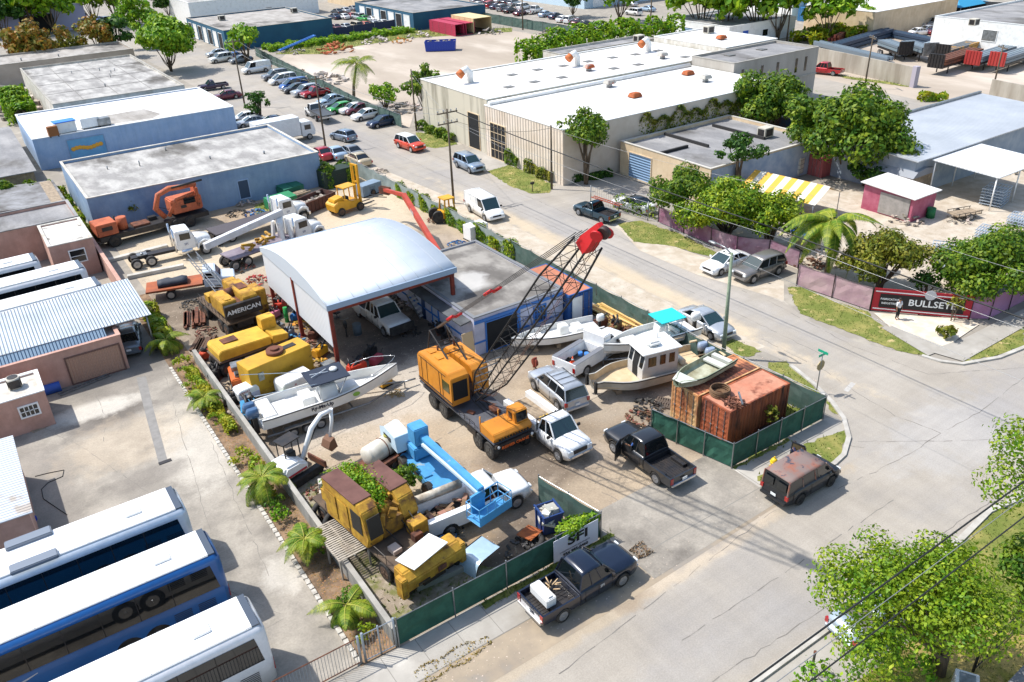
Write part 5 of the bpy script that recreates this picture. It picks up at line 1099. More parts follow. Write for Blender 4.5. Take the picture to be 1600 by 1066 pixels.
# big centre console
P0,P1 = G(412,660,.9),G(598,585,1.6); d = P1 - P0; an = math.atan2(d.y,d.x); Lb_ = 9.6; c = P0 + Vector((math.cos(an),math.sin(an),0)) * Lb_ * .47
trailer('triple axle aluminium trailer carrying the big white console boat',(c.x,c.y,0),an,10.4,2.9,(-3.1,-2.2,-1.3))
cb = thing('centre_console_boat','big white centre console boat with a dark canvas top on its trailer','boat',(c.x,c.y,.62),an)
o_ = hull(cb,Lb_,2.8,1.25,M_gel,M_gel,deep=.75,bow=.3,sheer=.35)
b = B(); b.box((-.2,0,1.25),(1.3,1.0,1.0),tx=.8); b.build('console',M_gel,cb,.06)
b = B(); b.add([(.42,-.4,1.7),(.42,.4,1.7),(.2,.36,2.15),(.2,-.36,2.15)],[(0,1,2,3)]); b.build('console_screen',M_glass,cb)
b = B(); b.box((-1.6,0,1.05),(.8,1.3,.6)); b.box((1.2,0,.95),(1.2,.9,.35)); b.box((-4.2,0,1.15),(.8,2.3,.25)); b.box((-3.2,0,.85),(1.0,1.8,.2)); b.build('seat_box',M_gel,cb,.05)
b = B(); b.box((-.1,0,2.3),(2.6,2.1,.07)); b.build('canvas_top',mat('navy_canvas','1F2A3C',.8),cb,.02)
b = B()
for x in (.7,-1.4):
    for s in (-1,1): b.cyl((x * .6,s * .6,.9),(x + .3,s * .9,2.27),.03,n=6)
for s in (-1,1): b.cyl((-1.0,s * .9,2.35),(-5.0,s * 1.5,3.2),.02,n=5)
b.build('top_frame',M_chrome,cb)
b = B(); b.ball((.5,.2,2.42),(.28,.28,.14),12,6); b.build('radar_dome',M_gel,cb)
b = B(); b.cyl((.1,.5,2.4),(-1.1,-.2,2.5),.025,n=5); b.cyl((.1,.1,2.4),(-1.1,.1,2.55),.025,n=5); b.build('antenna',M_lamp,cb)
for s in (-.38,.38): outboard(cb,-Lb_ / 2 - .25,s,1.15,M_ob,1.15)
b = B(); b.tube([(2,1.25,1.75),(3.4,.95,2.0),(4.4,.35,2.05),(4.75,0,2.1),(4.4,-.35,2.05),(3.4,-.95,2.0),(2,-1.25,1.75)],.02,5); b.build('bow_rail',M_chrome,cb)
text('Ry-Ma-Up',.36,mat('dark_ink','22283A',.5),'hull_lettering',cb,face(-1.0,-1.375,.93,(0,-1,.12)),.004,.01)
b = B(); b.ball((1.3,-1.40,1.05),(.25,.02,.16),10,6); b.build('green_fish_mark',mat('lime_mark','79A33A',.5),cb)
# white open boat by the workshop
P0,P1 = G(815,535,.8),G(920,512,.8); d = P0 - P1; an = math.atan2(d.y,d.x); c = (P0 + P1) / 2
b1 = thing('open_boat','white open fishing boat lying beside the blue trimmed workshop','boat',(c.x,c.y,.25),an); hull(b1,7.0,2.2,.95,M_gel,M_gel,deep=.5)
b = B(); b.box((-.6,0,.95),(.8,.7,.7),tx=.8); b.build('console',M_gel,b1,.05); b = B(); b.box((-1.8,0,.75),(.7,1.2,.4)); b.box((1.6,0,.7),(1.1,1.0,.3)); b.build('seat_box',M_gel,b1,.04); outboard(b1,-3.6,.0,1.0,M_gel,.9)
b = B()
for x in (-2,0,1.8): b.box((x,0,-.1),(.3,1.2,.3))
b.build('timber_chock',M_wood,b1)
# white boat with the turquoise top
P0,P1 = G(960,550,.9),G(1065,520,.9); d = P0 - P1; an = math.atan2(d.y,d.x); c = (P0 + P1) / 2
trailer('rusty galvanised trailer under the turquoise topped boat',(c.x,c.y,0),an,7.6,2.2,(-1,-.2),.32)
b2 = thing('open_boat','white open boat with a bright turquoise canvas top near the street fence','boat',(c.x,c.y,.6),an); hull(b2,7.6,2.5,1.05,M_gel,M_gel,deep=.6)
b = B(); b.box((-1,0,1.1),(.9,.8,.9),tx=.8); b.build('console',M_gel,b2,.05); b = B(); b.box((-1.5,0,2.05),(2.1,1.8,.06)); b.build('canvas_top',mat('turquoise_canvas','1FB8BD',.7),b2,.02)
b = B()
for x in (-.9,-2.3):
    for s in (-1,1): b.cyl((x,s * .6,.9),(x,s * .8,2.03),.03,n=6)
b.build('top_frame',M_chrome,b2); outboard(b2,-4.0,0,1.1,M_gel,1.1)
b = B(); b.box((-2.4,0,.85),(.8,1.4,.4)); b.box((1.6,0,.8),(1.2,1.1,.35)); b.build('seat_box',M_gel,b2,.05)
# aluminium work boat with cabin, bow to the lower left
P0,P1 = G(925,603,.9),G(1120,545,1.3); P0.z = P1.z = 0; d = P0 - P1; an = math.atan2(d.y,d.x); L3 = d.length - 1.3; c = P0 - d.normalized() * L3 / 2
b3 = thing('cabin_work_boat','long grey and cream work boat with a wheelhouse and square bow, propped on the dirt','boat',(c.x,c.y,.15),an)
mal = mat('aluminium_hull','BDBAB2',.5,.15,col2='A39E92',scale=1,world=False); mdk = mat('sandy_deck','CDB896',.9,col2='BAA27E',scale=1.2,world=False)
hull(b3,L3,2.9,1.15,mal,mdk,bow=.16,sq=.45,deep=.7,sheer=.2)
for s in (-1,1): b = B(); b.box((L3 / 2 + .05,s * .62,.95),(.16,.2,.85)); b.build('push_knee',M_black,b3)
M_cab = mat('cabin_grey_white','C2C2C0',.5,col2='AFAEA9',scale=1,world=False)
b = B(); b.prism([(-1.7,.7),(1.0,.7),(1.0,1.6),(.75,2.75),(-1.7,2.75)],-1.0,1.0); b.build('wheelhouse',M_cab,b3,.03)
b = B(); b.box((-.4,0,2.8),(3.0,2.3,.08)); b.build('cabin_roof',M_gel,b3,.03)
for s in (-1,1):
    for x in (-1.2,-.5,.3): b = B(); b.box((x,s * 1.005,2.1),(.42 if x < .2 else .6,.03,.7)); b.build('window',M_glass,b3,0)
for y in (-.68,.68): b = B(); b.add([(.99 + .01,y - .2,1.65),(1.0,y + .2,1.65),(.84,y + .2,2.5),(.84,y - .2,2.5)],[(0,1,2,3)]); b.build('window',M_glass,b3)
b = B(); b.add([(1.02,-.33,.8),(1.02,.33,.8),(1.012,.33,1.62),(1.012,-.33,1.62)],[(0,1,2,3)]); b.add([(1.01,-.33,1.6),(1.01,.33,1.6),(.8,.33,2.62),(.8,-.33,2.62)],[(0,1,2,3)]); b.build('doorway',M_void,b3)
b = B(); b.box((-.2,.1,3.05),(.9,.8,.35)); b.build('roof_locker',M_gel,b3,.12); b = B(); b.cyl((-1,-.6,2.85),(-1,-.6,3.3),.05); b.cyl((-1.2,.6,2.85),(-1.2,.6,3.6),.02); b.build('antenna',M_gel,b3)
b = B(); b.tube([(-L3 / 2,1.4,1.3),(-L3 / 2 - 1.1,1.3,1.3),(-L3 / 2 - 1.1,-1.3,1.3),(-L3 / 2,-1.4,1.3)],.09,6); b.tube([(-2.6,-1.3,1.9),(-L3 / 2 + .6,-1.3,1.9)],.03,5); b.tube([(-2.6,1.3,1.9),(-L3 / 2 + .6,1.3,1.9)],.03,5); b.build('stern_guard',mdk,b3)
for s in (-.45,.45): outboard(b3,-L3 / 2 - .35,s,1.1,mat('outboard_grey','8795A8',.3,coat=.4),1.1)
b = B(); b.cyl((-2.6,-.5,1.0),(-2.6,.3,1.0),.22,n=14); b.build('fish_tank',M_gelw,b3)
b = B(); b.box((-.3,-1.5,.75),(.35,.12,.4)); b.build('fender',M_gelw,b3,.03)
b = B()
for x in (-2,.6,2.4): b.box((x,0,-.02),(.4,1.0,.34))
b.build('timber_chock',M_wood,b3)
# old jon boat on top of the container
P0,P1 = G(1056,590,2.75),G(1140,578,2.75)
jb = thing('jon_boat','old pale green skiff resting upright on the faded container','boat',(33.9,30.1,2.64),R_(186)); mj = mat('faded_green_hull','AEB59C',.8,col2='8B9478',scale=1.4,world=False)
hull(jb,5.0,1.75,.6,mj,mat('skiff_inside','B4B59E',.85,col2='857F64',scale=1.2,world=False),deep=.18,bow=.2,sq=.3,sheer=.12,wall=.05)
b = B(); b.box((-1.3,0,.45),(.5,1.55,.12)); b.box((-2.0,0,.42),(.35,1.4,.3)); b.add([(2.45,-.35,.68),(2.45,.35,.68),(1.4,.75,.62),(1.4,-.75,.62)],[(0,1,2,3)]); b.build('bench',mat('skiff_seat','C0C2B8',.8,world=False),jb)
# boats far left
for i,(u,v,lab,a) in enumerate(((14,152,'cream boat at the left edge among stored junk',100),(40,156,'cream boat second from the left edge by the blue tarp',105))):
    p = G(u,v); t = thing('stored_boat',lab,'boat',(p.x,p.y,.5),R_(a)); hull(t,7,2.4,1,M_gelw,M_gelw,deep=.5); b = B(); b.box((-.5,0,1.1),(1.4,1.2,.8),tx=.7); b.build('console',M_gelw,t,.04)
# ---------------------------------------------------------------- yard machines
def tyre_set(t,pts,r=.5,w_=.35,rim=None): wheels(t,pts,r,w_,rim or mat('rusty_rim','5A4638',.8))
def at(u,v,z=0): p = G(u,v,z); return (p.x,p.y)
M_fy = mat('forklift_yellow','D9A01E',.45,col2='C28C1A',scale=1)
# forklift
p = at(543,330); fk = thing('forklift','old yellow forklift with a tall mast on the sandy part of the yard','forklift',(*p,0),R_(12))
b = B(); b.prism([(-2.0,.5),(1.2,.45),(1.2,1.2),(.2,1.25),(-.3,1.5),(-1.6,1.6),(-2.1,1.3)],-.85,.85); b.build('body',M_fy,fk,.06)
b = B(); b.prism([(-1.9,1.5),(-.6,1.5),(-.7,1.95),(-1.8,1.8)],-.6,.6); b.build('engine_hood',M_fy,fk,.05)
b = B()
for x in (-.5,.95):
    for s in (-1,1): b.cyl((x,s * .6,1.2),(x - .05,s * .6,2.75),.06,n=6)
b.box((.2,0,2.78),(1.7,1.4,.1)); b.build('overhead_guard',M_fy,fk)
b = B()
for s in (-1,1): b.box((1.55,s * .48,2.6),(.2,.16,4.4)); b.box((1.55,s * .26,2.7),(.14,.1,4.0))
for z in (.9,2.9,4.75): b.box((1.55,0,z),(.16,1.0,.16))
b.build('mast',M_fy,fk)
for s in (-1,1): b = B(); b.box((2.5,s * .4,.35),(1.7,.16,.07)); b.box((1.68,s * .4,.7),(.08,.16,.75)); b.build('fork',M_dark,fk)
tyre_set(fk,[(1.1,.9),(1.1,-.9),(-1.3,.8),(-1.3,-.8)],.45,.35)
b = B(); b.box((-.1,0,1.45),(.6,.6,.5)); b.build('seat',M_black,fk,.05)
# telehandler: red boom reaching over the canopy edge
mred2 = mat('faded_red','B5432F',.6,col2='9C3A2A',scale=1)
bA,bB,bC = G(690,402,2.0),G(631,305,4.2),G(601,297,3.4)
th = thing('telehandler','yellow and beige telehandler with a long red boom and hanging forks behind the canopy','telehandler',(bA.x,bA.y,0)); o = Vector((bA.x,bA.y,0))
b = B()
def beam(b,p,q,w_,h_):
    p,q = Vector(p),Vector(q); d = (q - p).normalized(); s = Vector((0,0,1)).cross(d).normalized(); u = d.cross(s)
    b.add([x + s * a * w_ / 2 + u * c * h_ / 2 for x in (p,q) for a,c in ((-1,-1),(1,-1),(1,1),(-1,1))],[(3,2,1,0),(4,5,6,7),(0,1,5,4),(1,2,6,5),(2,3,7,6),(3,0,4,7)])
beam(b,bA - o,bB - o,.42,.5); beam(b,bB - o,bC - o,.3,.35); b.build('boom',mred2,th,.02)
db_ = (bB - bA).normalized(); s_ = Vector((0,0,1)).cross(db_).normalized(); pm = (bA.lerp(bB,.7) - o)
text('LULL',.48,M_lamp,'boom_lettering',th,Matrix((db_ * -1,db_.cross(s_) * -1,(db_ * -1).cross(db_.cross(s_) * -1))).transposed().to_4x4() if 0 else (lambda M: (setattr(M,'translation',pm + s_ * .23),M)[1])(Matrix((-db_,db_.cross(s_) * (1 if db_.cross(s_).z > 0 else -1),s_)).transposed().to_4x4()),.01,.01)
b = B(); cc_ = bC - o
for k in range(3): b.box((cc_.x - .1 + k * .12,cc_.y,cc_.z - .1 + .05 * k),(.08,1.3,.7),rz=.4)
b.build('carriage',M_rust,th)
for s in (-.4,.4): b = B(); b.box((cc_.x - .8,cc_.y + s,cc_.z - .45),(1.4,.14,.06),ry=.15,rz=-.4); b.build('fork',M_dark,th)
b = B(); b.box((.6,.6,1.2),(3.6,1.9,1.1),rz=R_(-60),tx=.9); b.build('body',mat('army_beige','A79E7C',.7,col2='8f8767',scale=1),th,.06)
cp = G(700,345) - o; b = B()
for x in (-.6,.6):
    for y in (-.6,.6): b.cyl((cp.x + x,cp.y + y,1.0),(cp.x + x * .8,cp.y + y * .8,2.5),.09,n=6)
b.box((cp.x,cp.y,2.5),(1.3,1.3,.12)); b.box((cp.x,cp.y,.9),(1.6,1.3,.7)); b.build('cab_frame',M_fy,th,.02)
for x,y in ((-1.2,.2),(-1.0,1.4)):
    b = B(); b.cyl((cp.x + x,cp.y + y - .5,.65),(cp.x + x + .25,cp.y + y - .1,.65),.65,n=18); b.build('wheel',M_black,th)
# generator cage
def boxy(name,label,cat,u,v,dims,m,rz=0,z=0,bevel=.03,extra=None,xy=None):
    p = xy or at(u,v); t = thing(name,label,cat,(p[0],p[1],z),rz); b = B(); b.box((0,0,dims[2] / 2),dims); b.build('housing',m,t,bevel)
    b = B()
    for k in range(5): b.box((dims[0] / 2 + .004,0,dims[2] * (.35 + k * .09)),(.02,dims[1] * .6,.03))
    for k in range(4): b.box((0,-dims[1] / 2 - .004,dims[2] * (.45 + k * .1)),(dims[0] * .3,.02,.03))
    b.build('vent',M_dark,t); b = B(); b.box((0,0,.06),(dims[0] + .06,dims[1] + .06,.1)); b.build('skid',M_dark,t)
    return t
boxy('generator','white boxed generator in a dark frame between the workshop and street hedge','generator',744,372,(2.1,1.3,1.5),M_white,R_(3))
t = boxy('trailer_generator','faded blue grey towable generator behind the forklift mast','generator',577,303,(2.7,1.4,1.3),mat('faded_bluegrey','7C8FA0',.7,col2='6E7E8C',scale=1),R_(14)); tyre_set(t,[(0,.75),(0,-.75)],.33,.2)
t = boxy('dark_container','dark green container smothered in vines behind the forklift','container',528,288,(4.2,2.0,2.0),mat('dark_green_box','1F3028',.8),R_(5))
def dumpster(label,u,v,dims,m,fill,rz=0,n=20,name='dumpster',z=0):
    p = at(u,v); t = thing(name,label,'dumpster',(*p,z),rz); L_,W,Hh = dims; b = B()
    for s in (-1,1):
        b.prism([(-L_ / 2 + .15,.1),(L_ / 2 - .15,.1),(L_ / 2,Hh),(-L_ / 2,Hh)],s * W / 2,s * (W / 2 - .06)); b.box((s * (L_ / 2 - .1),0,Hh / 2 + .05),(.07,W - .14,Hh - .1),ry=s * R_(5))
        b.box((0,s * (W / 2),Hh),(L_ + .05,.1,.08))
    b.box((0,0,.15),(L_ - .4,W - .1,.1)); b.build('body',m,t)
    b = B()
    for k in range(int(L_ / .55)):
        for s in (-1,1): b.box((-L_ / 2 + .4 + k * .55,s * (W / 2 + .03),Hh / 2),(.08,.07,Hh - .15))
    b.build('side_ribs',m,t)
    b = B()
    for k in range(n): b.box((rnd.uniform(-.42,.42) * L_,rnd.uniform(-.38,.38) * W,Hh * rnd.uniform(.6,.98)),(rnd.uniform(.3,.9),rnd.uniform(.15,.5),rnd.uniform(.05,.3)),rz=rnd.uniform(0,3),ry=rnd.uniform(-.5,.5))
    b.build('rubbish_load',fill,t); return t
m_junk = mat('mixed_junk','9A8E82',.9,island=.6)
dumpster('rust brown open dumpster full of scrap beside the forklift',490,326,(5.2,2.0,1.3),mat('rust_brown','6B463A',.85,col2='4A3A36',scale=1),m_junk,R_(22),30)
def lidded(label,u,v,m,rz=0,dims=(2.2,1.4,1.1)):
    p = at(u,v); t = thing('lidded_dumpster',label,'dumpster',(*p,0),rz); b = B(); b.box((0,0,dims[2] / 2),dims,ty=1.15); b.build('body',m,t,.02)
    for s in (-1,1): b = B(); b.box((s * dims[0] / 4,0,dims[2] + .08),(dims[0] / 2 - .04,dims[1] * 1.15,.06),rx=R_(6)); b.build('lid',m,t,.02)
mg = mat('bin_green','2C8A5A',.6,col2='257a4e',scale=1)
lidded('bright green lidded dumpster behind the white boom truck cab',440,322,mg,R_(10),(3.2,1.5,1.0)); lidded('dark green dumpster against the blue building wall',455,305,mat('bin_dark_green','1E6650',.7),R_(14),(2.6,1.5,1.1))
# semi tractor
p0,p1 = G(235,418),G(322,398); d = p1 - p0; an = math.atan2(d.y,d.x); c = (p0 + p1) / 2 + Vector((-math.sin(an),math.cos(an),0)) * 1.1
def semi(label,c,an,m,back=0,name='semi_truck',frame=True,letter='SFI'):
    t = thing(name,label,'truck',(c[0],c[1],0),an)
    b = B(); b.box((-.3 - back / 2,0,.85),(7.2 + back,.85,.25)); b.build('chassis',M_dark,t)
    b = B(); b.prism([(.2,.9),(1.9,.9),(1.9,1.9),(1.6,2.75),(.25,2.8)],-1.05,1.05); b.build('cab',m,t,.07)
    b = B(); b.loft([[(x,-w_,.95),(x,-w_,z - .2),(x,-w_ * .7,z),(x,w_ * .7,z),(x,w_,z - .2),(x,w_,.95)] for x,w_,z in ((1.85,.98,1.95),(2.6,.85,1.85),(3.3,.75,1.7),(3.4,.7,1.55))],True); b.build('hood',m,t)
    b = B()
    for s in (-1,1): b.prism([(2.1,.75),(2.25,1.2),(2.65,1.38),(3.1,1.2),(3.3,.75),(3.4,.75),(3.35,1.35),(2.7,1.55),(2.1,1.35),(1.95,.75)],s * .75,s * 1.12)
    b.build('wing',m,t,.03)
    b = B(); b.add([(1.91,-.9,1.95),(1.91,.9,1.95),(1.63,.85,2.66),(1.63,-.85,2.66)],[(0,1,2,3)]); b.build('windscreen',M_glass,t)
    for s in (-1,1):
        b = B(); b.box((1.05,s * 1.055,2.2),(.95,.03,.62)); b.build('side_window',M_glass,t)
        b = B(); b.cyl((.05,s * .95,.8),(.05,s * .95,3.1),.09,n=10); b.build('exhaust_stack',M_chrome,t)
        b = B(); b.cyl((-.1 + .6,s * .95,.72),(1.5,s * .95,.72),.28,n=14); b.build('fuel_tank',M_chrome,t)
    if letter:
        text(letter,.3,mat('door_blue','3A4A7A',.6),'door_lettering',t,face(1.05,-1.075,1.45,(0,-1,0)),.004)
    b = B(); b.box((3.45,0,.7),(.2,2.2,.35)); b.build('bumper',M_chrome,t,.03)
    wheels(t,[(2.7,s * .98) for s in (-1,1)] + [(x,s * .9) for x in (-2.3 - back,-3.6 - back) for s in (-1,1)],.5,.36,M_rim)
    if frame: b = B(); b.box((-2.9,0,1.05),(.9,.8,.08)); b.cyl((-2.9,-.3,1.1),(-2.9,.3,1.1),.12); b.build('fifth_wheel',M_steel,t)
    return t
semi('white day cab semi tractor without a trailer, its rear wheels towards the pink wall',c,an,M_wht)
# boom trucks
p = at(455,385); s1 = semi('white boom truck carrying a long white boom over its deck beside the canopy',p,R_(13),M_wht,3)
b = B(); b.box((-3.4,0,1.15),(6.8,2.3,.12)); b.build('deck',mat('purple_grey_deck','6E6470',.8,col2='8a8088',scale=1),s1)
b = B(); beam(b,(-8.5,.2,2.7),(-.3,.1,3.6),.5,.6); b.build('white_boom',mat('boom_white','D9DADF',.5,col2='C2C0BE',scale=1),s1,.02)
b = B()
for x in (-1.2,-.3):
    for s in (-1,1): beam(b,(x,s * 1.0,.5),(x,s * .5,2.9),.25,.3)
b.cyl((-.8,0,1.2),(-.8,0,3.2),.35,n=14); b.build('outrigger_frame',M_wht,s1)
b = B()
for k in range(12): b.box((-3.6 + rnd.uniform(-2.4,2),rnd.uniform(-.8,.8),1.4 + rnd.random() * .4),(rnd.uniform(.4,1.2),.2,.2),rz=rnd.uniform(0,3)) 
b.build('yellow_gear',M_cy2,s1)
p = at(432,352); s2 = semi('white cab truck parked just behind the boom truck by the green dumpster',p,R_(8),M_wht,3)
b = B(); b.box((-3.4,0,1.2),(7,2.4,.14)); b.build('deck',mat('dark_deck','4C474B',.8),s2)
# flatbed with orange deck
p0,p1 = G(262,470),G(352,455); d = p1 - p0; an = math.atan2(d.y,d.x); c = (p0 + p1) / 2 + Vector((-math.sin(an),math.cos(an),0)) * 1.0
fb_ = thing('flatbed_truck','white cab flatbed truck with an orange deck and dark tarpaulin roll','truck',(c.x,c.y,0),an)
b = B(); b.box((-1.6,0,1.0),(4.6,2.2,.16)); b.build('deck',mat('orange_deck','A8582F',.8,col2='87492e',scale=1),fb_)
b = B(); b.prism([(.8,.6),(3.4,.6),(3.4,1.2),(2.3,1.35),(1.9,2.0),(.9,2.05)],-.95,.95); b.build('cab',mat('pale_blue_cab','BFCAD6',.4),fb_,.06)
b = B(); b.add([(2.32,-.8,1.37),(2.32,.8,1.37),(1.93,.75,1.95),(1.93,-.75,1.95)],[(0,1,2,3)]); b.build('windscreen',M_glass,fb_)
for s in (-1,1): b = B(); b.box((1.35,s * .96,1.65),(.75,.02,.45)); b.build('side_window',M_glass,fb_)
b = B(); b.box((0,0,.7),(6.4,.8,.2)); b.build('chassis',M_dark,fb_)
wheels(fb_,[(2.5,.85),(2.5,-.85),(-2,.85),(-2,-.85)],.42,.28)
b = B(); b.loft([[(-2.9 + x,-.7 + .02 * k,1.1),(-2.9 + x,-.6,1.45 + .05 * (k % 2)),(-2.9 + x,0,1.6),(-2.9 + x,.5,1.4 + .06 * (k % 3)),(-2.9 + x,.6,1.1)] for k,x in enumerate(np.linspace(0,2.4,7))],True); put(b.build('tarpaulin_roll',mat('dark_tarp','2F3540',.7)),fb_,'dark folded tarpaulin on the orange truck deck','tarpaulin')
# concrete planks
def plank(label,a,c,w_,h_,m,name='concrete_beam',cat='beam',z=0):
    a,c = G(*a),G(*c); d = c - a; t = thing(name,label,cat,(*((a + c) / 2)[:2],z),math.atan2(d.y,d.x)); b = B(); b.box((0,0,h_ / 2),(d.length,w_,h_)); b.build('beam',m,t,.02); b = B()
    for q in (-.35,.35): b.box((q * d.length,0,.03 - .06),(.15,w_ * 1.1,.06))
    b.build('bearer',M_wood,t)
m_pc = mat('precast_white','C5C1B8',.9,col2='A9A498',scale=1)
plank('long white precast beam lying in front of the semi tractor',(200,436),(288,418),.5,.35,m_pc); plank('white precast beam lying between the orange crane and semi tractor',(168,410),(262,386),.6,.3,m_pc)
plank('upper pale concrete block stacked by the grassy yellow crane',(500,770),(530,764),.55,.4,m_pc,z=.42); plank('lower pale concrete block under its twin by the grassy crane',(500,775),(532,768),.6,.4,m_pc); plank('long grey concrete kerb block along the green fence under the yellow crane',(650,922),(733,886),.4,.35,M_conc)
# generic old crane body
def old_crane(label,c,an,m,L_=7.5,W=2.5,upper=True,letter=None,cab=True,rusty=False,name='mobile_crane',tires=True,hood=True):
    t = thing(name,label,'mobile crane',(c[0],c[1],0),an)
    b = B(); b.box((0,0,.95),(L_,1.3,.45)); b.mt(1); b.box((0,0,1.25),(L_,W,.12)); b.build('carrier',[M_dark,mat('rust_deck','6B5A48',.9,col2='4f4238',scale=1)],t)
    if tires: wheels(t,[(x * L_,s * (W / 2 - .2)) for x in (-.4,-.22,.25,.4) for s in (-1,1)],.55,.42,mat('rusty_rim','5A4638',.8))
    if hood:
        b = B(); b.prism([(L_ * .28,1.3),(L_ * .52,1.3),(L_ * .53,1.75),(L_ * .3,1.95)],-W / 2,W / 2); b.build('carrier_hood',m,t,.04)
        b = B(); b.box((L_ * .38,W * .28,2.3),(1.1,.95,.9)); b.build('carrier_cab',m,t,.05); b = B(); b.box((L_ * .38 + .56,W * .28,2.4),(.02,.75,.5)); b.build('windscreen',M_glass,t)
        b = B(); [b.box((L_ * .53,-W / 2 + .3 + k * .22,1.55),(.05,.13,.1)) for k in range(9)]; b.build('hood_vent',M_dark,t)
    if upper:
        b = B(); b.cyl((-.8,0,1.3),(-.8,0,1.65),.9,n=20); b.build('turntable',M_dark,t)
        b = B(); b.prism([(-3.2,1.7),(.6,1.7),(.6,2.9),(.2,3.25),(-2.9,3.25),(-3.2,3.0)],-1.35,-.2); b.build('engine_house',m,t,.05); b = B(); b.prism([(-3.2,1.7),(-.2,1.7),(-.2,2.9),(-2.9,3.0)],.25,1.35); b.build('side_house',m,t,.05)
        b = B(); b.box((-1.4,0,2.2),(2.6,.4,.8)); b.cyl((-1,-.2,2.8),(-1,.3,2.8),.4,n=14); b.build('winch',M_rust,t)
        if cab: b = B(); b.box((.95,-.8,2.4),(.8,1.0,1.35)); b.build('cab',m,t,.06); b = B(); b.box((1.36,-.8,2.6),(.02,.8,.8)); b.box((.95,-1.305,2.6),(.55,.02,.7)); b.build('cab_window',M_glass,t)
        if letter: b = B(); b.box((-3.35,0,2.3),(.4,2.9,1.1)); b.build('counterweight',M_dark,t,.04); text(letter,.5,M_lamp,'counterweight_lettering',t,face(-3.56,0,2.3,(-1,0,0)),.01,.01,1.1)
    return t
# front one with weeds on it
c = at(600,850); og = old_crane('derelict yellow crane overgrown with weeds beside the green fence',c,R_(-82),M_cy2,9.0,2.9,upper=False,hood=False)
b = B(); b.prism([(3.5,1.0),(4.6,1.0),(4.7,1.7),(4.3,2.05),(3.6,2.1)],-1.7,1.7); b.build('front_hood',M_cy2,og,.07)
for s in (-1,1): b = B(); b.box((4.3,s * 1.75,1.3),(.6,.35,1.2)); b.build('outrigger_box',M_cy2,og,.05)
b = B(); b.box((3.9,-.2,2.25),(1.3,2.3,.04),rz=.15,ry=-.1); b.build('white_panel',M_white,og)
m_ru = mat('maroon_roof','6E4B42',.85,col2='5A3A33',scale=1)
for nm,y0,y1,x0,x1,zt in (('left_house',-1.6,-.65,-2.6,1.2,3.9),('right_house',.6,1.6,-2.2,1.0,3.4)):
    b = B(); b.prism([(x0,1.5),(x1,1.5),(x1 + .25,2.2),(x1 - .15,zt - .3),(x1 - .6,zt),(x0,zt)],y0,y1); b.build(nm,M_cy2,og,.05)
    b = B(); b.box(((x0 + x1) / 2 - .3,(y0 + y1) / 2,zt + .03),((x1 - x0) * .8,(y1 - y0) * 1.08,.06)); b.build('house_roof',m_ru,og)
b = B(); b.box((1.38,-1.12,2.75),(.05,.75,1.2),ry=-.15); b.box((.5,-1.62,2.8),(.9,.03,1.2)); b.build('cab_window',mat('empty_cab','2A2620',.8),og)
b = B(); b.box((-.6,0,2.0),(3.6,1.2,.9)); b.cyl((.3,-.5,2.5),(.3,.5,2.5),.45,n=14)
for k in range(10): b.box((rnd.uniform(-1,1.5),rnd.uniform(-.5,1.4),rnd.uniform(2,2.9)),(.4,.2,.5),rz=rnd.uniform(0,3),ry=.3)
b.build('winch',mat('dirty_gold','A67C24',.8,col2='5A4020',scale=2),og)
b = B(); beam(b,(-3.6,-.3,3.0),(.4,-.4,3.2),.12,.2); beam(b,(-3.6,.5,3.0),(.4,.5,3.2),.12,.2); b.build('gantry',M_cy2,og)
b = B(); b.box((-3.6,0,1.7),(.9,2.2,.8)); b.build('rear_frame',M_cy2,og,.05)
# AMERICAN
c = at(362,500); oa = old_crane('yellow lattice crane with white lettering across its dark counterweight',c,R_(95),M_cy2,6.5,2.8,letter='AMERICAN',hood=False)
b = B(); 
for s in (-1,1):
    for z in (0,.5): beam(b,(1.0,s * .4,2.2 + z),(6.5,s * .35,3.4 + z),.06,.06)
for k in range(10): q = k / 10; b.cyl((1 + 5.5 * q,-.4,2.2 + 1.2 * q),(1.5 + 5.5 * q,.4,2.3 + 1.2 * q),.03,n=4); b.cyl((1 + 5.5 * q,-.38,2.2 + 1.2 * q),(1.5 + 5.5 * q,-.38,2.8 + 1.2 * q),.03,n=4)
b.build('lattice_boom',M_steel,oa)
old_crane('faded yellow crane carrier with its square cab, next to the big yellow generator',at(392,563),R_(5),mat('pale_old_yellow','D3A836',.7,col2='B98F2A',scale=1,col3='7A5F30',scale3=.9,lo3=.62,hi3=.7),5.2,2.4,upper=False)
oc_ = COL.objects[-1].parent if COL.objects[-1].parent else COL.objects[-1]
b = B(); b.prism([(-2.5,1.3),(1.4,1.3),(1.4,1.95),(-2.3,2.1),(-2.5,1.9)],-1.15,1.15); b.build('flat_body',MATS['pale_old_yellow'],oc_,.05); b = B(); b.box((-1.2,.2,2.12),(1.1,.8,.05)); b.build('engine_opening',M_rust,oc_)
b = B(); b.box((0,0,1.35),(1.9,1.7,2.0)); t = thing('yellow_machine_house','square yellow machine house with a dark round badge beside the lettered crane','machine house',(*at(398,492),0),R_(10)); b.build('housing',M_cy2,t,.05); b = B(); b.cyl((0,-.86,1.6),(0,-.9,1.6),.25,n=16); b.build('badge',M_dark,t); b = B(); b.box((0,0,.2),(2.1,1.9,.3)); b.build('skid',M_dark,t)
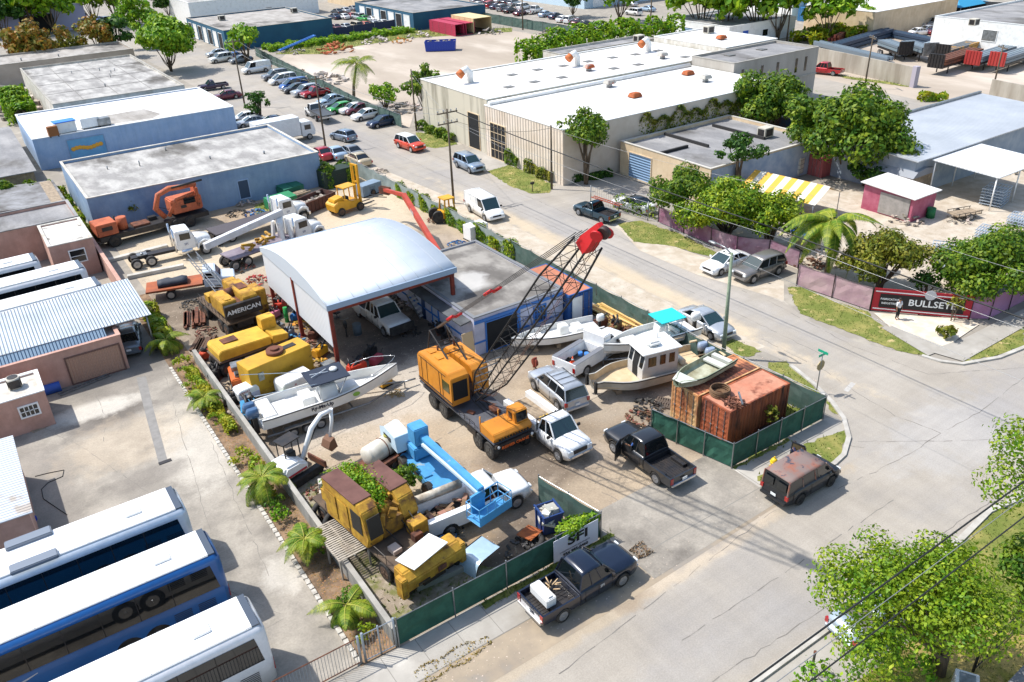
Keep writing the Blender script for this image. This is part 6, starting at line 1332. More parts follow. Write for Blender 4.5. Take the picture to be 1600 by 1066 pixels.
# orange crane by the blue wall
mso = mat('salmon_orange','C46A45',.75,col2='AA5838',scale=1,col3='6A4030',scale3=1.5,lo3=.58,hi3=.68,grain=[(5,.18,U1)])
p0 = G(165,392); ocr = thing('orange_crane_truck','salmon orange crane truck with a folded hydraulic arm against the blue building','crane truck',(p0.x + 5.2,p0.y + 1.9,0),R_(6))
b = B(); b.box((0,0,1.0),(11,2.2,.5)); b.build('carrier',M_dark,ocr,.03); wheels(ocr,[(x,s * 1.0) for x in (-4.2,2.0,3.4) for s in (-1,1)],.6,.45,M_dark)
b = B(); b.box((-4.6,0,1.9),(2.0,2.2,1.2)); b.build('engine_hood',mso,ocr,.06); b = B(); b.cyl((-2.9,0,1.3),(-2.9,0,2.5),.5,n=14); b.build('air_cleaner',mso,ocr); b = B(); b.box((-4.6,-1.11,2.0),(1.0,.03,.4)); b.build('hood_vent',M_dark,ocr); b = B(); b.cyl((-3.6,-.4,1.5),(-3.6,-.4,2.9),.08); b.build('exhaust',M_dark,ocr)
b = B(); b.tube([(1.2,-.5,1.5),(.5,-.5,2.6),(1.0,-.5,3.9),(2.2,-.5,4.3),(3.2,-.5,4.2),(5.0,-.5,4.1)],[.28,.3,.28,.3,.28,.18],6); b.tube([(1.6,-.6,1.5),(2.6,-.6,3.1),(4.6,-.6,3.3)],.2,6); b.build('folded_arm',mso,ocr)
b = B(); b.box((3.6,.2,2.3),(3.2,1.9,1.5)); b.box((4.8,-.2,2.9),(.25,1.8,2.2)); b.build('operator_house',mso,ocr,.12); b = B(); b.box((3.9,-.77,2.7),(1.2,.03,.6)); b.build('cab_window',M_glass,ocr); b = B(); b.tube([(2.4,-.8,4.4),(5.6,-.8,4.5)],.12,6); b.build('hydraulic_ram',M_dark,ocr)
# generator, compressors
t = thing('big_generator','large yellow generator housing with a rusty disc on top, in front of the old cranes','generator',(*at(437,598),0),R_(10)); b = B(); b.box((0,0,1.45),(4.8,1.7,1.9)); b.build('housing',mat('gen_yellow','C79A26',.65,col2='B48822',scale=.8,col3='7A5A20',scale3=1.6,lo3=.64,hi3=.7),t,.03)
b = B(); b.cyl((.1,0,2.4),(.1,0,2.65),.6,n=24); b.cyl((.1,0,2.65),(.1,0,2.8),.3,n=16); b.build('rusty_disc',mat('rust_disc','6A3F2E',.85),t); b = B(); b.box((-1.6,-.87,1.6),(.4,.06,.6)); b.build('control_box',M_steel,t); b = B(); b.box((1.2,.1,2.42),(1.0,.5,.03)); b.build('exhaust_grille',M_dark,t); b = B(); b.box((0,0,.35),(5,1.8,.35)); b.build('skid',M_cy2,t)
def compressor(label,u,v,dims,m,m2,rz,letter=None):
    t = thing('compressor',label,'compressor',(*at(u,v),0),rz); b = B(); L_,W,Hh = dims; b.prism([(-L_ / 2,.4),(L_ / 2,.4),(L_ / 2,Hh * .8),(L_ / 2 - .15,Hh),(-L_ / 2 + .15,Hh),(-L_ / 2,Hh * .85)],-W / 2,W / 2); b.build('housing',m,t,.04)
    b = B(); b.box((0,-W / 2 - .01,.55),(L_ * .96,.03,.45)); b.build('lower_panel',m2,t); b = B(); b.cyl((-L_ / 2,0,.4),(-L_ / 2 - .8,0,.35),.04); b.build('tow_bar',M_dark,t); tyre_set(t,[(0,W / 2 - .05),(0,-W / 2 + .05)],.32,.2)
    if letter: text(letter,.2,M_letter,'side_lettering',t,face(-.3,-W / 2 - .012,1.0,(0,-1,0)),.004)
compressor('white towable compressor with a green scrap on top behind the console boat',464,612,(2.5,1.3,1.35),M_white,mat('pale_green','9FB8A4',.6),R_(10),'IR'); compressor('small white welder trailer among engine parts near the concrete wall',388,626,(1.5,1.0,1.2),M_white,mat('pale_lilac','B9B9CC',.6),R_(8),'HOBART'); compressor('mint and white boxed compressor beside the stern of the console boat',432,640,(2.2,1.0,.9),mat('mint_white','BCCDB8',.6),mat('dark_mint','7B9484',.6),R_(14))
t = thing('orange_loader','compact orange machine with an open engine bay left of the yellow generator','loader',(*at(378,602),0),R_(80)); b = B(); b.box((0,0,.75),(2.4,1.3,.8),tx=.9); b.build('body',mat('kubota_orange','D26A22',.5,col2='B3541f',scale=1),t,.08); b = B(); b.box((.5,0,1.3),(.9,.9,.4)); b.box((-.5,0,1.2),(.6,.7,.25)); b.build('engine',M_steel,t,.03); b = B(); b.box((-.6,0,1.35),(.5,.6,.15)); b.build('seat',M_black,t,.04); wheels(t,[(x,s * .6) for x in (-.8,.8) for s in (-1,1)],.35,.25)
t = thing('light_tower','four white floodlights on a horizontal mast beside the yellow generator','light tower',(*at(415,608),0),R_(10)); b = B(); b.cyl((-2.4,0,1.0),(2.6,0,1.25),.06); b.cyl((0,0,0),(0,0,1.1),.08); b.box((0,0,.05),(.8,.8,.1)); b.build('mast',M_dark,t)
for x,y,z in ((-.2,-.25,1.5),(.4,-.3,1.4),(-.1,-.5,.9),(.55,-.5,.95)): b = B(); b.ball((x,y,z),.2,10,6); b.build('floodlight',M_wht,t)
# mini excavator
ex = thing('mini_excavator','small white excavator with its arm raised near the palm','excavator',(*at(466,745),0),R_(18)); mw = M_wht
b = B(); [b.loft([[(x,s * .75 + y,z) for x,z in ((-1.1,.1),(-1.25,.35),(-1.0,.62),(1.0,.62),(1.25,.35),(1.1,.1))] for y in (-.2,.2)],False) for s in (-1,1)]; b.build('crawler_track',M_black,ex)
b = B(); b.prism([(-1.3,.75),(.4,.75),(.4,1.2),(-.2,1.55),(-1.1,1.6),(-1.35,1.3)],-.75,.75); b.build('engine_cover',mw,ex,.12); b = B(); b.box((-.5,-.765,.95),(1.4,.02,.12)); b.build('red_stripe',M_letter,ex); b = B(); b.box((-.0,.35,1.5),(.5,.5,.5)); b.build('seat',M_black,ex,.05)
b = B(); 
for x in (-.5,.5):
    for y in (.1,.8): b.cyl((x,y,1.2),(x,y,2.5),.04,n=6)
b.box((0,.45,2.52),(1.2,.9,.07)); b.build('canopy_frame',M_dark,ex)
b = B(); b.tube([(.5,0,.95),(1.5,0,2.6),(2.3,0,3.1),(3.1,0,3.0)],[.16,.18,.16,.13],6); b.tube([(3.1,0,3.1),(3.0,0,2.2),(2.7,0,1.3)],[.14,.12,.1],6); b.build('arm',mw,ex); b = B(); b.cyl((.8,0,1.3),(1.9,0,2.6),.06); b.build('hydraulic_ram',M_dark,ex)
b = B(); b.prism([(2.75,1.35),(2.4,1.2),(2.2,.8),(2.4,.5),(2.9,.6)],-.35,.35); b.build('bucket',mat('bucket_brown','6E4E3A',.8),ex); b = B(); b.box((1.5,0,.3),(.1,1.6,.4)); b.build('blade',M_rust,ex)
# pallets
def pallet(label,x,y,z,rz=0,tilt=0,w_=1.2,m=M_wood,legs=0,L_=1.1,grp=None):
    t = thing('pallet',label,'pallet',(x,y,z),rz,grp); t.rotation_euler = (tilt,0,rz); b = B()
    n = int(w_ / .16)
    for k in range(n): b.box((0,-w_ / 2 + (k + .5) * w_ / n,.12 + legs),(L_,.09,.025))
    b.build('deck_boards',m,t); b = B()
    for x in (-.47,0,.47): b.box((x * L_,0,.06 + legs),(.08,w_,.1))
    b.build('stringers',m,t)
    if legs: b = B(); [b.box((sx * L_ * .46,sy * w_ * .47,legs / 2),(.09,.09,legs)) for sx in (-1,1) for sy in (-1,0,1)]; b.build('legs',m,t)
p = G(532,745)
for k in range(4): pallet(['lowest','second lowest','second highest','topmost'][k] + ' pallet in the stack beside the small excavator',p.x + rnd.uniform(-.08,.08),p.y + rnd.uniform(-.05,.05),k * .15,R_(12) + rnd.uniform(-.1,.1))
p = G(545,880); pallet('tall pale slatted rack table by the concrete wall and yellow crane',p.x,p.y + .6,0,R_(3),0,3.1,mat('pale_timber','B3AA9C',.85,col2='8f8678',scale=2),1.15,1.7)
p = G(62,668); pallet('lower wooden pallet leaning at the pink office',p.x,p.y,0,R_(15),R_(20)); p = G(57,655); pallet('upper wooden pallet leaning at the pink office',p.x,p.y + .3,.35,R_(15),R_(25))
p = G(1042,632); pallet('dark weathered pallet beside the container fence below the work boat',p.x,p.y,0,R_(30),0,1.6,mat('dark_timber','5B5048',.9))
# water trailer
wt = thing('water_trailer','white tank trailer with a cylindrical water tank left of the blue boom lift','trailer',(*at(603,725),0),R_(14)); b = B(); b.cyl((-1.2,0,1.25),(1.0,0,1.25),.62,n=20); b.ball((-1.2,0,1.25),(.25,.62,.62),16,8); b.ball((1.0,0,1.25),(.25,.62,.62),16,8); b.build('tank',M_gelw,wt); b = B(); b.cyl((.4,0,1.85),(.4,0,1.95),.25,n=14); b.build('lid',mat('olive_lid','8C8A3A',.7),wt)
b = B(); b.box((0,0,.55),(4.2,1.5,.12)); b.cyl((2,0,.55),(3.2,0,.5),.06); b.torus((-.1,0,1.25),.64,.03,'X',18,5); b.build('frame',M_rust,wt); wheels(wt,[(0,.8),(0,-.8)],.38,.24); b = B(); b.box((.1,-.9,.85),(1.8,.3,.25)); b.build('hose_rack',M_rust,wt)
b = B(); b.cyl((-.35,0,.35),(.7,0,.35),.32,n=18); t = b.build('black_barrel',M_black); t.location = (*at(632,725),0); t.rotation_euler = (0,0,R_(14)); tag(t,'black barrel lying between the water trailer and the blue boom lift','barrel')
# boom lift
mbl2 = mat('lift_blue','4A97C8',.6,col2='3F87B6',scale=1,col3='8A9CA6',scale3=2,lo3=.62,hi3=.7,grain=[(5,.12,U1)]); mbl3 = mat('pale_lift_blue','BFD3DE',.5)
lc = Vector((*at(700,765),0)); bl = thing('boom_lift','light blue boom lift with its arm and basket reaching over the service truck','boom lift',lc)
b = B(); b.box((-.2,1.3,.75),(2.0,4.2,.55)); b.build('chassis',mbl2,bl,.06)
ty_,rm_ = wheel_parts(.55,.4,mat('rusty_rim','5A4638',.8),0)
for x in (-1.25,.95):
    for y in (-.1,2.9):
        o = bpy.data.objects.new('wheel',ty_); COL.objects.link(o); o.parent = bl; o.location = (x,y,.55); o.rotation_euler = (0,0,R_(90)); q = bpy.data.objects.new('rim',rm_); COL.objects.link(q); q.parent = o
b = B(); b.loft([[(-1.5 + i * .02,y,z) for y,z in ((3.0,1.4),(5.2 - .3 * i,1.5),(5.2 - .3 * i,2.2),(4.6 - .2 * i,2.5),(3.2,2.4))] for i in range(2)] + [[(-.5,y,z) for y,z in ((3.0,1.4),(5.2,1.5),(5.2,2.2),(4.6,2.5),(3.2,2.4))]],False); b.build('engine_cowl',mbl3,bl,.12)
b = B(); b.box((-.2,3.0,1.5),(1.3,1.8,.8)); b.build('turret',mbl2,bl,.06)
e0 = Vector(G(655,680,3.4)) - lc; e1 = Vector(G(752,768,2.9)) - lc
b = B(); beam(b,e0,e1,.42,.5); b.build('main_boom',mbl2,bl,.03); b = B(); beam(b,e0 + (e1 - e0) * .15 + Vector((-.35,0,.05)),e1 + Vector((-.2,0,.0)),.14,.16); b.build('boom_cable_tray',mbl3,bl)
b = B(); b.box(tuple(e0 + Vector((0,.1,.1))),(.9,.9,1.1)); b.build('boom_knuckle',mbl2,bl,.05); b = B(); beam(b,e0 + Vector((0,0,-.4)),(-.2,3.0,1.8),.4,.5); b.build('riser',mbl2,bl)
bk = Vector(G(765,800,1.9)) - lc; an = R_(10); b = B(); M0 = Matrix.Translation(bk) @ Matrix.Rotation(an,4,'Z'); b.T = M0
for z in (0,.5,1.05):
    for y in (-.5,.5): b.cyl((-1.1,y,z),(1.1,y,z),.03,n=5)
    for x in (-1.1,1.1): b.cyl((x,-.5,z),(x,.5,z),.03,n=5)
for x in (-1.1,-.55,0,.55,1.1):
    for y in (-.5,.5): b.cyl((x,y,0),(x,y,1.05),.025,n=5)
b.box((0,0,.02),(2.2,1.0,.05)); b.box((-.3,.55,.55),(.9,.12,1.1)); b.box((0,-.51,.27),(2.2,.03,.5)); b.T = None; b.build('basket',mbl2,bl)
b = B(); beam(b,e1,bk + Vector((-.2,.6,.6)),.3,.4); b.build('jib',mbl2,bl)
# car shell / blue dumpster bin / scrap near the banner fence
t = thing('van_hood','pale blue curved body panel standing on the dirt by the green fence','body panel',(*at(762,872),0),R_(14)); b = B(); rr = []
for i in range(9): q = i / 8; a = math.pi * .5 * q; rr.append([(-1.1 + .5 * (1 - math.cos(a)) * 2 - .4 + 1.6 * max(0,q - .5),y,.9 * math.sin(min(1,q * 1.6) * math.pi / 2)) for y in (-.65,-.3,.3,.65)])
vs = [p for r in rr for p in r]; b.add(vs,[(i * 4 + k,i * 4 + k + 1,(i + 1) * 4 + k + 1,(i + 1) * 4 + k) for i in range(8) for k in range(3)],True); b.build('panel',paint('A9C3D4'),t); b = B(); [b.tube([(rr[i][k][0],rr[i][k][1],rr[i][k][2] + .01) for i in range(9)],.025,5) for k in (0,3)]; b.build('rim',M_dark,t)
dumpster('small navy blue skip filled with cans behind the banner fence',858,826,(1.2,1.1,1.35),mat('navy_bin','1D3A6E',.5),mat('cans','C9C4B8',.6,island=.5),R_(80),18)
tyres(['loose black tyre lying under an orange panel near the blue skip'],*at(835,850),1,.62,sp=0); b = B(); b.box((0,0,.42),(1.2,.9,.04),ry=.2); t = b.build('rusty_sheet',mat('rust_orange','B4632C',.8,col2='8A4A28',scale=2)); t.location = (*at(828,842),0); t.rotation_euler = (0,0,.4); tag(t,'rust orange panel lying on a tyre near the blue skip','metal panel')
tyres(['big tractor tyre at the corner of the yellow crane and service truck'],*at(716,880),1,.6,lay=False,sp=0)
for i,(u,v) in enumerate(((502,812),(520,806),(517,832),(536,826))): tyres([['outer','inner','second outer','second inner'][i] + ' tyre of the stacked rear pair behind the derelict crane'],*at(u,v),1,.62,lay=False,sp=0)
def logs(name,label,cat,u,v,n,L_,m,rz,spread=.6,th=(.1,.05),z=.0):
    t = thing(name,label,cat,(*at(u,v),z),rz); b = B()
    for k in range(n): b.box((rnd.uniform(-.3,.3),rnd.uniform(-spread,spread),th[1] / 2 + (k // 5) * th[1] * 1.1),(L_ * rnd.uniform(.75,1),th[0] * rnd.uniform(.7,1.4),th[1]),rz=rnd.uniform(-.04,.04))
    b.build('boards',m,t); b = B()
    for q in (-.3,.3): b.box((q * L_,0,-.0),(.1,spread * 2.2,.06))
    b.build('bearer',M_wood,t); return t
logs('timber_stack','yellow timber boards stacked along the green street fence','timber',972,507,22,7.5,mat('fresh_timber','D2AD6C',.8,island=.35),R_(-88),.8,(.18,.09))
logs('steel_stack','rusty steel sections lying by the concrete wall below the cranes','steel',305,500,14,3.2,M_rust,R_(75),.8,(.2,.12)); logs('plank_pile','dark rusty planks below the crane counterweight near the palm','planks',318,540,12,2.6,mat('dark_plank','5A4436',.9),R_(60),.7,(.2,.08))
logs('pipe_pile','pale boards laid across junk behind the rust brown dumpster','boards',452,315,10,5.5,M_wood,R_(15),.5,(.2,.08),z=.5)
def drum(label,u,v,m,r=.3,h=.9,z=0,xy=None):
    t = thing('drum',label,'drum',(*(xy or at(u,v)),z)); b = B(); b.cyl((0,0,0),(0,0,h),r,n=18); b.build('barrel',m,t); b = B()
    for q in (.02,.35,.65,.98): b.torus((0,0,h * q),r,.018,n=18,m=5)
    b.build('hoop',m,t)
mdb = mat('drum_blue','2F6BA6',.5); mdn = mat('drum_navy','1B3B66',.5)
for i in range(4): drum(['first','second','third','fourth'][i] + ' blue drum from the street side, in the row before the crimson shed',1380 + i * 7,332 + i * 2,mdb)
drum('tall navy blue tank by the stairs under the canopy edge',670,495,mdn,.5,1.9); drum('grey plastic bin under the canopy beside the motorbike',559,522,mat('bin_grey','5A666E',.7),.33,.9); drum('green gas cylinder standing among parts left of the canopy',449,503,mat('gas_green','1F8A3C',.5),.17,1.3); drum('dark green tank lying by the red column of the canopy',412,480,mat('tank_green','3C6E58',.6),.35,.6); drum('pale yellow pail by the street hedge behind the workshop',775,390,M_gelw,.3,.6)
def engine(label,u,v,m,rz=0,s=1,cat='engine'):
    t = thing('engine',label,cat,(*at(u,v),0),rz); b = B(); b.box((0,0,.4 * s),(.9 * s,.55 * s,.5 * s)); b.cyl((-.5 * s,0,.4 * s),(-.58 * s,0,.4 * s),.28 * s,n=14); b.build('block',m,t,.04); b = B()
    for k in range(5): b.cyl((rnd.uniform(-.4,.4) * s,rnd.uniform(-.25,.25) * s,.6 * s),(rnd.uniform(-.4,.4) * s,rnd.uniform(-.3,.3) * s,.95 * s),.06 * s,n=8)
    b.build('manifold',M_dark,t); b = B(); b.box((0,0,.08 * s),(1.0 * s,.65 * s,.1)); b.build('stand',M_rust,t)
for a in (('grey engine on a stand left of the canopy front column',436,520,M_steel,.3,1.1),('second grey outboard powerhead beside the first, left of canopy',452,527,mat('powerhead_grey','6E7684',.5),.8,1.1),('pink painted engine crate part beside the middle canopy column',430,497,mat('pinkish','B9687C',.6),.4,1),('bright blue engine left of the canopy middle column',466,500,mdb,.2,1),('yellow engine block at the canopy foot behind the console boat',502,556,M_fy,.5,1.2),('red engine hoist parts at the bow of the console boat',560,583,mat('hoist_red','C03A22',.6),.1,1.3),('dark engine with pink fan on the oily slab under the canopy',580,558,M_dark,.6,1.1),('greenish rusty gearbox beside the timber stack',960,520,mat('mossy','7A7A4A',.8,col2='8A4A32',scale=4),.5,1.4),('rust red gearbox behind the white utility truck',938,512,M_rust,.2,1.2),('dark engine leaning by the workshop side wall',688,520,M_dark,1.2,1),('white engine cover by the workshop side wall',700,530,M_dark,.2,.9),('orange lawn engine beside the left concrete wall',325,560,mat('box_red','C24A2A',.6),.2,1.0),('black engine parts heap beside the concrete wall',340,590,M_black,.9,1.3),('black fan engine beside the white welder',367,632,M_dark,.4,1.1),('red hydraulic pump at the foot of the rear canopy column',440,484,mat('hoist_red','C03A22',.6),.8,1.2),('brown engine scrap beneath the side sheet of the canopy',492,528,M_rust,.8,1.1),('blue pump motor by the concrete wall near the outboards',392,655,mat('teal_blue','2E7FA8',.6),1.3,1.7)): engine(*a)
boxy('steel_cabinet','grey steel cabinet beside the front canopy column','cabinet',515,585,(.9,.7,1.0),M_steel,R_(10)); boxy('yellow_loader_frame','yellow machine frame under the bow of the console boat','machine',598,600,(.9,1.2,1.1),M_fy,R_(12))
t = thing('motorcycle','dark motorcycle parked under the canopy beside the grey bin','motorcycle',(*at(541,520),0),R_(70)); 
for x in (-.65,.65): b = B(); b.torus((x,0,.32),.28,.06,'Y',16,6); b.build('wheel',M_black,t)
b = B(); b.loft([[(x,y * w_,z + h * .12) for y,h in ((-1,0),(0,1),(1,0),(0,-1))] for x,w_,z in ((-.6,.1,.75),(-.1,.16,.78),(.25,.14,.85),(.5,.06,.8))],True); b.build('body',M_dark,t); b = B(); b.tube([(.4,-.35,1.05),(.35,0,1.0),(.4,.35,1.05)],.02,5); b.tube([(.35,0,1.0),(.65,0,.32)],.03,5); b.build('handlebar',M_steel,t)
t = thing('step_ladder','white step ladder unit by the navy tank at the workshop','steps',(*at(653,495),0),R_(20)); b = B(); [b.box((0,-.5 + k * .22,.3 + k * .3),(.7,.25,.05)) for k in range(6)]; b.build('tread',M_wht,t); b = B(); [beam(b,(s * .36,-.6,.15),(s * .36,.7,1.95),.05,.1) for s in (-1,1)]; b.build('stringer',M_steel,t)
t = thing('office_chair','dark office chair under the canopy near the front column','chair',(*at(527,497),0),.4); b = B(); b.box((0,0,.48),(.5,.5,.08)); b.build('seat',M_black,t,.03); b = B(); b.box((-.25,0,.8),(.07,.46,.5)); b.build('backrest',M_black,t,.03); b = B(); b.cyl((0,0,.05),(0,0,.45),.03); [b.box((.15 * math.cos(a),.15 * math.sin(a),.05),(.3,.04,.04),rz=a) for a in (0,1.26,2.5,3.8,5)]; b.build('base',M_dark,t)
b = B(); b.tube([(*at(563,612),.6),(*at(575,608),.65)],.05); 
t = thing('red_trolley','pinkish red hand trolley beside the slab of the canopy','trolley',(*at(589,571),0),.5); b = B(); b.box((0,0,.5),(1.1,.5,.5)); b.build('tray',mat('trolley_red','9C3A48',.7),t,.02); wheels(t,[(-.4,.25),(-.4,-.25)],.15,.08); b = B(); b.tube([(.5,0,.6),(.9,0,1.0)],.03); b.build('handle',M_dark,t)
b = B()
for k in range(30): b.box((rnd.gauss(0,.3),rnd.gauss(0,.25),.05 + rnd.random() * .12),(.3,.05,.04),rz=rnd.uniform(0,3))
t = b.build('wood_scraps',mat('scrap_wood','A88C5C',.9)); t.location = (*at(617,617),0); tag(t,'small heap of broken wood scraps at the trailer hitch of the console boat','scraps')
def antenna(): pass
t = thing('fuel_can','blue plastic can on the concrete beside the coach at lower left','can',(*at(48,820),0),.5); b = B(); b.box((0,0,.25),(.75,.5,.5)); b.build('body',mat('can_blue','1F3FB4',.4),t,.12); b = B(); b.cyl((.2,0,.5),(.2,0,.58),.05); b.build('cap',M_black,t)
b = B(); b.tube([(*G(*q)[:2],.03) for q in ((55,745),(75,740),(100,735),(98,745),(75,755),(65,765),(68,780),(90,795),(105,805))],.022,5); tag(b.build('hose',M_black),'black hose snaking over the concrete near the left tin shed','hose')
b = B(); b.box((0,0,.02),(.75,.3,.03)); t = b.build('drain_grate',M_dark); t.location = (*at(258,722),0); tag(t,'rusty slotted drain grate set in the bus lot','drain grate')
boxy('storage_box','white storage box standing behind the parked coaches by the pink wall','box',47,405,(2.6,1.6,1.9),mat('box_white','D3DADF',.6)); 
t = thing('steel_rack_ladder','long silver ladder rail lying at the foot of the pink garage shutter','ladder',(*at(133,602),.03),R_(12)); b = B(); [b.box((0,y,.05),(3.6,.05,.07)) for y in (-.18,.18)]; [b.box((-1.7 + k * .3,0,.05),(.04,.36,.04)) for k in range(12)]; b.build('rails',M_steel,t)
b = B(); b.loft([[(x,y,z) for y,z in ((-.3,.05),(-.3,.55),(0,.7),(.3,.55),(.3,.05))] for x in (-.6,-.3,.3,.6)],True); t = b.build('blue_tarp_bundle',mat('tarp_blue','2C55A8',.6)); t.location = (*at(82,613),0); tag(t,'blue covered bundle beside the pink office corner','bundle')

def fit(t,rails=(),hoses=(),boxes=(),m=M_dark):
    if rails:
        b = B()
        for p,q in rails:
            p,q = Vector(p),Vector(q); n = max(1,int((q - p).length / .7))
            for i in range(n + 1): c = p.lerp(q,i / n); b.cyl(c,c + Vector((0,0,.5)),.018,n=5)
            b.cyl(p + Vector((0,0,.5)),q + Vector((0,0,.5)),.018,n=5)
        b.build('handrail',m,t)
    for p,q in hoses: b = B(); p,q = Vector(p),Vector(q); b.tube([p,p.lerp(q,.5) + Vector((0,.15,-.25)),q],.03,5); b.build('hose',M_black,t)
    for c,d,mm in boxes: b = B(); b.box(c,d); b.build('fitting',mm,t,.015)
fit(og,[((-3.0,-1.45,1.35),(2.6,-1.45,1.35))],[((.9,-.6,2.4),(2.2,-.2,1.4)),((.7,.4,2.6),(2.3,.5,1.4)),((-2.6,.2,2.8),(-3.6,.3,2.0)),((1.2,1.0,2.4),(2.6,.9,1.35))],[((-1.8,-1.63,2.6),(.9,.03,1.5),M_cy2),((-.7,-1.63,2.6),(.9,.03,1.5),M_cy2),((1.7,1.1,1.6),(.7,.9,.9),M_cy2),((2.2,.7,1.5),(.4,.5,.5),M_rust),((2.1,-.6,1.45),(.6,.5,.25),m_junk),((4.78,.3,1.5),(.05,.5,.3),M_rust),((4.78,-.8,1.35),(.05,.7,.12),M_dark),((.2,1.63,2.4),(.9,.03,1.1),M_rust)])
fit(oa,[((-3.0,1.35,1.32),(2.8,1.35,1.32))],[((.6,-.2,2.2),(1.8,.1,1.4)),((-.5,.2,2.6),(.9,.4,1.4))],[((-1.4,-.8,3.28),(1.2,.7,.06),M_rust),((-2.4,.8,3.03),(.6,.5,.08),M_cy2),((1.9,.6,1.6),(.9,.8,.6),M_cy2),((2.6,-.7,1.5),(.6,.6,.4),M_rust)])
fit(bl,[],[(tuple(e0 + Vector((0,0,-.3))),(-.2,3.2,1.6)),(tuple(e1),tuple(bk + Vector((0,.5,.5))))],[((-.9,1.2,1.06),(.5,1.5,.1),mbl2),((.5,.6,1.06),(.4,.8,.12),mbl3),((-1.2,1.4,.8),(.05,1.2,.3),M_dark),((-1.52,4.2,1.9),(.03,.9,.3),M_dark)])
fit(ocr,[],[((.9,-.3,2.6),(2.6,-.5,2.2)),((-3.0,.2,1.5),(-1.5,.2,1.2))],[((-1.2,0,1.35),(1.6,1.4,.2),M_rust),((.2,.6,1.4),(.8,.6,.4),M_dark),((3.2,-.78,2.2),(.6,.04,.3),M_dark)])
# ---------------------------------------------------------------- trees, palms, hedges
ORD = ['first','second','third','fourth','fifth','sixth','seventh','eighth','ninth','tenth','eleventh','twelfth','thirteenth','fourteenth','fifteenth','sixteenth','seventeenth','eighteenth']
def leaf_mesh(name,P,N,size,m,asp=.55,seed=0):
    r = np.random.RandomState(seed); k = len(P); n = N + r.randn(k,3) * .42; n[:,2] += .25; n /= np.linalg.norm(n,axis=1)[:,None] + 1e-9
    a = np.cross(n,r.randn(k,3)); a /= np.linalg.norm(a,axis=1)[:,None] + 1e-9; c = np.cross(n,a); s = size * (.6 + .8 * r.rand(k))[:,None]
    V = np.empty((k,4,3)); V[:,0] = P - a * s; V[:,1] = P - c * s * asp; V[:,2] = P + a * s; V[:,3] = P + c * s * asp
    V = V.reshape(-1,3); me = bpy.data.meshes.new(name); me.vertices.add(4 * k); me.vertices.foreach_set('co',V.ravel()); me.loops.add(4 * k); me.loops.foreach_set('vertex_index',np.arange(4 * k)); me.polygons.add(k); me.polygons.foreach_set('loop_start',np.arange(k) * 4)
    me.update(calc_edges=True); me.materials.append(m); return me
def clump_points(blobs,dens,r,fill=.35):
    Ps,Ns = [],[]
    for (x,y,z,a,b_,c) in blobs:
        k = max(20,int(dens * (a * b_ * c) ** (2 / 3) * 4)); d = r.randn(k,3); d /= np.linalg.norm(d,axis=1)[:,None]; rad = 1 - fill * r.rand(k) ** 1.5 + r.randn(k) * .05
        P = d * rad[:,None] * (a,b_,c) + (x,y,z); lump = .12 * np.sin(P[:,0] * 5.1 + y) * np.sin(P[:,1] * 4.7) * np.sin(P[:,2] * 5.9 + x); P += d * lump[:,None]; P = P + r.randn(k,3) * (.05 * a + .03); Ps.append(P); Ns.append(d)
    return np.concatenate(Ps),np.concatenate(Ns)
M_bark = mat('bark','6E5E4C',.95,col2='4E4336',scale=4,stretch=(1,1,.3),bump=.02)
TC = {}
def tree_mesh(key,R,Hc,rz,nb,leaf,dens,m,seed,trunk=True,sp=.62,lean=(0,0),th=.16):
    if key in TC: return TC[key]
    r = np.random.RandomState(seed); blobs = []; nb = int(nb * 1.45)
    for i in range(nb):
        a = i * 2.4 + r.rand(); q = math.sqrt((i + .5) / nb); d = r.uniform(.6,1) * q * sp * R * 1.25; z = Hc + (1 - q) * rz * .5 + r.uniform(-.6,.5) * rz * (1 - .25 * q); s = R * r.uniform(.15,.34) * (.75 if i % 5 == 4 else 1); d *= 1.22 if i % 5 == 4 else 1
        blobs.append((d * math.cos(a) + lean[0],d * math.sin(a) + lean[1],z,s,s * r.uniform(.8,1.1),s * r.uniform(.6,.85)))
    kx = r.uniform(.85,1.25); blobs = [((x - lean[0]) * kx + lean[0],(y - lean[1]) / kx + lean[1],z,a,b_,c) for x,y,z,a,b_,c in blobs]; P,N = clump_points(blobs,dens,r); me = leaf_mesh('crown',P,N,leaf,m,seed=seed)
    b = B()
    if trunk:
        zc = max(Hc - rz * .8,.6); ns = 3 if trunk is True else trunk
        for j,bl in enumerate(blobs[:max(nb // 2,4)]):
            s = j % ns; bx_,by_ = .12 * math.cos(s * 2.1),.12 * math.sin(s * 2.1); mid = (bl[0] * .35 + bx_,bl[1] * .35 + by_,zc * .8)
            b.tube([(bx_,by_,0),(bx_ * 1.5 + bl[0] * .08,by_ * 1.5 + bl[1] * .08,zc * .4),mid,(bl[0] * .75,bl[1] * .75,(zc + bl[2]) / 2),(bl[0],bl[1],bl[2])],[th,th * .8,th * .55,th * .35,th * .12],6)
    tm = b.mesh('trunk',M_bark) if trunk else None
    TC[key] = (me,tm); return me,tm
def tree(label,x,y,key,R=3,Hc=4,rz=2,nb=14,leaf=.17,dens=60,m=None,seed=1,s=1,name='tree',cat='tree',trunk=True,group=None,rot=None,z=0,lean=(0,0),part='crown',th=.16):
    me,tm = tree_mesh(key,R,Hc,rz,nb,leaf,dens,m,seed,trunk,lean=lean,th=th)
    t = thing(name,label,cat,(x,y,z),rnd.uniform(0,6.28) if rot is None else rot,group); t.scale = (s,s,s)
    o = bpy.data.objects.new(part,me); COL.objects.link(o); o.parent = t
    if tm: o = bpy.data.objects.new('trunk' if cat == 'tree' else 'stem',tm); COL.objects.link(o); o.parent = t
    return t
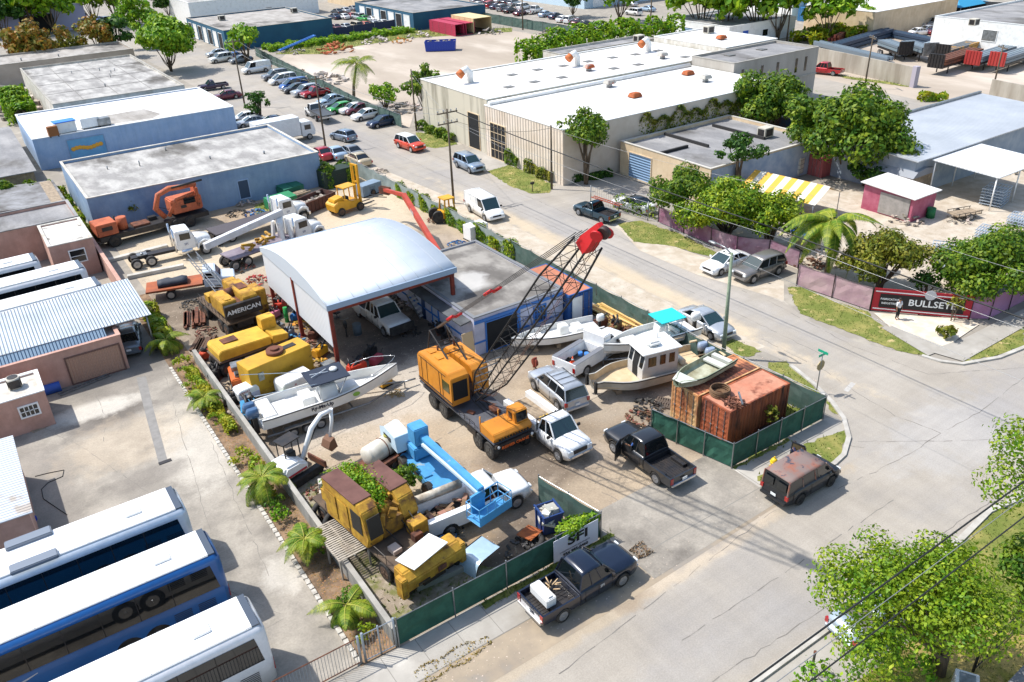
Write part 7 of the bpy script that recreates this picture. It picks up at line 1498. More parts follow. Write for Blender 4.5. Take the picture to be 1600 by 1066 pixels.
lg1 = leafmat('leaf_bright','5F8416',.6,'8A981C'); lg2 = leafmat('leaf_mid','4A6E16',.6,'6C801C'); lg3 = leafmat('leaf_dark','2F521A',.55,'456A1A'); lg4 = leafmat('leaf_olive','62701E',.55,'86822A'); lg5 = leafmat('leaf_lime','65951A',.5,'86A020'); lg6 = leafmat('leaf_orange','9A6A22',.5,'6F7A2C'); lg7 = leafmat('leaf_yellow','A5A01E',.4,'7A9A1E'); lg8 = leafmat('palm_green','5F7E1C',.45,'8A9428')
def tpx(label,u,v,key,**k): p = G(u,v); return tree(label,p.x,p.y,key,**k)
# near corner trees on the front lawn (their crowns hang over the road)
p = G(1468,1052); q = G(1424,938,5.0) - p; tree('large spreading tree with several dark trunks over the silver blue sedan at the lower right',p.x,p.y,'nearbig',R=4.6,Hc=4.9,rz=2.2,nb=27,leaf=.085,dens=120,m=leafmat('leaf_corner','648A18',.45,'86981F'),seed=5,rot=0,th=.17,lean=(q.x,q.y))
p = G(1640,900); tree('tall sparse tree at the right edge with branches reaching over the street',p.x - .6,p.y + .3,'nearr',R=4.6,Hc=7.0,rz=2.4,nb=13,leaf=.09,dens=110,m=MATS['leaf_corner'],seed=8,rot=2.0,th=.15)
p = G(1590,960); tree('low tree below the sparse one at the right edge of the lawn',p.x,p.y,'nearr2',R=2.4,Hc=2.6,rz=1.4,nb=12,leaf=.12,dens=110,m=lg2,seed=9)
p = G(1270,1075); tree('low leafy bush on the dry lawn by the small black post',p.x,p.y,'nearbush',R=1.2,Hc=.7,rz=.5,nb=8,leaf=.1,dens=110,m=lg5,seed=10,trunk=False,name='bush',cat='bush')
p = G(1420,1066); tree('bright green bush at the foot of the large spreading tree',p.x,p.y,'nearbush',R=1,m=lg5,s=1.3,trunk=False,name='bush',cat='bush')
# cluster across the street
tpx('dark and light mixed tree at the left end of the cluster behind the purple fence',1062,345,'cl1',R=4.0,Hc=3.2,rz=2.2,nb=18,leaf=.16,dens=85,m=lg2,seed=11)
tpx('widest bright green tree of the cluster behind the purple fence',1135,372,'cl2',R=5.2,Hc=3.3,rz=2.3,nb=24,leaf=.16,dens=85,m=lg1,seed=12)
tpx('bright green tree at the right end of the cluster next to the striped tent',1200,385,'cl3',R=4.0,Hc=2.9,rz=2,nb=16,leaf=.16,dens=85,m=lg1,seed=13)
tpx('dark spiky tree rising behind the cluster over the low building roof',1150,310,'cl4',R=3.2,Hc=5.4,rz=1.8,nb=12,leaf=.2,dens=60,m=lg3,seed=14)
tpx('slender tree in front of the cream ribbed warehouse wall',916,288,'wh1',R=3.9,Hc=6.0,rz=2.6,nb=16,leaf=.18,dens=60,m=lg2,seed=15)
tpx('dense round dark green tree beside the end of the cream warehouse',1195,218,'rd1',R=6.2,Hc=5.0,rz=3.4,nb=24,leaf=.26,dens=42,m=lg2,seed=16)
tpx('large loose tree left of the grey metal roof',1320,275,'rd2',R=7.6,Hc=5.6,rz=4.4,nb=28,leaf=.26,dens=42,m=lg2,seed=17)
tpx('dark undergrowth tree at the foot of the large loose tree',1350,290,'rd3',R=3,Hc=1.8,rz=1.2,nb=10,leaf=.22,dens=45,m=lg3,seed=18)
tpx('rounded olive green tree right of the big coconut palm',1372,455,'sf1',R=4.3,Hc=3.1,rz=2.0,nb=20,leaf=.15,dens=90,m=lg4,seed=19)
tpx('thick green tree above the mauve fence at the right edge',1535,470,'sf2',R=5.4,Hc=3.2,rz=2.2,nb=26,leaf=.15,dens=90,m=lg2,seed=20)
tpx('low bushy tree between the olive tree and the red banner fence',1440,470,'sf3',R=1.7,Hc=1.6,rz=1.1,nb=9,leaf=.14,dens=90,m=lg3,seed=21)
tpx('young sapling in front of the red banner fence',1487,502,'sap',R=.8,Hc=1.6,rz=.8,nb=7,leaf=.12,dens=60,m=lg4,seed=22,th=.04)
tpx('tufted bush on the pale sand corner',1477,528,'tuft',R=1.0,Hc=.6,rz=.5,nb=9,leaf=.16,dens=80,m=lg4,seed=23,trunk=False,name='bush',cat='bush')
# along the row of cars, back lots
tpx('leafy tree at the end of the parked car row by the stained warehouse',668,195,'md1',R=3.6,Hc=5.4,rz=3.0,nb=14,leaf=.3,dens=30,m=lg2,seed=24)
tpx('light green small tree behind the green fence near the coconut palm',603,175,'md2',R=2.8,Hc=2.8,rz=1.8,nb=10,leaf=.28,dens=30,m=lg5,seed=25)
tpx('small round tree standing by the box truck in the street',407,190,'md3',R=2.4,Hc=2.8,rz=1.9,nb=12,leaf=.25,dens=38,m=lg3,seed=26)
tpx('yellow green tree beside the teal building corner and parked cars',387,98,'md2',m=lg1,s=1.7,R=1)
tpx('big bright green tree at the corner of the grey roofed building',268,112,'md4',R=7.5,Hc=6,rz=4.6,nb=24,leaf=.42,dens=17,m=lg5,seed=27)
tpx('tall bright tree behind the big corner tree, nearer the teal building',225,75,'md5',R=6,Hc=7,rz=4.5,nb=16,leaf=.45,dens=15,m=lg5,seed=28)
tpx('round green tree left of the big bright corner tree',190,90,'md3',s=1.9,R=1)
tpx('orange and green leaved tree, the wider of two, behind the grey roofed building',62,108,'or1',R=7,Hc=5.5,rz=4.4,nb=20,leaf=.42,dens=13,m=lg6,seed=29)
tpx('orange leaved tree, the narrower of two, behind the grey roofed building',160,95,'or2',R=5.2,Hc=5.5,rz=4.0,nb=16,leaf=.42,dens=12,m=lg6,seed=30)
tpx('olive brown shrubby tree between the two orange leaved trees',115,97,'ol1',R=4.5,Hc=3,rz=2.6,nb=14,leaf=.42,dens=14,m=lg4,seed=31)
for i,(u,v,s,k) in enumerate(((10,60,1.1,0),(52,55,1.5,1),(85,52,1.3,1),(150,42,1.3,1),(185,40,1.5,1),(265,30,.8,0),(1,30,1.2,0))):
    tpx(['dark tree at the far left edge beyond the dusty roofed building','grey green tree second from the left edge before the violet warehouse','bright tree left of the dark loading bay','tree right of the dark loading bay','wide tree behind the blue parked cars far left','small tree beyond the street end left of the teal building','dark tree above the far left corner'][i],u,v,'far%d' % k,R=6.5,Hc=6,rz=4.2,nb=14,leaf=.55,dens=9,m=(lg3,lg5)[k],seed=40 + k,s=s)
for i,(u,v,s,k) in enumerate(((1095,58,1.5,1),(1130,62,1.3,1),(1185,62,1.7,1),(1215,62,1.4,1),(1292,62,1.1,1),(895,28,.8,0),(968,36,1.2,1),(1325,12,.7,0),(1382,30,.7,0),(1590,30,1.5,0),(1345,50,.6,1),(700,12,.5,0))):
    tpx(['leftmost tree of the green clump behind the white high hall','second tree of the green clump behind the white high hall','tallest tree of the green clump behind the white high hall','tree at the right side of the green clump by the thin pole','loose tree between the green clump and the steel yard','small tree against the pale blue hall behind the car lot','bright tree left of the small white building at the far lot','small dark tree left of the blue tent','grey green round tree touching the blue tent','dark tree at the top right corner','low green tree beside the rusty steel piles','tiny tree at the end of the second teal building'][i],u,v,'far%d' % k,s=s,m=lg1)
# hedges
def hedge(name,label,pts,w_,h,m,leaf=.12,dens=260,cat='hedge',z0=0,seed=3):
    r = np.random.RandomState(seed); P,N = [],[]; o = Vector((*pts[0][:2],0))
    for a,c in zip(pts,pts[1:]):
        a,c = np.array(a[:2]),np.array(c[:2]); L_ = np.linalg.norm(c - a); d = (c - a) / L_; n = np.array((-d[1],d[0])); k = int(dens * L_ * (h + w_)); t = r.rand(k) * L_; u = r.uniform(-1,1,k); hh = h * (.8 + .25 * np.sin(t * 1.7) * np.sin(t * .6 + 1)); q = r.rand(k); top = q > .45
        ww = w_ / 2 * (.85 + .3 * np.sin(t * 2.3)); zz = np.where(top,hh * (1 - .25 * u ** 2) - .2 * r.rand(k),hh * r.rand(k)); uu = np.where(top,u * ww,np.sign(u) * ww * (1 - .2 * r.rand(k)))
        xy = a + d * t[:,None] + n * uu[:,None]; P.append(np.c_[xy - o[:2],zz + z0]); N.append(np.c_[n[None] * np.sign(uu)[:,None] * (~top)[:,None],top * 1.0])
    me = leaf_mesh(name,np.concatenate(P),np.concatenate(N),leaf,m,seed=seed); t = bpy.data.objects.new(name,me); COL.objects.link(t); t.location = o; return tag(t,label,cat)
hedge('hedge','long green hedge on the grey fence along the street, from forklift to workshop',[(38.7,57.5),(38.7,81)],.9,1.7,lg1,.13,230)
hedge('hedge','dense green vines over the dark container behind the forklift',[tuple(G(500,292)[:2]),tuple(G(552,280)[:2])],3.2,2.6,lg2,.2,90,'vines')
hedge('hedge','dark green hedge along the lawn of the stained warehouse',[tuple(G(657,200)[:2]),tuple(G(710,222)[:2])],1.8,1.3,lg2,.2,90)
hedge('hedge','clipped green bush by the loading door of the cream warehouse',[tuple(G(797,253)[:2]),tuple(G(815,262)[:2])],1.8,2.0,lg2,.17,130)
hedge('hedge','olive hedge along the foot of the cream ribbed wall',[tuple(G(826,266)[:2]),tuple(G(866,284)[:2])],1.7,1.7,lg4,.17,130)
hedge('hedge','dark low hedge behind the wire gate at the cream warehouse corner',[tuple(G(885,285)[:2]),tuple(G(955,275)[:2])],1.3,1.0,lg3,.16,120)
hedge('hedge','wide leafy hedge behind the vented white roof',[tuple(G(868,72,3.5)[:2]),tuple(G(980,52,3.5)[:2])],6,6.5,lg5,.4,22); hedge('hedge','wide leafy hedge reaching down to the sandy lot',[tuple(G(822,92,3)[:2]),tuple(G(868,73,3.5)[:2])],5,6,lg5,.4,22,seed=5); hedge('hedge','leafy hedge in front of the white building with blue door',[tuple(G(980,52,3.5)[:2]),tuple(G(1062,46,3)[:2])],5,6,lg5,.4,20,seed=6)
hedge('ivy','ivy hanging from the parapet of the cream warehouse',[(66,71.3),(83.5,71.3)],.5,3.0,lg4,.18,42,'ivy',3.2)
hedge('ivy','bright vine spilling over the green fence beside the banner',[(18.8,25.0),(21.2,25.0)],.8,.7,lg5,.1,300,'vine',1.2)
hedge('vines','vines climbing the wire fence by the teal pickup',[tuple(G(960,328)[:2]),tuple(G(1025,343)[:2])],.5,1.9,lg1,.12,32,'vine')
hedge('weeds','overgrown weeds in the alley between the sheds and blue building',[(7.4,106),(7.3,94),(8.0,88)],1.6,1.6,lg7,.16,130,'weeds'); hedge('weeds','green creeper over the sheds at the left edge',[(-4,105),(7,106)],2,3.2,lg2,.2,80,'creeper')
hedge('weeds','leafy weeds behind the boats at the far left',[(9,150),(9.6,172)],4,3.2,lg5,.35,30,'weeds'); hedge('weeds','yellowish weeds on the wall behind the metal roof building',[tuple(G(1435,158)[:2]),tuple(G(1478,158)[:2])],1.5,1.4,lg7,.25,60,'weeds')
hedge('weeds','scruffy green growth between the teal building and the sandy lot',[tuple(G(415,80)[:2]),tuple(G(520,66)[:2]),tuple(G(640,50)[:2])],5,1.3,lg5,.35,24,'weeds',seed=9)
hedge('weeds','brush around the stored steel at the top right',[tuple(G(1250,70)[:2]),tuple(G(1300,55)[:2]),tuple(G(1345,62)[:2])],5,2.5,lg7,.4,22,'weeds',seed=10)
hedge('weeds','green and yellow shrubs on the pink wall top end by the tin awning',[(8.3,60.5),(8.6,68)],1.2,1.3,lg7,.13,200,'shrubs')
# weeds growing on the derelict crane
cm = og.matrix_basis
P_ = clump_points([(x,y,z,.9,.7,.42) for x,y,z in ((-2.4,.1,3.2),(-1.4,-.1,3.35),(-.6,.2,3.3),(-3.2,.4,2.7),(-1.8,.6,3.1),(-.2,-.2,3.0),(-3.5,-.4,2.5))],300,np.random.RandomState(4)); me = leaf_mesh('crane_weeds',P_[0],P_[1],.08,lg5); t = bpy.data.objects.new('crane_weeds',me); COL.objects.link(t); t.matrix_world = cm; tag(t,'thick mat of lime green weeds growing on top of the derelict crane','weeds')
tpx('round green bush between the derelict crane and blue boom lift',634,775,'bsh',R=1.35,Hc=1.4,rz=1.1,nb=10,leaf=.13,dens=150,m=lg2,seed=33,name='bush',cat='bush',th=.05)
tpx('sparse sapling in front of the orange container',1203,675,'sap',s=.9,R=1); tpx('young spindly tree against the blue building wall',217,352,'sap',s=1.6,R=1)
# shrubs of the palm strip
sp_ = [(8.5,26.2,7),(8.3,27.4,2),(8.6,28.4,2),(8.7,32.6,5),(8.4,33.6,2),(8.2,36.2,5),(8.4,37.2,2),(8.3,38.4,7),(8.6,41.4,7),(8.3,42.8,7),(8.4,47.0,7),(8.2,48.2,7),(8.3,49.4,7),(8.1,50.8,7),(8.2,52.2,7),(8.3,53.6,7),(8.3,55.2,7),(8.4,57.0,7)]
for i,(x,y,k) in enumerate(sp_):
    kk = {7: lg7,2: lg2,5: lg5}[k]; tree({7: 'yellow green',2: 'dark green',5: 'bright green'}[k] + ' shrub in the palm strip, ' + ORD[i] + ' of all shrubs counting from the bar gate',x,y,'shrub%d' % k,R=.78,Hc=.55,rz=.5,nb=8,leaf=.085,dens=190,m=kk,seed=50 + k,s=rnd.uniform(.8,1.15),trunk=False,name='shrub',cat='shrub',group='shrubs in the palm strip')
# palms
def palm_protos(nf,Lf,lw,droop,seed,key,dens=44):
    if key in TC: return TC[key]
    r = random.Random(seed); ms = []
    for v in range(3):
        b = B(); pts = []; n = 12
        for i in range(n + 1):
            q = i / n; pts.append(Vector((Lf * q * (1 - .15 * q * droop),0,Lf * (.38 * q - (.62 + .25 * v * .5) * droop * q * q))))
        b.mt(1); b.tube(pts,[.035 * (1 - .8 * i / n) for i in range(n + 1)],4); b.mt(0)
        for i in range(dens * 2):
            q = .1 + .9 * (i // 2) / dens; f = q * n; j = min(int(f),n - 1); p = pts[j].lerp(pts[j + 1],f - j); d = (pts[j + 1] - pts[j]).normalized(); s = 1 if i % 2 else -1
            ll = lw * math.sin(math.pi * min(1,.18 + q * .8)) * r.uniform(.85,1.1); out = (Vector((.45 * d.x,s,.1)) + Vector((0,0,-.35 - .4 * q))).normalized(); wv = d * .02 * (Lf / 2.4)
            m_ = p + out * ll * .55 + Vector((0,0,.03)); e = p + out * ll + Vector((0,0,-.22 * ll))
            b.add([p - wv,p + wv,m_ + wv * 1.2,m_ - wv * 1.2,e],[(0,1,2,3),(3,2,4)])
        ms.append(b.mesh('frond',[lg8,mat('frond_rib','9A9A3A',.6)]))
    TC[key] = ms; return ms
def palm(label,x,y,h,Lf,nf,key,group=None,lean=(0,0),r0=.14,seed=1,lw=.5,droop=1.05,z=0,dens=44):
    ms = palm_protos(nf,Lf,lw,droop,seed,key,dens); t = thing('palm_tree',label,'palm tree',(x,y,z),rnd.uniform(0,6),group); rr = random.Random(seed)
    b = B(); b.tube([(0,0,0),(lean[0] * .3,lean[1] * .3,h * .5),(lean[0],lean[1],h)],[r0 * 1.4,r0,r0 * .8],8); b.build('trunk',mat('palm_trunk','8A7B66',.95,col2='6B5D4B',scale=5,stretch=(.3,.3,3),bump=.03),t)
    for i in range(nf):
        o = bpy.data.objects.new('frond',ms[i % 3]); COL.objects.link(o); o.parent = t; o.location = (lean[0],lean[1],h); el = rr.uniform(-.35,.75) if i > nf * .3 else rr.uniform(.6,1.1); o.rotation_euler = (rr.uniform(-.3,.3),-el * .8 + .25,i * 2.4 + rr.uniform(-.2,.2)); s = rr.uniform(.8,1.1); o.scale = (s,s,s)
g = 'coconut palms in the palm strip'
for i,(u,v,h,Lf,nf,lab) in enumerate(((262,548,.9,1.9,15,'young palm at the far end of the strip beside the grey sedan'),(320,640,.9,1.6,14,'small palm second from the far end, by the blue pump'),(415,775,1.3,2.0,16,'full feathery palm beside the white mini excavator'),(482,872,1.3,1.9,15,'palm beside the slatted rack table and derelict crane'),(545,962,.7,1.6,12,'short palm nearest the bar gate'))):
    p = G(u,v); palm(lab,max(8.2,min(8.9,p.x)),p.y,h,Lf,nf,'p%d' % (i % 2),g,seed=60 + i)
p = G(1291,428); palm('tall coconut palm with long arching fronds behind the pink cloth fence',p.x,p.y,4.8,4.6,24,'big',None,(.2,.1),.15,71,.8,1.2,dens=64)
p = G(553,165); palm('windswept coconut palm behind the row of parked cars',p.x,p.y,6.5,4.2,16,'bigf',None,(-1.2,.5),.22,72,1.2,.9,dens=26)

ldry = leafmat('dry_weed','9A8442',.45)
hedge('dry_weeds','straw coloured dry weeds on the dirt strip below the bar gate',[tuple(G(652,1062)[:2]),tuple(G(700,1035)[:2]),tuple(G(765,1000)[:2])],.9,.12,ldry,.05,170,'weeds',seed=12)
hedge('dry_weeds','dead brown weed tuft on the dirt in front of the navy pickup',[tuple(G(990,868)[:2]),tuple(G(1012,856)[:2])],.8,.2,mat('dead_weed','7A6248',.9,island=.4),.05,420,'weeds',seed=13)
hedge('shrubs','dense yellow green shrubs along the upper palm strip beside the concrete wall',[(8.7,46),(8.7,56)],.7,.7,lg7,.085,420,'shrubs',seed=14)
# ---------------------------------------------------------------- rows of parked cars, far yards, roof fixtures
CARC = {'white': 'E4E4E2','silver': 'B4B8BC','grey': '7C8086','black': '1A1B1E','dark blue': '20304E','blue': '2F5C9E','red': 'A8202A','maroon': '5E2230','green': '2F9A3A','orange': 'C9582A','beige': 'B8A88A','dark grey': '3B3E43','pale blue': '9DB2C6','tan': 'A08A6A'}
def row(where,pxs,rz,cols,kinds,group,jit=.04):
    for i,((u,v),c,k) in enumerate(zip(pxs,cols,kinds)):
        p = G(u,v); nm = {'sedan': 'sedan','suv': 'suv','hatch': 'hatchback','minivan': 'minivan','pickup_small': 'pickup truck','pickup': 'pickup truck','van': 'van'}[k]
        car(nm.replace(' ','_'),k,CARC[c],'%s %s, %s %s' % (c,nm,ORD[i],where),'car' if k in ('sedan','hatch') else nm,p,rz + rnd.uniform(-jit,jit),group,lod=1)
cc = lambda a,b_: (380 + a / 5.61,60 + b_ / 5.61)
S_,V_,H_,P_k,M_ = 'sedan','suv','hatch','pickup_small','minivan'
row('from the far end, row along the green fence',[cc(*q) for q in ((120,300),(285,360),(350,395),(445,440),(470,470),(555,500),(640,510),(775,575),(830,610),(850,650),(975,650),(1020,655),(1085,705),(1225,765))],R_(183),
    ['white','grey','white','blue','dark grey','silver','red','pale blue','black','green','white','maroon','white','dark blue'],['van',V_,M_,M_,S_,V_,P_k,S_,S_,H_,S_,S_,S_,S_],'cars parked along the green fence',.06)
z2 = lambda a,b_: (560 + a / 5.333,b_ / 5.333)
row('from the left front row between the teal buildings',[(524,47),(540,46),(556,45),(570,43),(584,42),(598,40),(610,38)],R_(95),['maroon','silver','beige','orange','silver','white','white'],[S_,S_,V_,S_,S_,S_,S_],'cars in the lot between the teal buildings')
row('from the left middle row between the teal buildings',[(523,30),(537,30),(549,29),(560,31),(568,33),(581,34),(594,33)],R_(95),['dark blue','white','red','silver','green','silver','red'],[S_,S_,S_,V_,S_,S_,S_],'cars in the lot between the teal buildings')
row('from the left back row between the teal buildings',[(527,22),(539,20),(551,17),(562,17),(573,19),(583,22)],R_(95),['dark grey','silver','grey','black','white','grey'],[S_] * 6,'cars in the lot between the teal buildings')
row('from the left, long row by the pale blue hall',[(748,11),(757,9),(766,12),(775,14),(786,17),(797,20),(818,15),(813,24),(835,21),(852,26),(868,29)],R_(20),['white','maroon','red','dark blue','grey','black','white','maroon','white','pale blue','dark blue'],[S_,S_,V_,S_,V_,S_,'minivan',S_,'pickup',S_,S_],'cars in the lot by the pale blue hall')
row('from the left, back row by the pale blue hall',[(770,3),(781,4),(792,6),(803,9),(745,4),(757,2)],R_(20),['red','silver','dark grey','silver','grey','white'],[S_,S_,S_,V_,S_,S_],'cars in the lot by the pale blue hall')
row('from the left, near row by the bright tree',[(880,34),(892,36),(903,39),(914,42),(938,47)],R_(20),['white','white','maroon','black','white'],[S_,V_,S_,S_,P_k],'cars in the lot by the pale blue hall')
row('from the left, front row by the blue tent',[(1405,41),(1424,40),(1443,38),(1460,43),(1479,41),(1491,47)],R_(-20),['dark blue','white','dark grey','silver','black','black'],[S_,S_,S_,'pickup',V_,S_],'cars by the blue tent')
row('from the left, second row by the blue tent',[(1437,55),(1452,51),(1464,54),(1474,61),(1490,58)],R_(-20),['white','silver','maroon','white','white'],[S_,S_,S_,S_,V_],'cars by the blue tent')
row('from the left along the black far fence',[(1485,26),(1440,10),(1462,9),(1500,12),(1515,9),(1327,24),(1374,17)],R_(10),['black','blue','blue','silver','white','white','grey'],[S_,V_,V_,S_,'van',S_,S_],'cars by the black fence')
row('from the left before the dark loading bay',[(72,42),(84,38),(100,40),(110,44),(128,29),(143,36),(154,34),(165,36),(180,41)],R_(95),['grey','silver','white','silver','dark blue','blue','blue','dark blue','grey'],[S_,S_,V_,S_,V_,S_,S_,V_,S_],'cars by the dark loading bay')
row('from the far end beside the first teal building',[(340,88),(346,97),(366,93),(377,98)],R_(185),['silver','white','blue','grey'],[S_,V_,S_,S_],'cars at the mouth of the street')
row('from the left behind the vine covered container',[(503,247),(524,246),(548,244),(560,256)],R_(92),['red','pale blue','grey','beige'],[S_,S_,S_,S_],'cars behind the blue building corner')
row('from the left beside the small round street tree',[(385,190),(394,197),(425,197)],R_(175),['white','silver','dark blue'],[S_,S_,S_],'cars beside the small round tree')
row('from the left along the top edge of the photo',[(312,6),(340,3),(355,4),(370,3)],R_(180),['white','black','dark grey','white'],[S_,'van',V_,'van'],'vehicles along the top edge')
row('near the white building with the blue door',[(985,10),(1012,18),(990,24),(1110,33)],R_(90),['silver','pale blue','white','grey'],[S_,S_,V_,S_],'cars near the white building')
# caravans and tanks between the blue and white buildings
def caravan(label,u,v,L_,m):
    p = G(u,v); t = thing('caravan',label,'caravan',(p.x,p.y,0),R_(2)); b = B(); b.prism([(-L_ / 2,.6),(L_ / 2 - .8,.6),(L_ / 2 - .2,1.2),(L_ / 2,2.0),(L_ / 2 - .4,3.0),(-L_ / 2 + .2,3.1),(-L_ / 2,2.8)],-1.2,1.2); b.build('body',m,t,.06)
    for x in np.arange(-L_ / 2 + 1,L_ / 2 - 1,1.9): b = B(); b.box((x,-1.21,2.1),(.8,.03,.5)); b.build('window',M_glass,t)
    b = B(); b.box((L_ * .2,-1.21,1.8),(.65,.03,1.7)); b.build('door',M_wht,t); b = B(); b.box((0,-1.21,1.2),(L_ * .95,.03,.2)); b.build('stripe',M_dark,t); wheels(t,[(x,s * 1.1) for x in (-.5,.5) for s in (-1,1)],.36,.22); b = B(); b.box((1,0,3.15),(.8,.8,.2)); b.box((-1.5,0,3.15),(.4,.4,.15)); b.build('roof_vent',M_wht,t)
caravan('long white caravan parked against the pale blue wall',305,212,8.8,M_wht); caravan('short beige caravan beside the standing white tank',220,231,3.6,mat('caravan_beige','CFC4AE',.5))
t = thing('standing_tank','tall white domed tank standing against the pale blue wall','tank',(*G(186,238)[:2],0)); b = B(); b.cyl((0,0,.1),(0,0,3.2),.75,n=22); b.ball((0,0,3.2),(.75,.75,.4),22,8); b.build('shell',M_white,t); b = B(); b.cyl((0,0,0),(0,0,.12),.85,n=20); b.build('base',M_conc,t)
# goods on the white roof
def roofitem(name,label,cat,u,v,z,dims,m,top=None):
    p = G(u,v,z); t = thing(name,label,cat,(p.x,p.y,z),.1); b = B(); b.box((0,0,dims[2] / 2 + .15),dims); b.build('body',m,t,.04); b = B(); [b.box((x * dims[0] * .4,y * dims[1] * .4,.08),(.12,.12,.16)) for x in (-1,1) for y in (-1,1)]; b.build('feet',M_dark,t)
    if top: b = B(); b.box((0,0,dims[2] + .2),(dims[0] * 1.12,dims[1] * 1.1,.12)); b.build('cover',top,t,.03)
    return t
roofitem('roof_crate','brown crate at the front edge of the white roof','crate',85,214,3.9,(1.2,.8,1.2),mat('rust_brown_crate','8A5A35',.9)); roofitem('roof_unit','white roof unit under a bright blue cover','roof unit',104,207,3.9,(2.4,1.6,1.3),M_white,mat('cover_blue','2E7BD6',.6)); roofitem('roof_machine','white machine on wheels standing on the white roof','machine',141,199,3.9,(2.3,1.5,1.2),M_wht); roofitem('roof_machine','second smaller machine with green scraps on the white roof','machine',163,196,3.9,(1.6,1.2,.9),M_steel)
# fixtures on the warehouse roofs
def sky(bld,u,v,z,k):
    p = G(u,v,z); x,y = L(bld,p.x,p.y); b = B()
    if k == 's': b.box((x,y,z + .06),(1.3,1.1,.14)); b.build('skylight',mat('skylight_grey','6A6660',.4),bld)
    elif k == 'v': b.cyl((x,y,z),(x,y,z + .6),.4,n=12); b.build('roof_vent',M_steel,bld); b = B(); b.box((x,y,z + .75),(1.5,1.2,.45),tx=.75,ty=.75); b.build('vent_hood',mat('aged_hood','B5B0A6',.5,.3,col2='B4572A',scale=.5,lo=.5,hi=.6),bld,.05)
    elif k == 'r': b.box((x,y,z + .4),(1.6,1.3,.5),tx=.7,ty=.7); b.build('vent_hood',mat('rusty_hood','B0602F',.8,col2='8A4526',scale=2),bld,.06)
    elif k == 'd': b.tube([(x,y,z),(x,y,z + 1.3),(x - .5,y,z + 1.9),(x - 1.2,y,z + 1.6)],[.45,.45,.48,.5],12); b.build('duct',M_white,bld); b = B(); b.tube([(x - 1.2,y,z + 1.6),(x - 1.75,y,z + 1.2)],[.51,.56],12); b.build('duct_mouth',mat('orange_cap','C26A34',.7),bld)
    elif k == 'a': b.box((x,y,z + .6),(1.5,1.2,1.1)); b.build('roof_air_conditioner',mat('ac_beige','BDB7A9',.6),bld,.03); b = B(); b.box((x,y - .61,z + .6),(1.1,.02,.8)); b.box((x - .76,y,z + .6),(.02,.9,.8)); b.build('unit_grille',M_dark,bld)
for u,v in ((800,118),(840,110),(880,104),(919,97),(957,91),(993,86),(1028,80),(1070,90),(835,129),(878,122),(959,108),(997,102),(795,137)): sky(wa,u,v,6.75,'s')
for u,v,k in ((902,104,'d'),(1013,82,'d'),(735,130,'d'),(920,112,'v'),(1035,93,'v'),(998,66,'a')): sky(wa,u,v,6.7,k)
for u,v,k in ((952,137,'v'),(1102,129,'v'),(992,153,'r'),(1075,118,'r')): sky(wc,u,v,6.15,k)
for u,v,k in ((1107,52,'a'),(1127,62,'r')): sky(db,u,v,7.7,k)
for u,v,k in ((1195,214,'a'),): sky(lb,u,v,3.5,k)
for u,v,k in ((1140,87,'s'),(1190,78,'s')): sky(ub,u,v,7.35,k)
for u,v,k in ((420,12,'s'),(460,20,'a'),(347,32,'a')): sky(te,u,v,4.1,k)
b = B(); b.cyl((-20,0,6.95 + .15),(20.5,0,7.1),.35,n=10); 
p = wc['o']; b = B(); x0,x1 = 55.3 - p[0],90 - p[0]; b.cyl((x0,7.85,6.45),(x1,7.85,6.45),.28,n=10); b.build('box_gutter',M_white,wc)
for bld,n in ((blue,5),(gb,6),(lt,6)):
    for i in range(n):
        bb = [c for c in bld.children if c.name.startswith('wall')][0].bound_box; hx_,hy_,h_ = bb[6]
        b = B(); x,y = rnd.uniform(-.8,.8) * hx_,rnd.uniform(-.7,.7) * hy_; b.cyl((x,y,h_ - .3),(x,y,h_ + rnd.uniform(.1,.4)),rnd.uniform(.05,.12),n=8); b.build('vent_pipe',M_steel,bld)
# far street yard objects
def simple_container(label,u,v,dims,m,rz=0,cat='shipping container'):
    p = G(u,v); x,y = p.x,p.y; container(label,x - dims[0] / 2,x + dims[0] / 2,y - dims[1] / 2,y + dims[1] / 2,dims[2],m)
simple_container('crimson shipping container, the nearer of two by the teal building',700,52,(3,12,2.6),mat('crimson_cont','A82A48',.7)); simple_container('crimson shipping container, the farther of two by the teal building',713,50,(3,12,2.6),mat('crimson_cont','A82A48',.7)); simple_container('tan shipping container beside the crimson ones',737,48,(5,10,3.4),mat('tan_cont','CDB98A',.7))
dumpster('royal blue skip heaped with rubble on the sandy lot',689,79,(6.5,2.6,2.0),mat('royal_blue','1F3FA4',.5),m_junk,R_(-35),40)
def heap(name,label,cat,u,v,n,s,m,z=0,hh=1,rz=0,long=1):
    t = bpy.data.objects.new('x',None); b = B()
    for k in range(n):
        r = rnd.random() ** .5; a = rnd.uniform(0,6.3); x,y = r * math.cos(a) * s * long,r * math.sin(a) * s; b.box((x,y,(1 - r) * s * .4 * hh + .1),(rnd.uniform(.2,.6) * s * .5,rnd.uniform(.1,.35) * s * .5,rnd.uniform(.08,.25) * s * .4),rz=rnd.uniform(0,3),ry=rnd.uniform(-.5,.5))
    o = b.build(name,m); bpy.data.objects.remove(t); o.location = (*G(u,v)[:2],z); o.rotation_euler = (0,0,rz); return tag(o,label,cat)
mo_ = mat('orange_boards','B5783A',.9,island=.4); mw_ = mat('pale_rubble','B4AAA0',.95,island=.5); mr_ = mat('red_earth','A5623C',.95,island=.25); mg_ = mat('grey_rubble','8A847C',.95,island=.5)
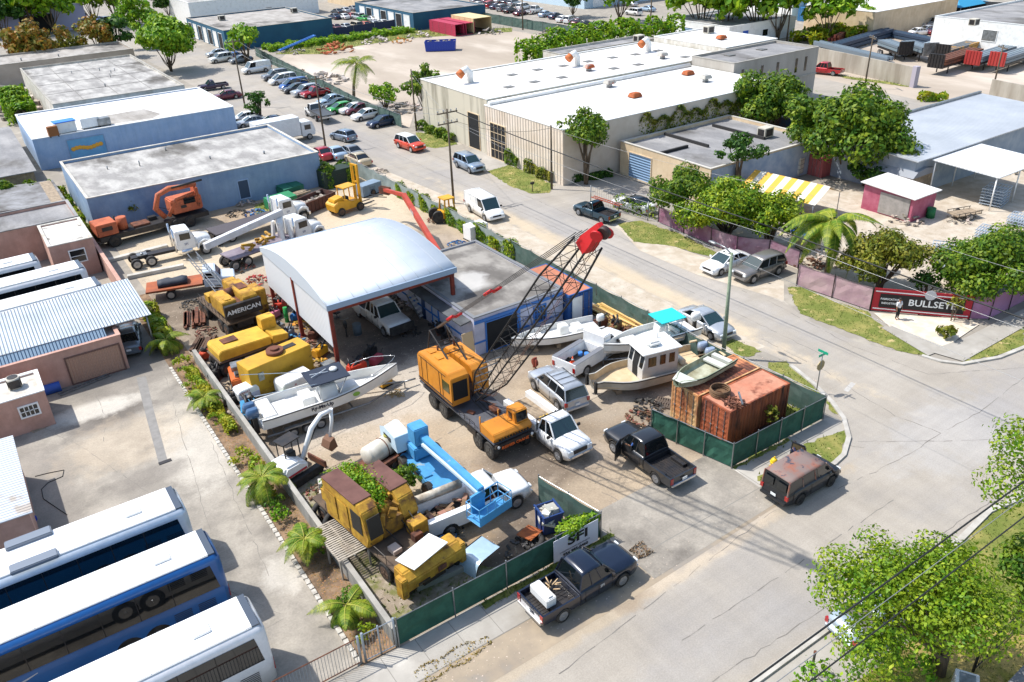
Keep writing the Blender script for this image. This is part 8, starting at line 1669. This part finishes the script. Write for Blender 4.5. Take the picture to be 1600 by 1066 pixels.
for a in (('rubble_heap','grey rubble heap between the sandy lot and the car lot','rubble',588,66,34,3.5,mw_),('board_stack','orange brown boards stacked on the sandy lot edge','boards',625,66,20,2.5,mo_),('board_stack','pale boards stacked near the crimson containers','boards',655,58,24,3.2,mw_),('earth_heap','red earth and rotten planks at the edge of the sandy lot','earth heap',525,80,34,4.5,mr_),('rubbish_heap','dark rubbish heap below the blue panel frame','rubbish',460,83,22,2.8,mg_),('rubble_heap','pale debris heap behind the green fence by the parked vans','rubble',505,128,46,4.5,mw_),('crate_stack','brown crates stacked near the green fence','crates',468,113,10,1.5,mat('crate_brown','6A5038',.9)),('rubble_heap','mixed scrap heap among weeds right of the tan container','rubble',765,52,24,3,mw_),('rubbish_heap','white appliances and scrap at the lot corner by the hedge','rubbish',873,53,40,4.5,m_junk),('scrap_heap','scrap heap behind the green fence by the leaning pole','scrap',628,172,34,3.2,m_junk),('junk_heap','mixed junk with blue and orange bits near the cream boats','junk',35,176,60,6,m_junk),('junk_heap','scrap timber and a red beam before the grey mottled shed','junk',20,312,34,3.5,mg_),('junk_heap','clutter under the big white canopy at the right edge','junk',1560,262,40,3,m_junk),('junk_heap','metal parts and buckets on the sand before the crimson shed','junk',1415,345,30,1.7,m_junk),('junk_heap','white and grey junk beneath the coconut palm','junk',1300,405,30,2.0,m_junk),('branch_heap','brown cut branches behind the pink cloth fence','branches',1262,415,40,1.4,mat('branch_brown','6E4A36',.9)),('junk_heap','rusty machine scrap by the tilted grey cover','junk',1478,408,30,1.8,M_rust),('junk_heap','small white parts near the thin poles by the mauve fence','junk',1500,345,20,1.4,m_junk)): heap(*a)
b = B()
for k in range(2): b.box((0,k * .9,1.4),(9,.25,.25),ry=R_(-14))
for x in (-4,4): b.box((x,.45,1.4 + (x * .25)),(.25,1.1,.25),ry=R_(-14))
t = b.build('panel_frame',mat('frame_blue','2D6FC4',.6)); t.location = (*G(467,78)[:2],0); tag(t,'blue and white panel frame propped on the rubbish heap','frame')
# fabricated steel frames in the right yard
def frames(label,u,v,n,w_=2.2,d=1.6,rz=.2,m=None,z=0):
    t = thing('frame_stack',label,'steel frames',(*G(u,v)[:2],z),rz); m = m or mat('galv_pale','A9B6C2',.5,.3)
    for k in range(n):
        b = B(); zz = .15 + k * .3
        for y in np.linspace(-d / 2,d / 2,8): b.box((0,y,zz),(w_,.05,.08))
        for x in (-w_ / 2,0,w_ / 2): b.box((x,0,zz + .07),(.08,d,.06))
        b.build('frame',m,t)
frames('tall stack of silver grating frames before the white canopy',1552,318,6,2.6,2.0); frames('silver grating frames stacked left of the thick green tree',1540,375,4,1.8,1.6); frames('flat steel frames lying on the sand in the right yard',1475,395,2,2.8,2.0,.5); frames('silver racks at the right edge beyond the canopy',1590,350,3,2,1.6)
t = thing('tilted_cover','tilted pale grey sheet cover behind the thick green tree','cover',(*G(1495,440)[:2],0),.5); b = B(); b.box((0,0,1.2),(3.6,3.0,.06),ry=R_(18)); b.build('sheet',mat('grey_cover','A5AEB5',.5),t); b = B(); [b.cyl((x,y,0),(x,y,1.2 - x * .32),.04) for x in (-1.6,1.6) for y in (-1.3,1.3)]; b.build('post',M_steel,t)
t = thing('utility_trailer','small flat trailer with low mesh sides on the sand','trailer',(*G(1505,340)[:2],0),-.3); b = B(); b.box((0,0,.5),(2.8,1.5,.1)); b.cyl((1.4,0,.5),(2.3,0,.45),.04); b.build('bed',M_wood,t); b = B(); [b.box((0,s * .75,.75),(2.8,.04,.05)) for s in (-1,1)]; [b.box((x,s * .75,.62),(.04,.04,.3)) for x in (-1.3,-.6,0,.6,1.3) for s in (-1,1)]; b.build('side_rail',M_dark,t); wheels(t,[(0,.85),(0,-.85)],.33,.2)
t = thing('plastic_tank','white caged plastic tank beside the faded blue wall','tank',(*G(1243,273)[:2],0),.2); b = B(); b.box((0,0,1.2),(1.6,1.5,2.0)); b.build('tank',M_gelw,t,.12); b = B(); [b.box((s * .82,0,z),(.03,1.55,.04)) for s in (-1,1) for z in (.4,.9,1.4,1.9)]; [b.box((0,s * .77,z),(1.65,.03,.04)) for s in (-1,1) for z in (.4,.9,1.4,1.9)]; b.build('cage',M_steel,t)
simple_container('white topped container with red striped side by the striped tent',1292,268,(5,2.2,2.3),mat('red_stripe_cont','A85A58',.8,wave=(0,.3,.03)))
boxy('beige_machine','beige boxed machine among blue tarps beneath the coconut palm','machine',1262,388,(1.8,1.3,1.0),mat('machine_beige','C3B48C',.7),-.3)
for i,(u,v) in enumerate(((1252,362),(1268,372))): b = B(); b.loft([[(x,y,z) for y,z in ((-.6,0),(-.4,.4),(.1,.55),(.5,.35),(.6,0))] for x in (-.9,-.3,.3,.9)],True); t = b.build('blue_tarp',mat('tarp_bright_blue','1F66D0',.5)); t.location = (*G(u,v)[:2],0); t.rotation_euler = (0,0,i); tag(t,('larger','smaller')[i] + ' bright blue tarp heap left of the coconut palm trunk','tarp')
b = B(); b.box((0,0,.5),(1.0,.06,1.1),rx=-.3); t = b.build('green_sheet',mat('sheet_green','2F8A50',.7)); t.location = (*G(1420,325)[:2],0); tag(t,'green sheet leaning on the crimson shed','sheet'); drum('dark green bin right of the crimson shed',1453,340,mat('bin_dark_green2','1E6E3C',.6),.4,1.0)
# steel yard
def steel(label,u,v,L_,n,m,rz,z=.4,h=.4):
    t = thing('steel_bundle',label,'steel bundle',(*G(u,v)[:2],0),rz); b = B()
    for k in range(n): b.box((rnd.uniform(-.6,.6),-1 + (k % 4) * .62,z + (k // 4) * h),(L_ * rnd.uniform(.85,1),.4,h * .8))
    b.build('beams',m,t); b = B(); [b.box((q * L_,0,.1),(.4,2.6,.3)) for q in (-.35,0,.35)]; b.build('bearer',M_wood,t)
mst = mat('steel_grey','6E7B84',.6,.2,island=.2); mst2 = mat('steel_blue_dark','34465A',.6,.2,island=.2)
an = lambda a,c: math.atan2((G(*c) - G(*a)).y,(G(*c) - G(*a)).x)
a1 = an((1285,90),(1385,60)); a2 = an((1290,85),(1370,105))
steel('long bundle of grey green steel sections just behind the block wall',1330,92,22,8,mst,a2,.6,.8); steel('dark blue steel bundle sloping behind the first steel row',1345,70,24,8,mst2,a1,.6,.8); steel('dark steel sections at the back of the steel yard',1435,66,26,8,mst2,a2,.4,.6); steel('silver steel sections in the middle of the steel yard',1430,80,16,6,mat('steel_silver','9DA9B2',.4,.4,island=.2),a1,.4,.5); steel('rusty red steel bundle beside the low green tree',1312,60,10,6,mat('steel_rust','8A4A38',.8,island=.2),an((1300,65),(1330,50)),.4,.7)
def trailer_steel(label,u,v,m,load,rz,L_=13):
    t = thing('steel_trailer',label,'trailer',(*G(u,v)[:2],0),rz); b = B(); b.box((0,0,1.35),(L_,2.5,.3)); b.build('bed',M_dark,t); b = B(); b.box((-L_ / 2,0,2.3),(.25,2.6,2.2)); [b.box((-L_ / 2 - .15,y,2.3),(.12,.12,2.2)) for y in (-1,-.5,0,.5,1)]; b.build('headboard',m,t)
    b = B(); [b.box((.5,-1 + k % 4 * .65,1.8 + (k // 4) * .5),(L_ * .95,.5,.42)) for k in range(8)]; b.build('load',load,t); wheels(t,[(x,s * 1.1) for x in (L_ * .3,L_ * .4) for s in (-1,1)],.5,.3); b = B(); [b.box((-L_ * .3,s * .9,.65),(.15,.15,1.3)) for s in (-1,1)]; b.build('landing_leg',M_dark,t)
ad = an((1480,105),(1560,80)); mrt = mat('trailer_red','A8342F',.6)
trailer_steel('black headboard trailer with orange topped steel load',1498,92,M_dark,mat('load_orange_grey','5E6468',.6,col2='B98A3A',scale=.3,lo=.5,hi=.55),ad,14); trailer_steel('low black trailer with rusty channels in front of the orange topped load',1490,108,M_dark,M_rust,ad,14); trailer_steel('red headboard trailer with grey steel, left of the wooden pole',1545,103,mrt,mst,ad,14); trailer_steel('red headboard trailer with grey steel, right of the wooden pole',1582,105,mrt,mst,ad,14); trailer_steel('grey headboard trailer in the centre of the steel yard',1432,92,M_steel,mst,R_(60),8); trailer_steel('dark headboard trailer at the end of the grey green bundle',1395,90,M_dark,mst,R_(60),8)
# fences and tank at the far right
screen_fence('screen_fence','black cloth fence behind the far right lawn',[tuple(G(1425,20)[:2]),tuple(G(1512,25)[:2]),tuple(G(1560,30)[:2])],3.5,mat('black_cloth','2B2E33',.8),step=8)
screen_fence('screen_fence','green fence between the sandy lot and the car lot by the pale hall',[tuple(G(745,32)[:2]),tuple(G(800,42)[:2]),tuple(G(900,58)[:2])],2.2,m_greend,step=6)
screen_fence('screen_fence','dark blue fence along the lot between the teal buildings',[tuple(G(520,58)[:2]),tuple(G(618,44)[:2])],2,mat('blue_black_cloth','22304A',.8),step=6)
t = thing('water_tower','pale blue cylindrical tower beside the white workshop roof','tower',(*G(1247,30)[:2],0)); b = B(); b.cyl((0,0,0),(0,0,11),1.6,n=20); b.build('shaft',mat('tower_blue','9DBBC8',.5),t); b = B(); b.cyl((0,0,11),(0,0,11.2),1.75,n=20); b.build('rim',M_steel,t)
simple_container('blue tank shaped container by the white workshop',1265,32,(5,3,3),mat('cont_blue2','2F6E9E',.6))
simple_container('low pink roofed white shed at the edge of the steel yard',1372,45,(22,6,3),M_white)
sky(wi,1521,40,5.9,'a')
for i,(x0,x1,y0,y1,h,lab) in enumerate(((60,96,240,262,6,'white industrial hall beyond the first teal building at the top edge'),(108,146,236,262,6,'pale hall beyond the second teal building at the top edge'),(205,240,172,196,6,'white hall at the top edge above the green clump'),(250,300,60,110,7,'pale workshop at the top right corner behind the black fence'),(250,300,126,170,6,'low white hall at the top edge right of the blue tent'))): building(lab,x0,x1,y0,y1,h,(M_white,m_cream,M_white,m_cream,M_white)[i],(m_roofpale,m_roofwhite,m_roofgrey,m_roofpale,m_roofpale)[i],'far_hall',capm=M_white)
# clutter heaps of the yard
jd = [mat('junk_dark','3B3936',.8,island=.7),mat('junk_rust','6E4A38',.85,island=.6),m_junk,mat('junk_blue','38618C',.6,island=.6),mat('junk_yellow','B98A2C',.7,island=.6),mat('junk_red','9A3A2A',.7,island=.5)]
hd = [(300,478,'dark sticks and frames by the upper end of the concrete wall',0),(322,520,'rusty plate heap beside the weathered planks',1),(345,575,'black sheeting and hoses beside the concrete wall',0),(360,610,'dark scrap between the orange machine and the wall',0),(405,628,'pale caps and cans in front of the floodlights',2),(385,645,'black and white cans left of the mint compressor',2),(350,560,'rust brown scrap at the tail of the faded carrier',1),(455,470,'dark parts beneath the canopy side sheet, upper part',0),(470,512,'yellow and dark parts along the canopy side',4),(485,545,'red brown parts by the middle of the canopy side',1),(500,575,'yellow and white boxes at the front canopy column',4),(530,590,'red frames at the console boat bow',5),(548,600,'grey slatted parts under the console boat bow',0),(575,590,'rusty bits in front of the red trolley',1),(425,470,'rusty chain heap by the green tank',1),(455,535,'blue grey parts in front of the powerheads',3),(410,505,'dark scrap behind the faded carrier cab',0),(445,545,'rust and grey scrap left of the yellow generator end',1),
      (560,480,'workbench clutter deep under the canopy',2),(610,470,'dark clutter behind the dually pickup',0),(640,480,'parts piled by the inner canopy columns',2),(712,540,'white buckets and dark parts beside the workshop corner',2),(690,505,'black parts at the workshop side door',0),(950,505,'mossy parts beside the timber stack',1),(985,520,'green brown valves beside the timber stack',1),(925,545,'engine parts in front of the rusty trailer',0),(1010,640,'grey scrap by the container fence corner',0),(1000,655,'weathered boards by the container fence',1),(505,770,'brush and scrap near the pale concrete blocks',1),(565,745,'yellow frame pieces beside the pallet stack',4),(600,745,'rusty bars in front of the water trailer',1),(690,855,'blue chair and scrap at the derelict crane deck',3),(700,845,'dark hoses by the tractor tyre',0),(820,865,'grey rods by the navy skip',0),(150,380,'dark scrap at the corner of the blue building',0),(400,335,'blue and white boxes behind the boom truck',3),(385,320,'white sack and cans against the blue wall',2),(370,335,'dark parts beside the salmon crane',0),(380,420,'rusty parts under the white outrigger frame',1),(400,440,'red jib pieces beside the canopy rear column',5),(680,345,'orange brown gear by the telehandler',1),(715,385,'silver blue machine parts before the white generator',3),(765,395,'small yellow parts behind the workshop',4),(595,270,'grey bags beside the towable generator',2),(640,520,'black parts by the workshop white panels',0)]
for i,(u,v,lab,k) in enumerate(hd): heap('parts_heap',lab,'scrap parts',u,v,52,rnd.uniform(.85,1.2),jd[k],0,1.1)

# loose stones, litter and dead leaves on the ground
r_ = np.random.RandomState(3)
def litter(name,areas,m,s0,s1,label,flat=.5):
    V,F = [],[]
    Ps = []
    for (x0,x1,y0,y1,n) in areas: Ps.append(np.c_[r_.uniform(x0,x1,n),r_.uniform(y0,y1,n)])
    Ps = np.concatenate(Ps); k = len(Ps); s = r_.uniform(s0,s1,k) ** 1; a = r_.uniform(0,6.28,(k,1)) + np.array([[0,2.1,4.2]]) + r_.uniform(-.4,.4,(k,3)); V = np.zeros((k,4,3)); V[:,:3,0] = Ps[:,:1] + np.cos(a) * s[:,None]; V[:,:3,1] = Ps[:,1:] + np.sin(a) * s[:,None]; V[:,:3,2] = .012; V[:,3,:2] = Ps + r_.randn(k,2) * s[:,None] * .2; V[:,3,2] = .012 + s * flat
    i = np.arange(k)[:,None] * 4; F = np.concatenate([i + [0,1,3],i + [1,2,3],i + [2,0,3]],1).reshape(-1); me = bpy.data.meshes.new(name); me.vertices.add(4 * k); me.vertices.foreach_set('co',V.ravel()); me.loops.add(len(F)); me.loops.foreach_set('vertex_index',F); me.polygons.add(3 * k); me.polygons.foreach_set('loop_start',np.arange(3 * k) * 3); me.update(calc_edges=True); me.materials.append(m)
    o = bpy.data.objects.new(name,me); COL.objects.link(o); o['kind'] = 'stuff'; o['label'] = label; o['category'] = name
litter('gravel',[(9.6,38,25,89,9000),(9.6,16,25,45,3000),(38.6,43,34,85,2500),(56.6,80,28,50,4000),(-10,34,20.9,22.5,900),(39,43,25,35,300)],mat('gravel_mat','A99C8B',.95,island=.5),.015,.055,'loose stones and grit over the yard and verges')
litter('leaf_litter',[(7.9,9.3,25,60,5000),(22,40,5,12,2500),(38.6,39.4,40,80,700),(14,22,24.2,24.8,300)],mat('litter_mat','8A6A42',.95,island=.6),.02,.06,'dead leaves and bark litter under the palms and on the lawn',.25)
for bld,z,xs,ys in ((wa,6.704,6,4),(wc,6.124,4,4),(db,7.704,3,3),(wb,3.784,4,2)):
    bb = [c for c in bld.children if c.name.startswith('wall')][0].bound_box; hx_,hy_ = bb[6][0] - .3,bb[6][1] - .3; b = B()
    for i in range(1,xs): b.box((-hx_ + 2 * hx_ * i / xs,0,z + .0),(.06,2 * hy_,.012))
    for i in range(1,ys): b.box((0,-hy_ + 2 * hy_ * i / ys,z + .002),(2 * hx_,.06,.012))
    b.build('membrane_seam',mat('seam_pale','B9B5AE',.9),bld)
# ---------------------------------------------------------------- poles, wires, signs, people
m_pole = mat('pole_wood','6F6252',.95,col2='51473B',scale=3,stretch=(1,1,.2)); M_wire = mat('wire_black','1C1C1C',.6); M_wirew = mat('wire_pale','9A9A9A',.4,.5)
def pole(label,base,h,arms=1,lean=(0,0),rz=0,r=.14):
    t = thing('utility_pole',label,'utility pole',(base[0],base[1],0)); b = B(); b.cyl((0,0,0),(lean[0],lean[1],h),r,r * .65,10); b.build('pole',m_pole,t)
    for k in range(arms):
        z = h - .4 - k * 1.1; c = Vector((lean[0] * z / h,lean[1] * z / h,z)); d = Vector((math.cos(rz),math.sin(rz),0)); b = B(); beam(b,c - d * 1.2,c + d * 1.2,.1,.12); b.build('cross_arm',m_pole,t)
        for q in (-1.1,-.45,.45,1.1): b = B(); p = c + d * q; b.cyl(p + Vector((0,0,.05)),p + Vector((0,0,.3)),.05,.07,8); b.build('insulator',M_steel,t)
    if not arms: b = B(); b.cyl((lean[0] * .96,lean[1] * .96,h * .96),(lean[0] * .96 + .15,lean[1] * .96,h * .96 + .1),.05); b.build('bracket',M_steel,t)
    return t
pole('tall wooden pole with two cross arms on the street hedge by the white cargo van',(42.1,74.5),10.2,2)
pole('wooden pole beside the box truck and rollback in the street',(40.2,105),9.4,1)
pole('grey pole at the small round tree, farthest along the street on the left',(39.8,137),10.5,1)
pole('leaning wooden pole at the end of the parked car row',(53.7,104.2),8.4,0,(.2,.4))
p = G(862,296); pole('vine wrapped pole at the corner of the cream warehouse',p,7.2,0)
pole('slim pole in front of the long block wall',(119.9,78.4),8,1,rz=1); pole('green grey pole at the red headboard trailers',(129.2,63.3),7.2,1,rz=1)
for u,v,h,lab in ((817,47,9,'thin pole at the green fence of the far car lot'),(966,40,10,'pole with a lamp arm before the bright tree by the far hall'),(1016,45,9,'thin pole before the white building with blue door'),(1229,66,7,'thin white pole at the right of the green clump'),(1314,28,9,'thin pole by the white workshop canopy')): pole(lab,G(u,v),h,0,r=.18)
# street light
t = thing('street_light','greenish concrete street light pole at the fence behind the containers','street light',(40.15,33.8,0)); b = B(); b.cyl((0,0,0),(.1,.25,8.0),.16,.1,12); b.build('pole',mat('pole_green_grey','8B9A82',.85,col2='74826C',scale=2),t); b = B(); b.tube([(.1,.25,7.9),(.1,.9,8.2),(.1,1.7,8.25)],.05,6); b.build('arm',M_steel,t); b = B(); b.ball((.1,2.0,8.2),(.16,.4,.1),10,6); b.build('lamp_head',M_steel,t)
# stop sign with street names
t = thing('stop_sign','stop sign seen from behind with green street name blades on top','road sign',(41.5,26.9,0)); b = B(); b.cyl((0,0,0),(0,0,3.1),.035,n=8); b.build('post',M_steel,t); b = B(); b.prism([(.38 * math.cos(math.pi / 8 + k * math.pi / 4),2.15 + .38 * math.sin(math.pi / 8 + k * math.pi / 4)) for k in range(8)],-.02,.02,'Y'); o = b.build('sign_plate',mat('sign_back','8A7E5A',.5,.3),t)
for rz in (0,R_(90)): b = B(); b.box((0,0,2.95 + (.2 if rz else 0)),(.75,.025,.18),rz=rz); b.build('name_blade',mat('sign_green','1E9E7A',.5),t)
t = thing('fire_hydrant','yellow fire hydrant on the grass behind the dark blue grey van','fire hydrant',(*G(1207,738)[:2],.02)); t.scale = (1.35,1.35,1.35); b = B(); b.cyl((0,0,0),(0,0,.08),.19,n=14); b.cyl((0,0,.08),(0,0,.6),.13,n=14); b.cyl((0,0,.5),(0,0,.56),.17,n=14); b.ball((0,0,.6),(.14,.14,.14),14,7); b.cyl((0,0,.72),(0,0,.8),.035,n=6); b.build('barrel',mat('hydrant_yellow','DDB81E',.5),t)
for a in ((1,0),(-1,0),(0,-1)): b = B(); b.cyl((a[0] * .12,a[1] * .12,.4),(a[0] * .23,a[1] * .23,.4),.065,n=10); b.build('outlet',mat('hydrant_yellow','DDB81E',.5),t)
t = thing('mailbox','small mailbox on a post on the warehouse lawn','mailbox',(*G(832,300)[:2],.02)); b = B(); b.cyl((0,0,0),(0,0,.9),.05); b.build('post',m_pole,t); b = B(); b.box((0,0,1.0),(.5,.25,.25)); b.build('box',M_dark,t,.05)
t = thing('bollard_post','rusty black post standing on the dry lawn below the big tree','post',(*G(1267,1052)[:2],.02)); b = B(); b.cyl((0,0,0),(0,0,1.25),.055); b.build('shaft',M_dark,t); b = B(); b.cyl((0,0,1.25),(0,0,1.33),.07); b.build('cap',M_rust,t)
bars_fence('black_fence','black wire fence slanting across the lawn at the lower right corner',tuple(G(1520,1050)[:2]),tuple(G(1640,935)[:2]),1.3,M_black,step=.35)
t = thing('roof_corner','grey shingled roof edge with a pale rim in the bottom right corner','roof',(*G(1590,1066,3)[:2],0),R_(2)); b = B(); b.box((1.2,-1.4,2.6),(4,3.4,.2)); b.build('roof_deck',m_roofgrey,t); b = B(); b.box((1.2,-1.4,1.25),(3.8,3.2,2.5)); b.build('wall',m_cream,t)
t = thing('hvac_unit','white metal roof unit at the bottom edge below the tree','roof unit',(*G(1512,1068,1.0)[:2],0),R_(30)); b = B(); b.box((0,0,.5),(1.3,.9,1.0)); b.build('casing',M_white,t,.03); b = B(); b.box((0,0,1.01),(1.0,.6,.03)); b.build('grille',M_steel,t)
# overhead wires
def wire(label,pts,r=.02,m=None,sag=.6):
    b = B()
    for a,c in zip(pts,pts[1:]):
        a,c = Vector(a),Vector(c); n = 14; b.tube([a.lerp(c,i / n) + Vector((0,0,-sag * 4 * (i / n) * (1 - i / n))) for i in range(n + 1)],r,4)
    o = b.build('overhead_wire',m or M_wire); o['group'] = 'overhead wires'; return tag(o,label,'wire','overhead wires')
wire('black overhead cable over the lower right lawn and big tree, the upper of the pair',[(-5,10.1,8.8),(60,10.0,9.3)],.035,sag=.2); wire('black overhead cable over the lower right lawn, the lower of the pair',[(-5,9.1,8.8),(60,9.0,9.2)],.028,sag=.25)
wire('pale thin cable over the lower right tree parallel to the two black ones',[(-5,9.75,8.6),(60,9.6,9.0)],.015,M_wirew,.2)
wire('thick black cable along the street past the stop sign, casting the road shadow',[(43.2,74.5,9.7),(44.0,34,8.9),(44.3,-10,9.2)],.045,sag=.3)
wire('pale cable along the street high beside the thick black cable',[(43.0,74.5,8.7),(43.9,33,8.4),(44.0,-12,9.2)],.014,M_wirew,.5)
wire('pale cable from the tall hedge pole to the right over the grass verge',[(41.0,74.5,9.8),(37.8,28,9),(38.0,-10,9)],.012,M_wirew,.3)
wire('cable between the tall hedge pole and the box truck pole',[(43.2,74.5,9.8),(41.3,105,9.0),(40.8,137,10)],.018,M_wirew,.8)
wire('second cable between the tall hedge pole and the box truck pole',[(41.0,74.5,9.8),(39.1,105,9.0),(38.7,137,10)],.018,M_wirew,.9)
wire('cable from the tall hedge pole to the cream warehouse pole',[(43.2,74.5,8.7),(G(862,296).x,G(862,296).y,6.9)],.02,M_wire,.7)
wire('cable from the leaning pole to the tall hedge pole',[(53.9,104.6,8.1),(43.2,74.5,8.7)],.015,M_wirew,.5)
wire('pale cable from the vine wrapped pole to the corner banner',[(G(862,296).x,G(862,296).y,6.8),(56,40,7),(53,20,7.5)],.012,M_wirew,.4)
# people
SK = mat('skin','9A6A4C',.6)
def person(label,x,y,z,rz,pose,cloth,legs,hair='2A211C'):
    'one continuous skinned body; clothing laid over it'
    J = {'pel': (0,0,.93),'chest': (0,0,1.3),'neck': (0,0,1.48),'head': (0,.01,1.66)}
    J.update(pose)
    def D(k,v): J.setdefault(k,v)
    for s,sg in (('l',1),('r',-1)):
        D(s + 'sh',(0,.19 * sg,1.42)); D(s + 'el',(.03,.26 * sg,1.13)); D(s + 'wr',(.1,.27 * sg,.88)); D(s + 'hp',(0,.09 * sg,.9)); D(s + 'kn',(.03,.1 * sg,.5)); D(s + 'an',(0,.11 * sg,.08)); D(s + 'to',(.17,.13 * sg,.04))
    t = thing('person',label,'person',(x,y,z),rz)
    def skin(nm,chain,m,sc=1):
        import bmesh
        names = []; [names.append(q) for c in chain for q in c[:2] if q not in names]; me = bpy.data.meshes.new(nm); me.from_pydata([J[q] for q in names],[(names.index(a),names.index(c)) for a,c,*_ in chain],[])
        o = bpy.data.objects.new(nm,me); COL.objects.link(o); md = o.modifiers.new('s','SKIN'); RR = dict(pel=.13,chest=.15,neck=.055,head=.1,sh=.07,el=.043,wr=.032,hp=.09,kn=.062,an=.04,to=.035,hd=.03)
        for i,q in enumerate(names): r = (RR.get(q) or RR[q[1:]]) * sc; me.skin_vertices[0].data[i].radius = (r,r * (.8 if q == 'chest' else 1)); me.skin_vertices[0].data[i].use_root = q == names[0]
        o.modifiers.new('u','SUBSURF').levels = 2; o.modifiers['u'].render_levels = 2; dg = bpy.context.evaluated_depsgraph_get(); m2 = bpy.data.meshes.new_from_object(o.evaluated_get(dg)); bpy.data.objects.remove(o); m2.materials.clear(); m2.materials.append(m); [setattr(p,'use_smooth',True) for p in m2.polygons]
        o = bpy.data.objects.new(nm,m2); COL.objects.link(o); o.parent = t; return o
    ch = [('pel','chest'),('chest','neck'),('neck','head')] + [(a,c) for s in 'lr' for a,c in (('chest',s + 'sh'),(s + 'sh',s + 'el'),(s + 'el',s + 'wr'),('pel',s + 'hp'),(s + 'hp',s + 'kn'),(s + 'kn',s + 'an'),(s + 'an',s + 'to'))]
    skin('body',ch,SK)
    skin('shirt',[('pel','chest')] + [(a,c) for s in 'lr' for a,c in (('chest',s + 'sh'),(s + 'sh',s + 'el'))],mat('cloth_' + cloth,cloth,.85),1.22)
    skin('trousers',[(a,c) for s in 'lr' for a,c in (('pel',s + 'hp'),(s + 'hp',s + 'kn'),(s + 'kn',s + 'an'))],mat('cloth_' + legs,legs,.85),1.22)
    hd_ = Vector(J['head']); b = B(); b.ball(hd_ + Vector((-.015,0,.04)),(.11,.1,.1),12,7); b.build('hair',mat('hair_' + hair,hair,.8),t)
    for s,sg in (('l',1),('r',-1)):
        b = B(); w_ = Vector(J[s + 'wr']); e_ = Vector(J[s + 'el']); d = (w_ - e_).normalized(); b.ball(w_ + d * .05,(.04,.025,.05),8,5)
        for k in range(4): b.tube([w_ + d * .07 + Vector((.012 * (k - 1.5),0,0)),w_ + d * (.12 + .01 * (k % 2)) + Vector((.014 * (k - 1.5) + .01,0,0))],.008,5)
        b.tube([w_ + d * .04,w_ + d * .07 + Vector((.03,0,0))],.009,5); b.build('hand',SK,t)
    b = B(); f = hd_ + Vector((.1,0,0)); b.ball(f,(.02,.012,.02),6,4); [b.ball(f + Vector((-.012,s * .035,.03)),.012,6,4) for s in (-1,1)]; b.build('face',SK,t); return t
p = G(1396,497); person('person in a white shirt and black trousers standing at the red banner fence',p.x - .1,p.y - .3,.06,R_(-100),{},'D8D8DA','17171A')
p = G(553,221); person('person in dark clothes bending into the blue grey hatchback',p.x,p.y,.01,R_(150),{'chest': (.22,0,1.2),'neck': (.38,0,1.3),'head': (.5,0,1.4),'lsh': (.3,.19,1.26),'rsh': (.3,-.19,1.26),'lel': (.5,.22,1.05),'rel': (.5,-.22,1.05),'lwr': (.72,.2,1.0),'rwr': (.72,-.2,1.0)},'1A1A1C','1F1F22')
vx = t3.matrix_basis @ Vector((1.15,1.55,0)); person('person in a blue shirt standing inside the open door of the dark van',vx.x,vx.y,.02,R_(-60),{'rel': (.18,-.3,1.2),'rwr': (.4,-.25,1.3)},'3A3F66','23263A')
px_ = t2.matrix_basis @ Vector((.55,.62,.0)); person('person in blue with a lime patch stepping into the charcoal pickup',px_.x,px_.y,.18,R_(150),{'pel': (0,0,.95),'lkn': (.3,.12,.75),'lan': (.28,.12,.35),'lto': (.42,.12,.32),'lel': (.2,.3,1.2),'lwr': (.4,.25,1.3)},'2F5590','26304A')
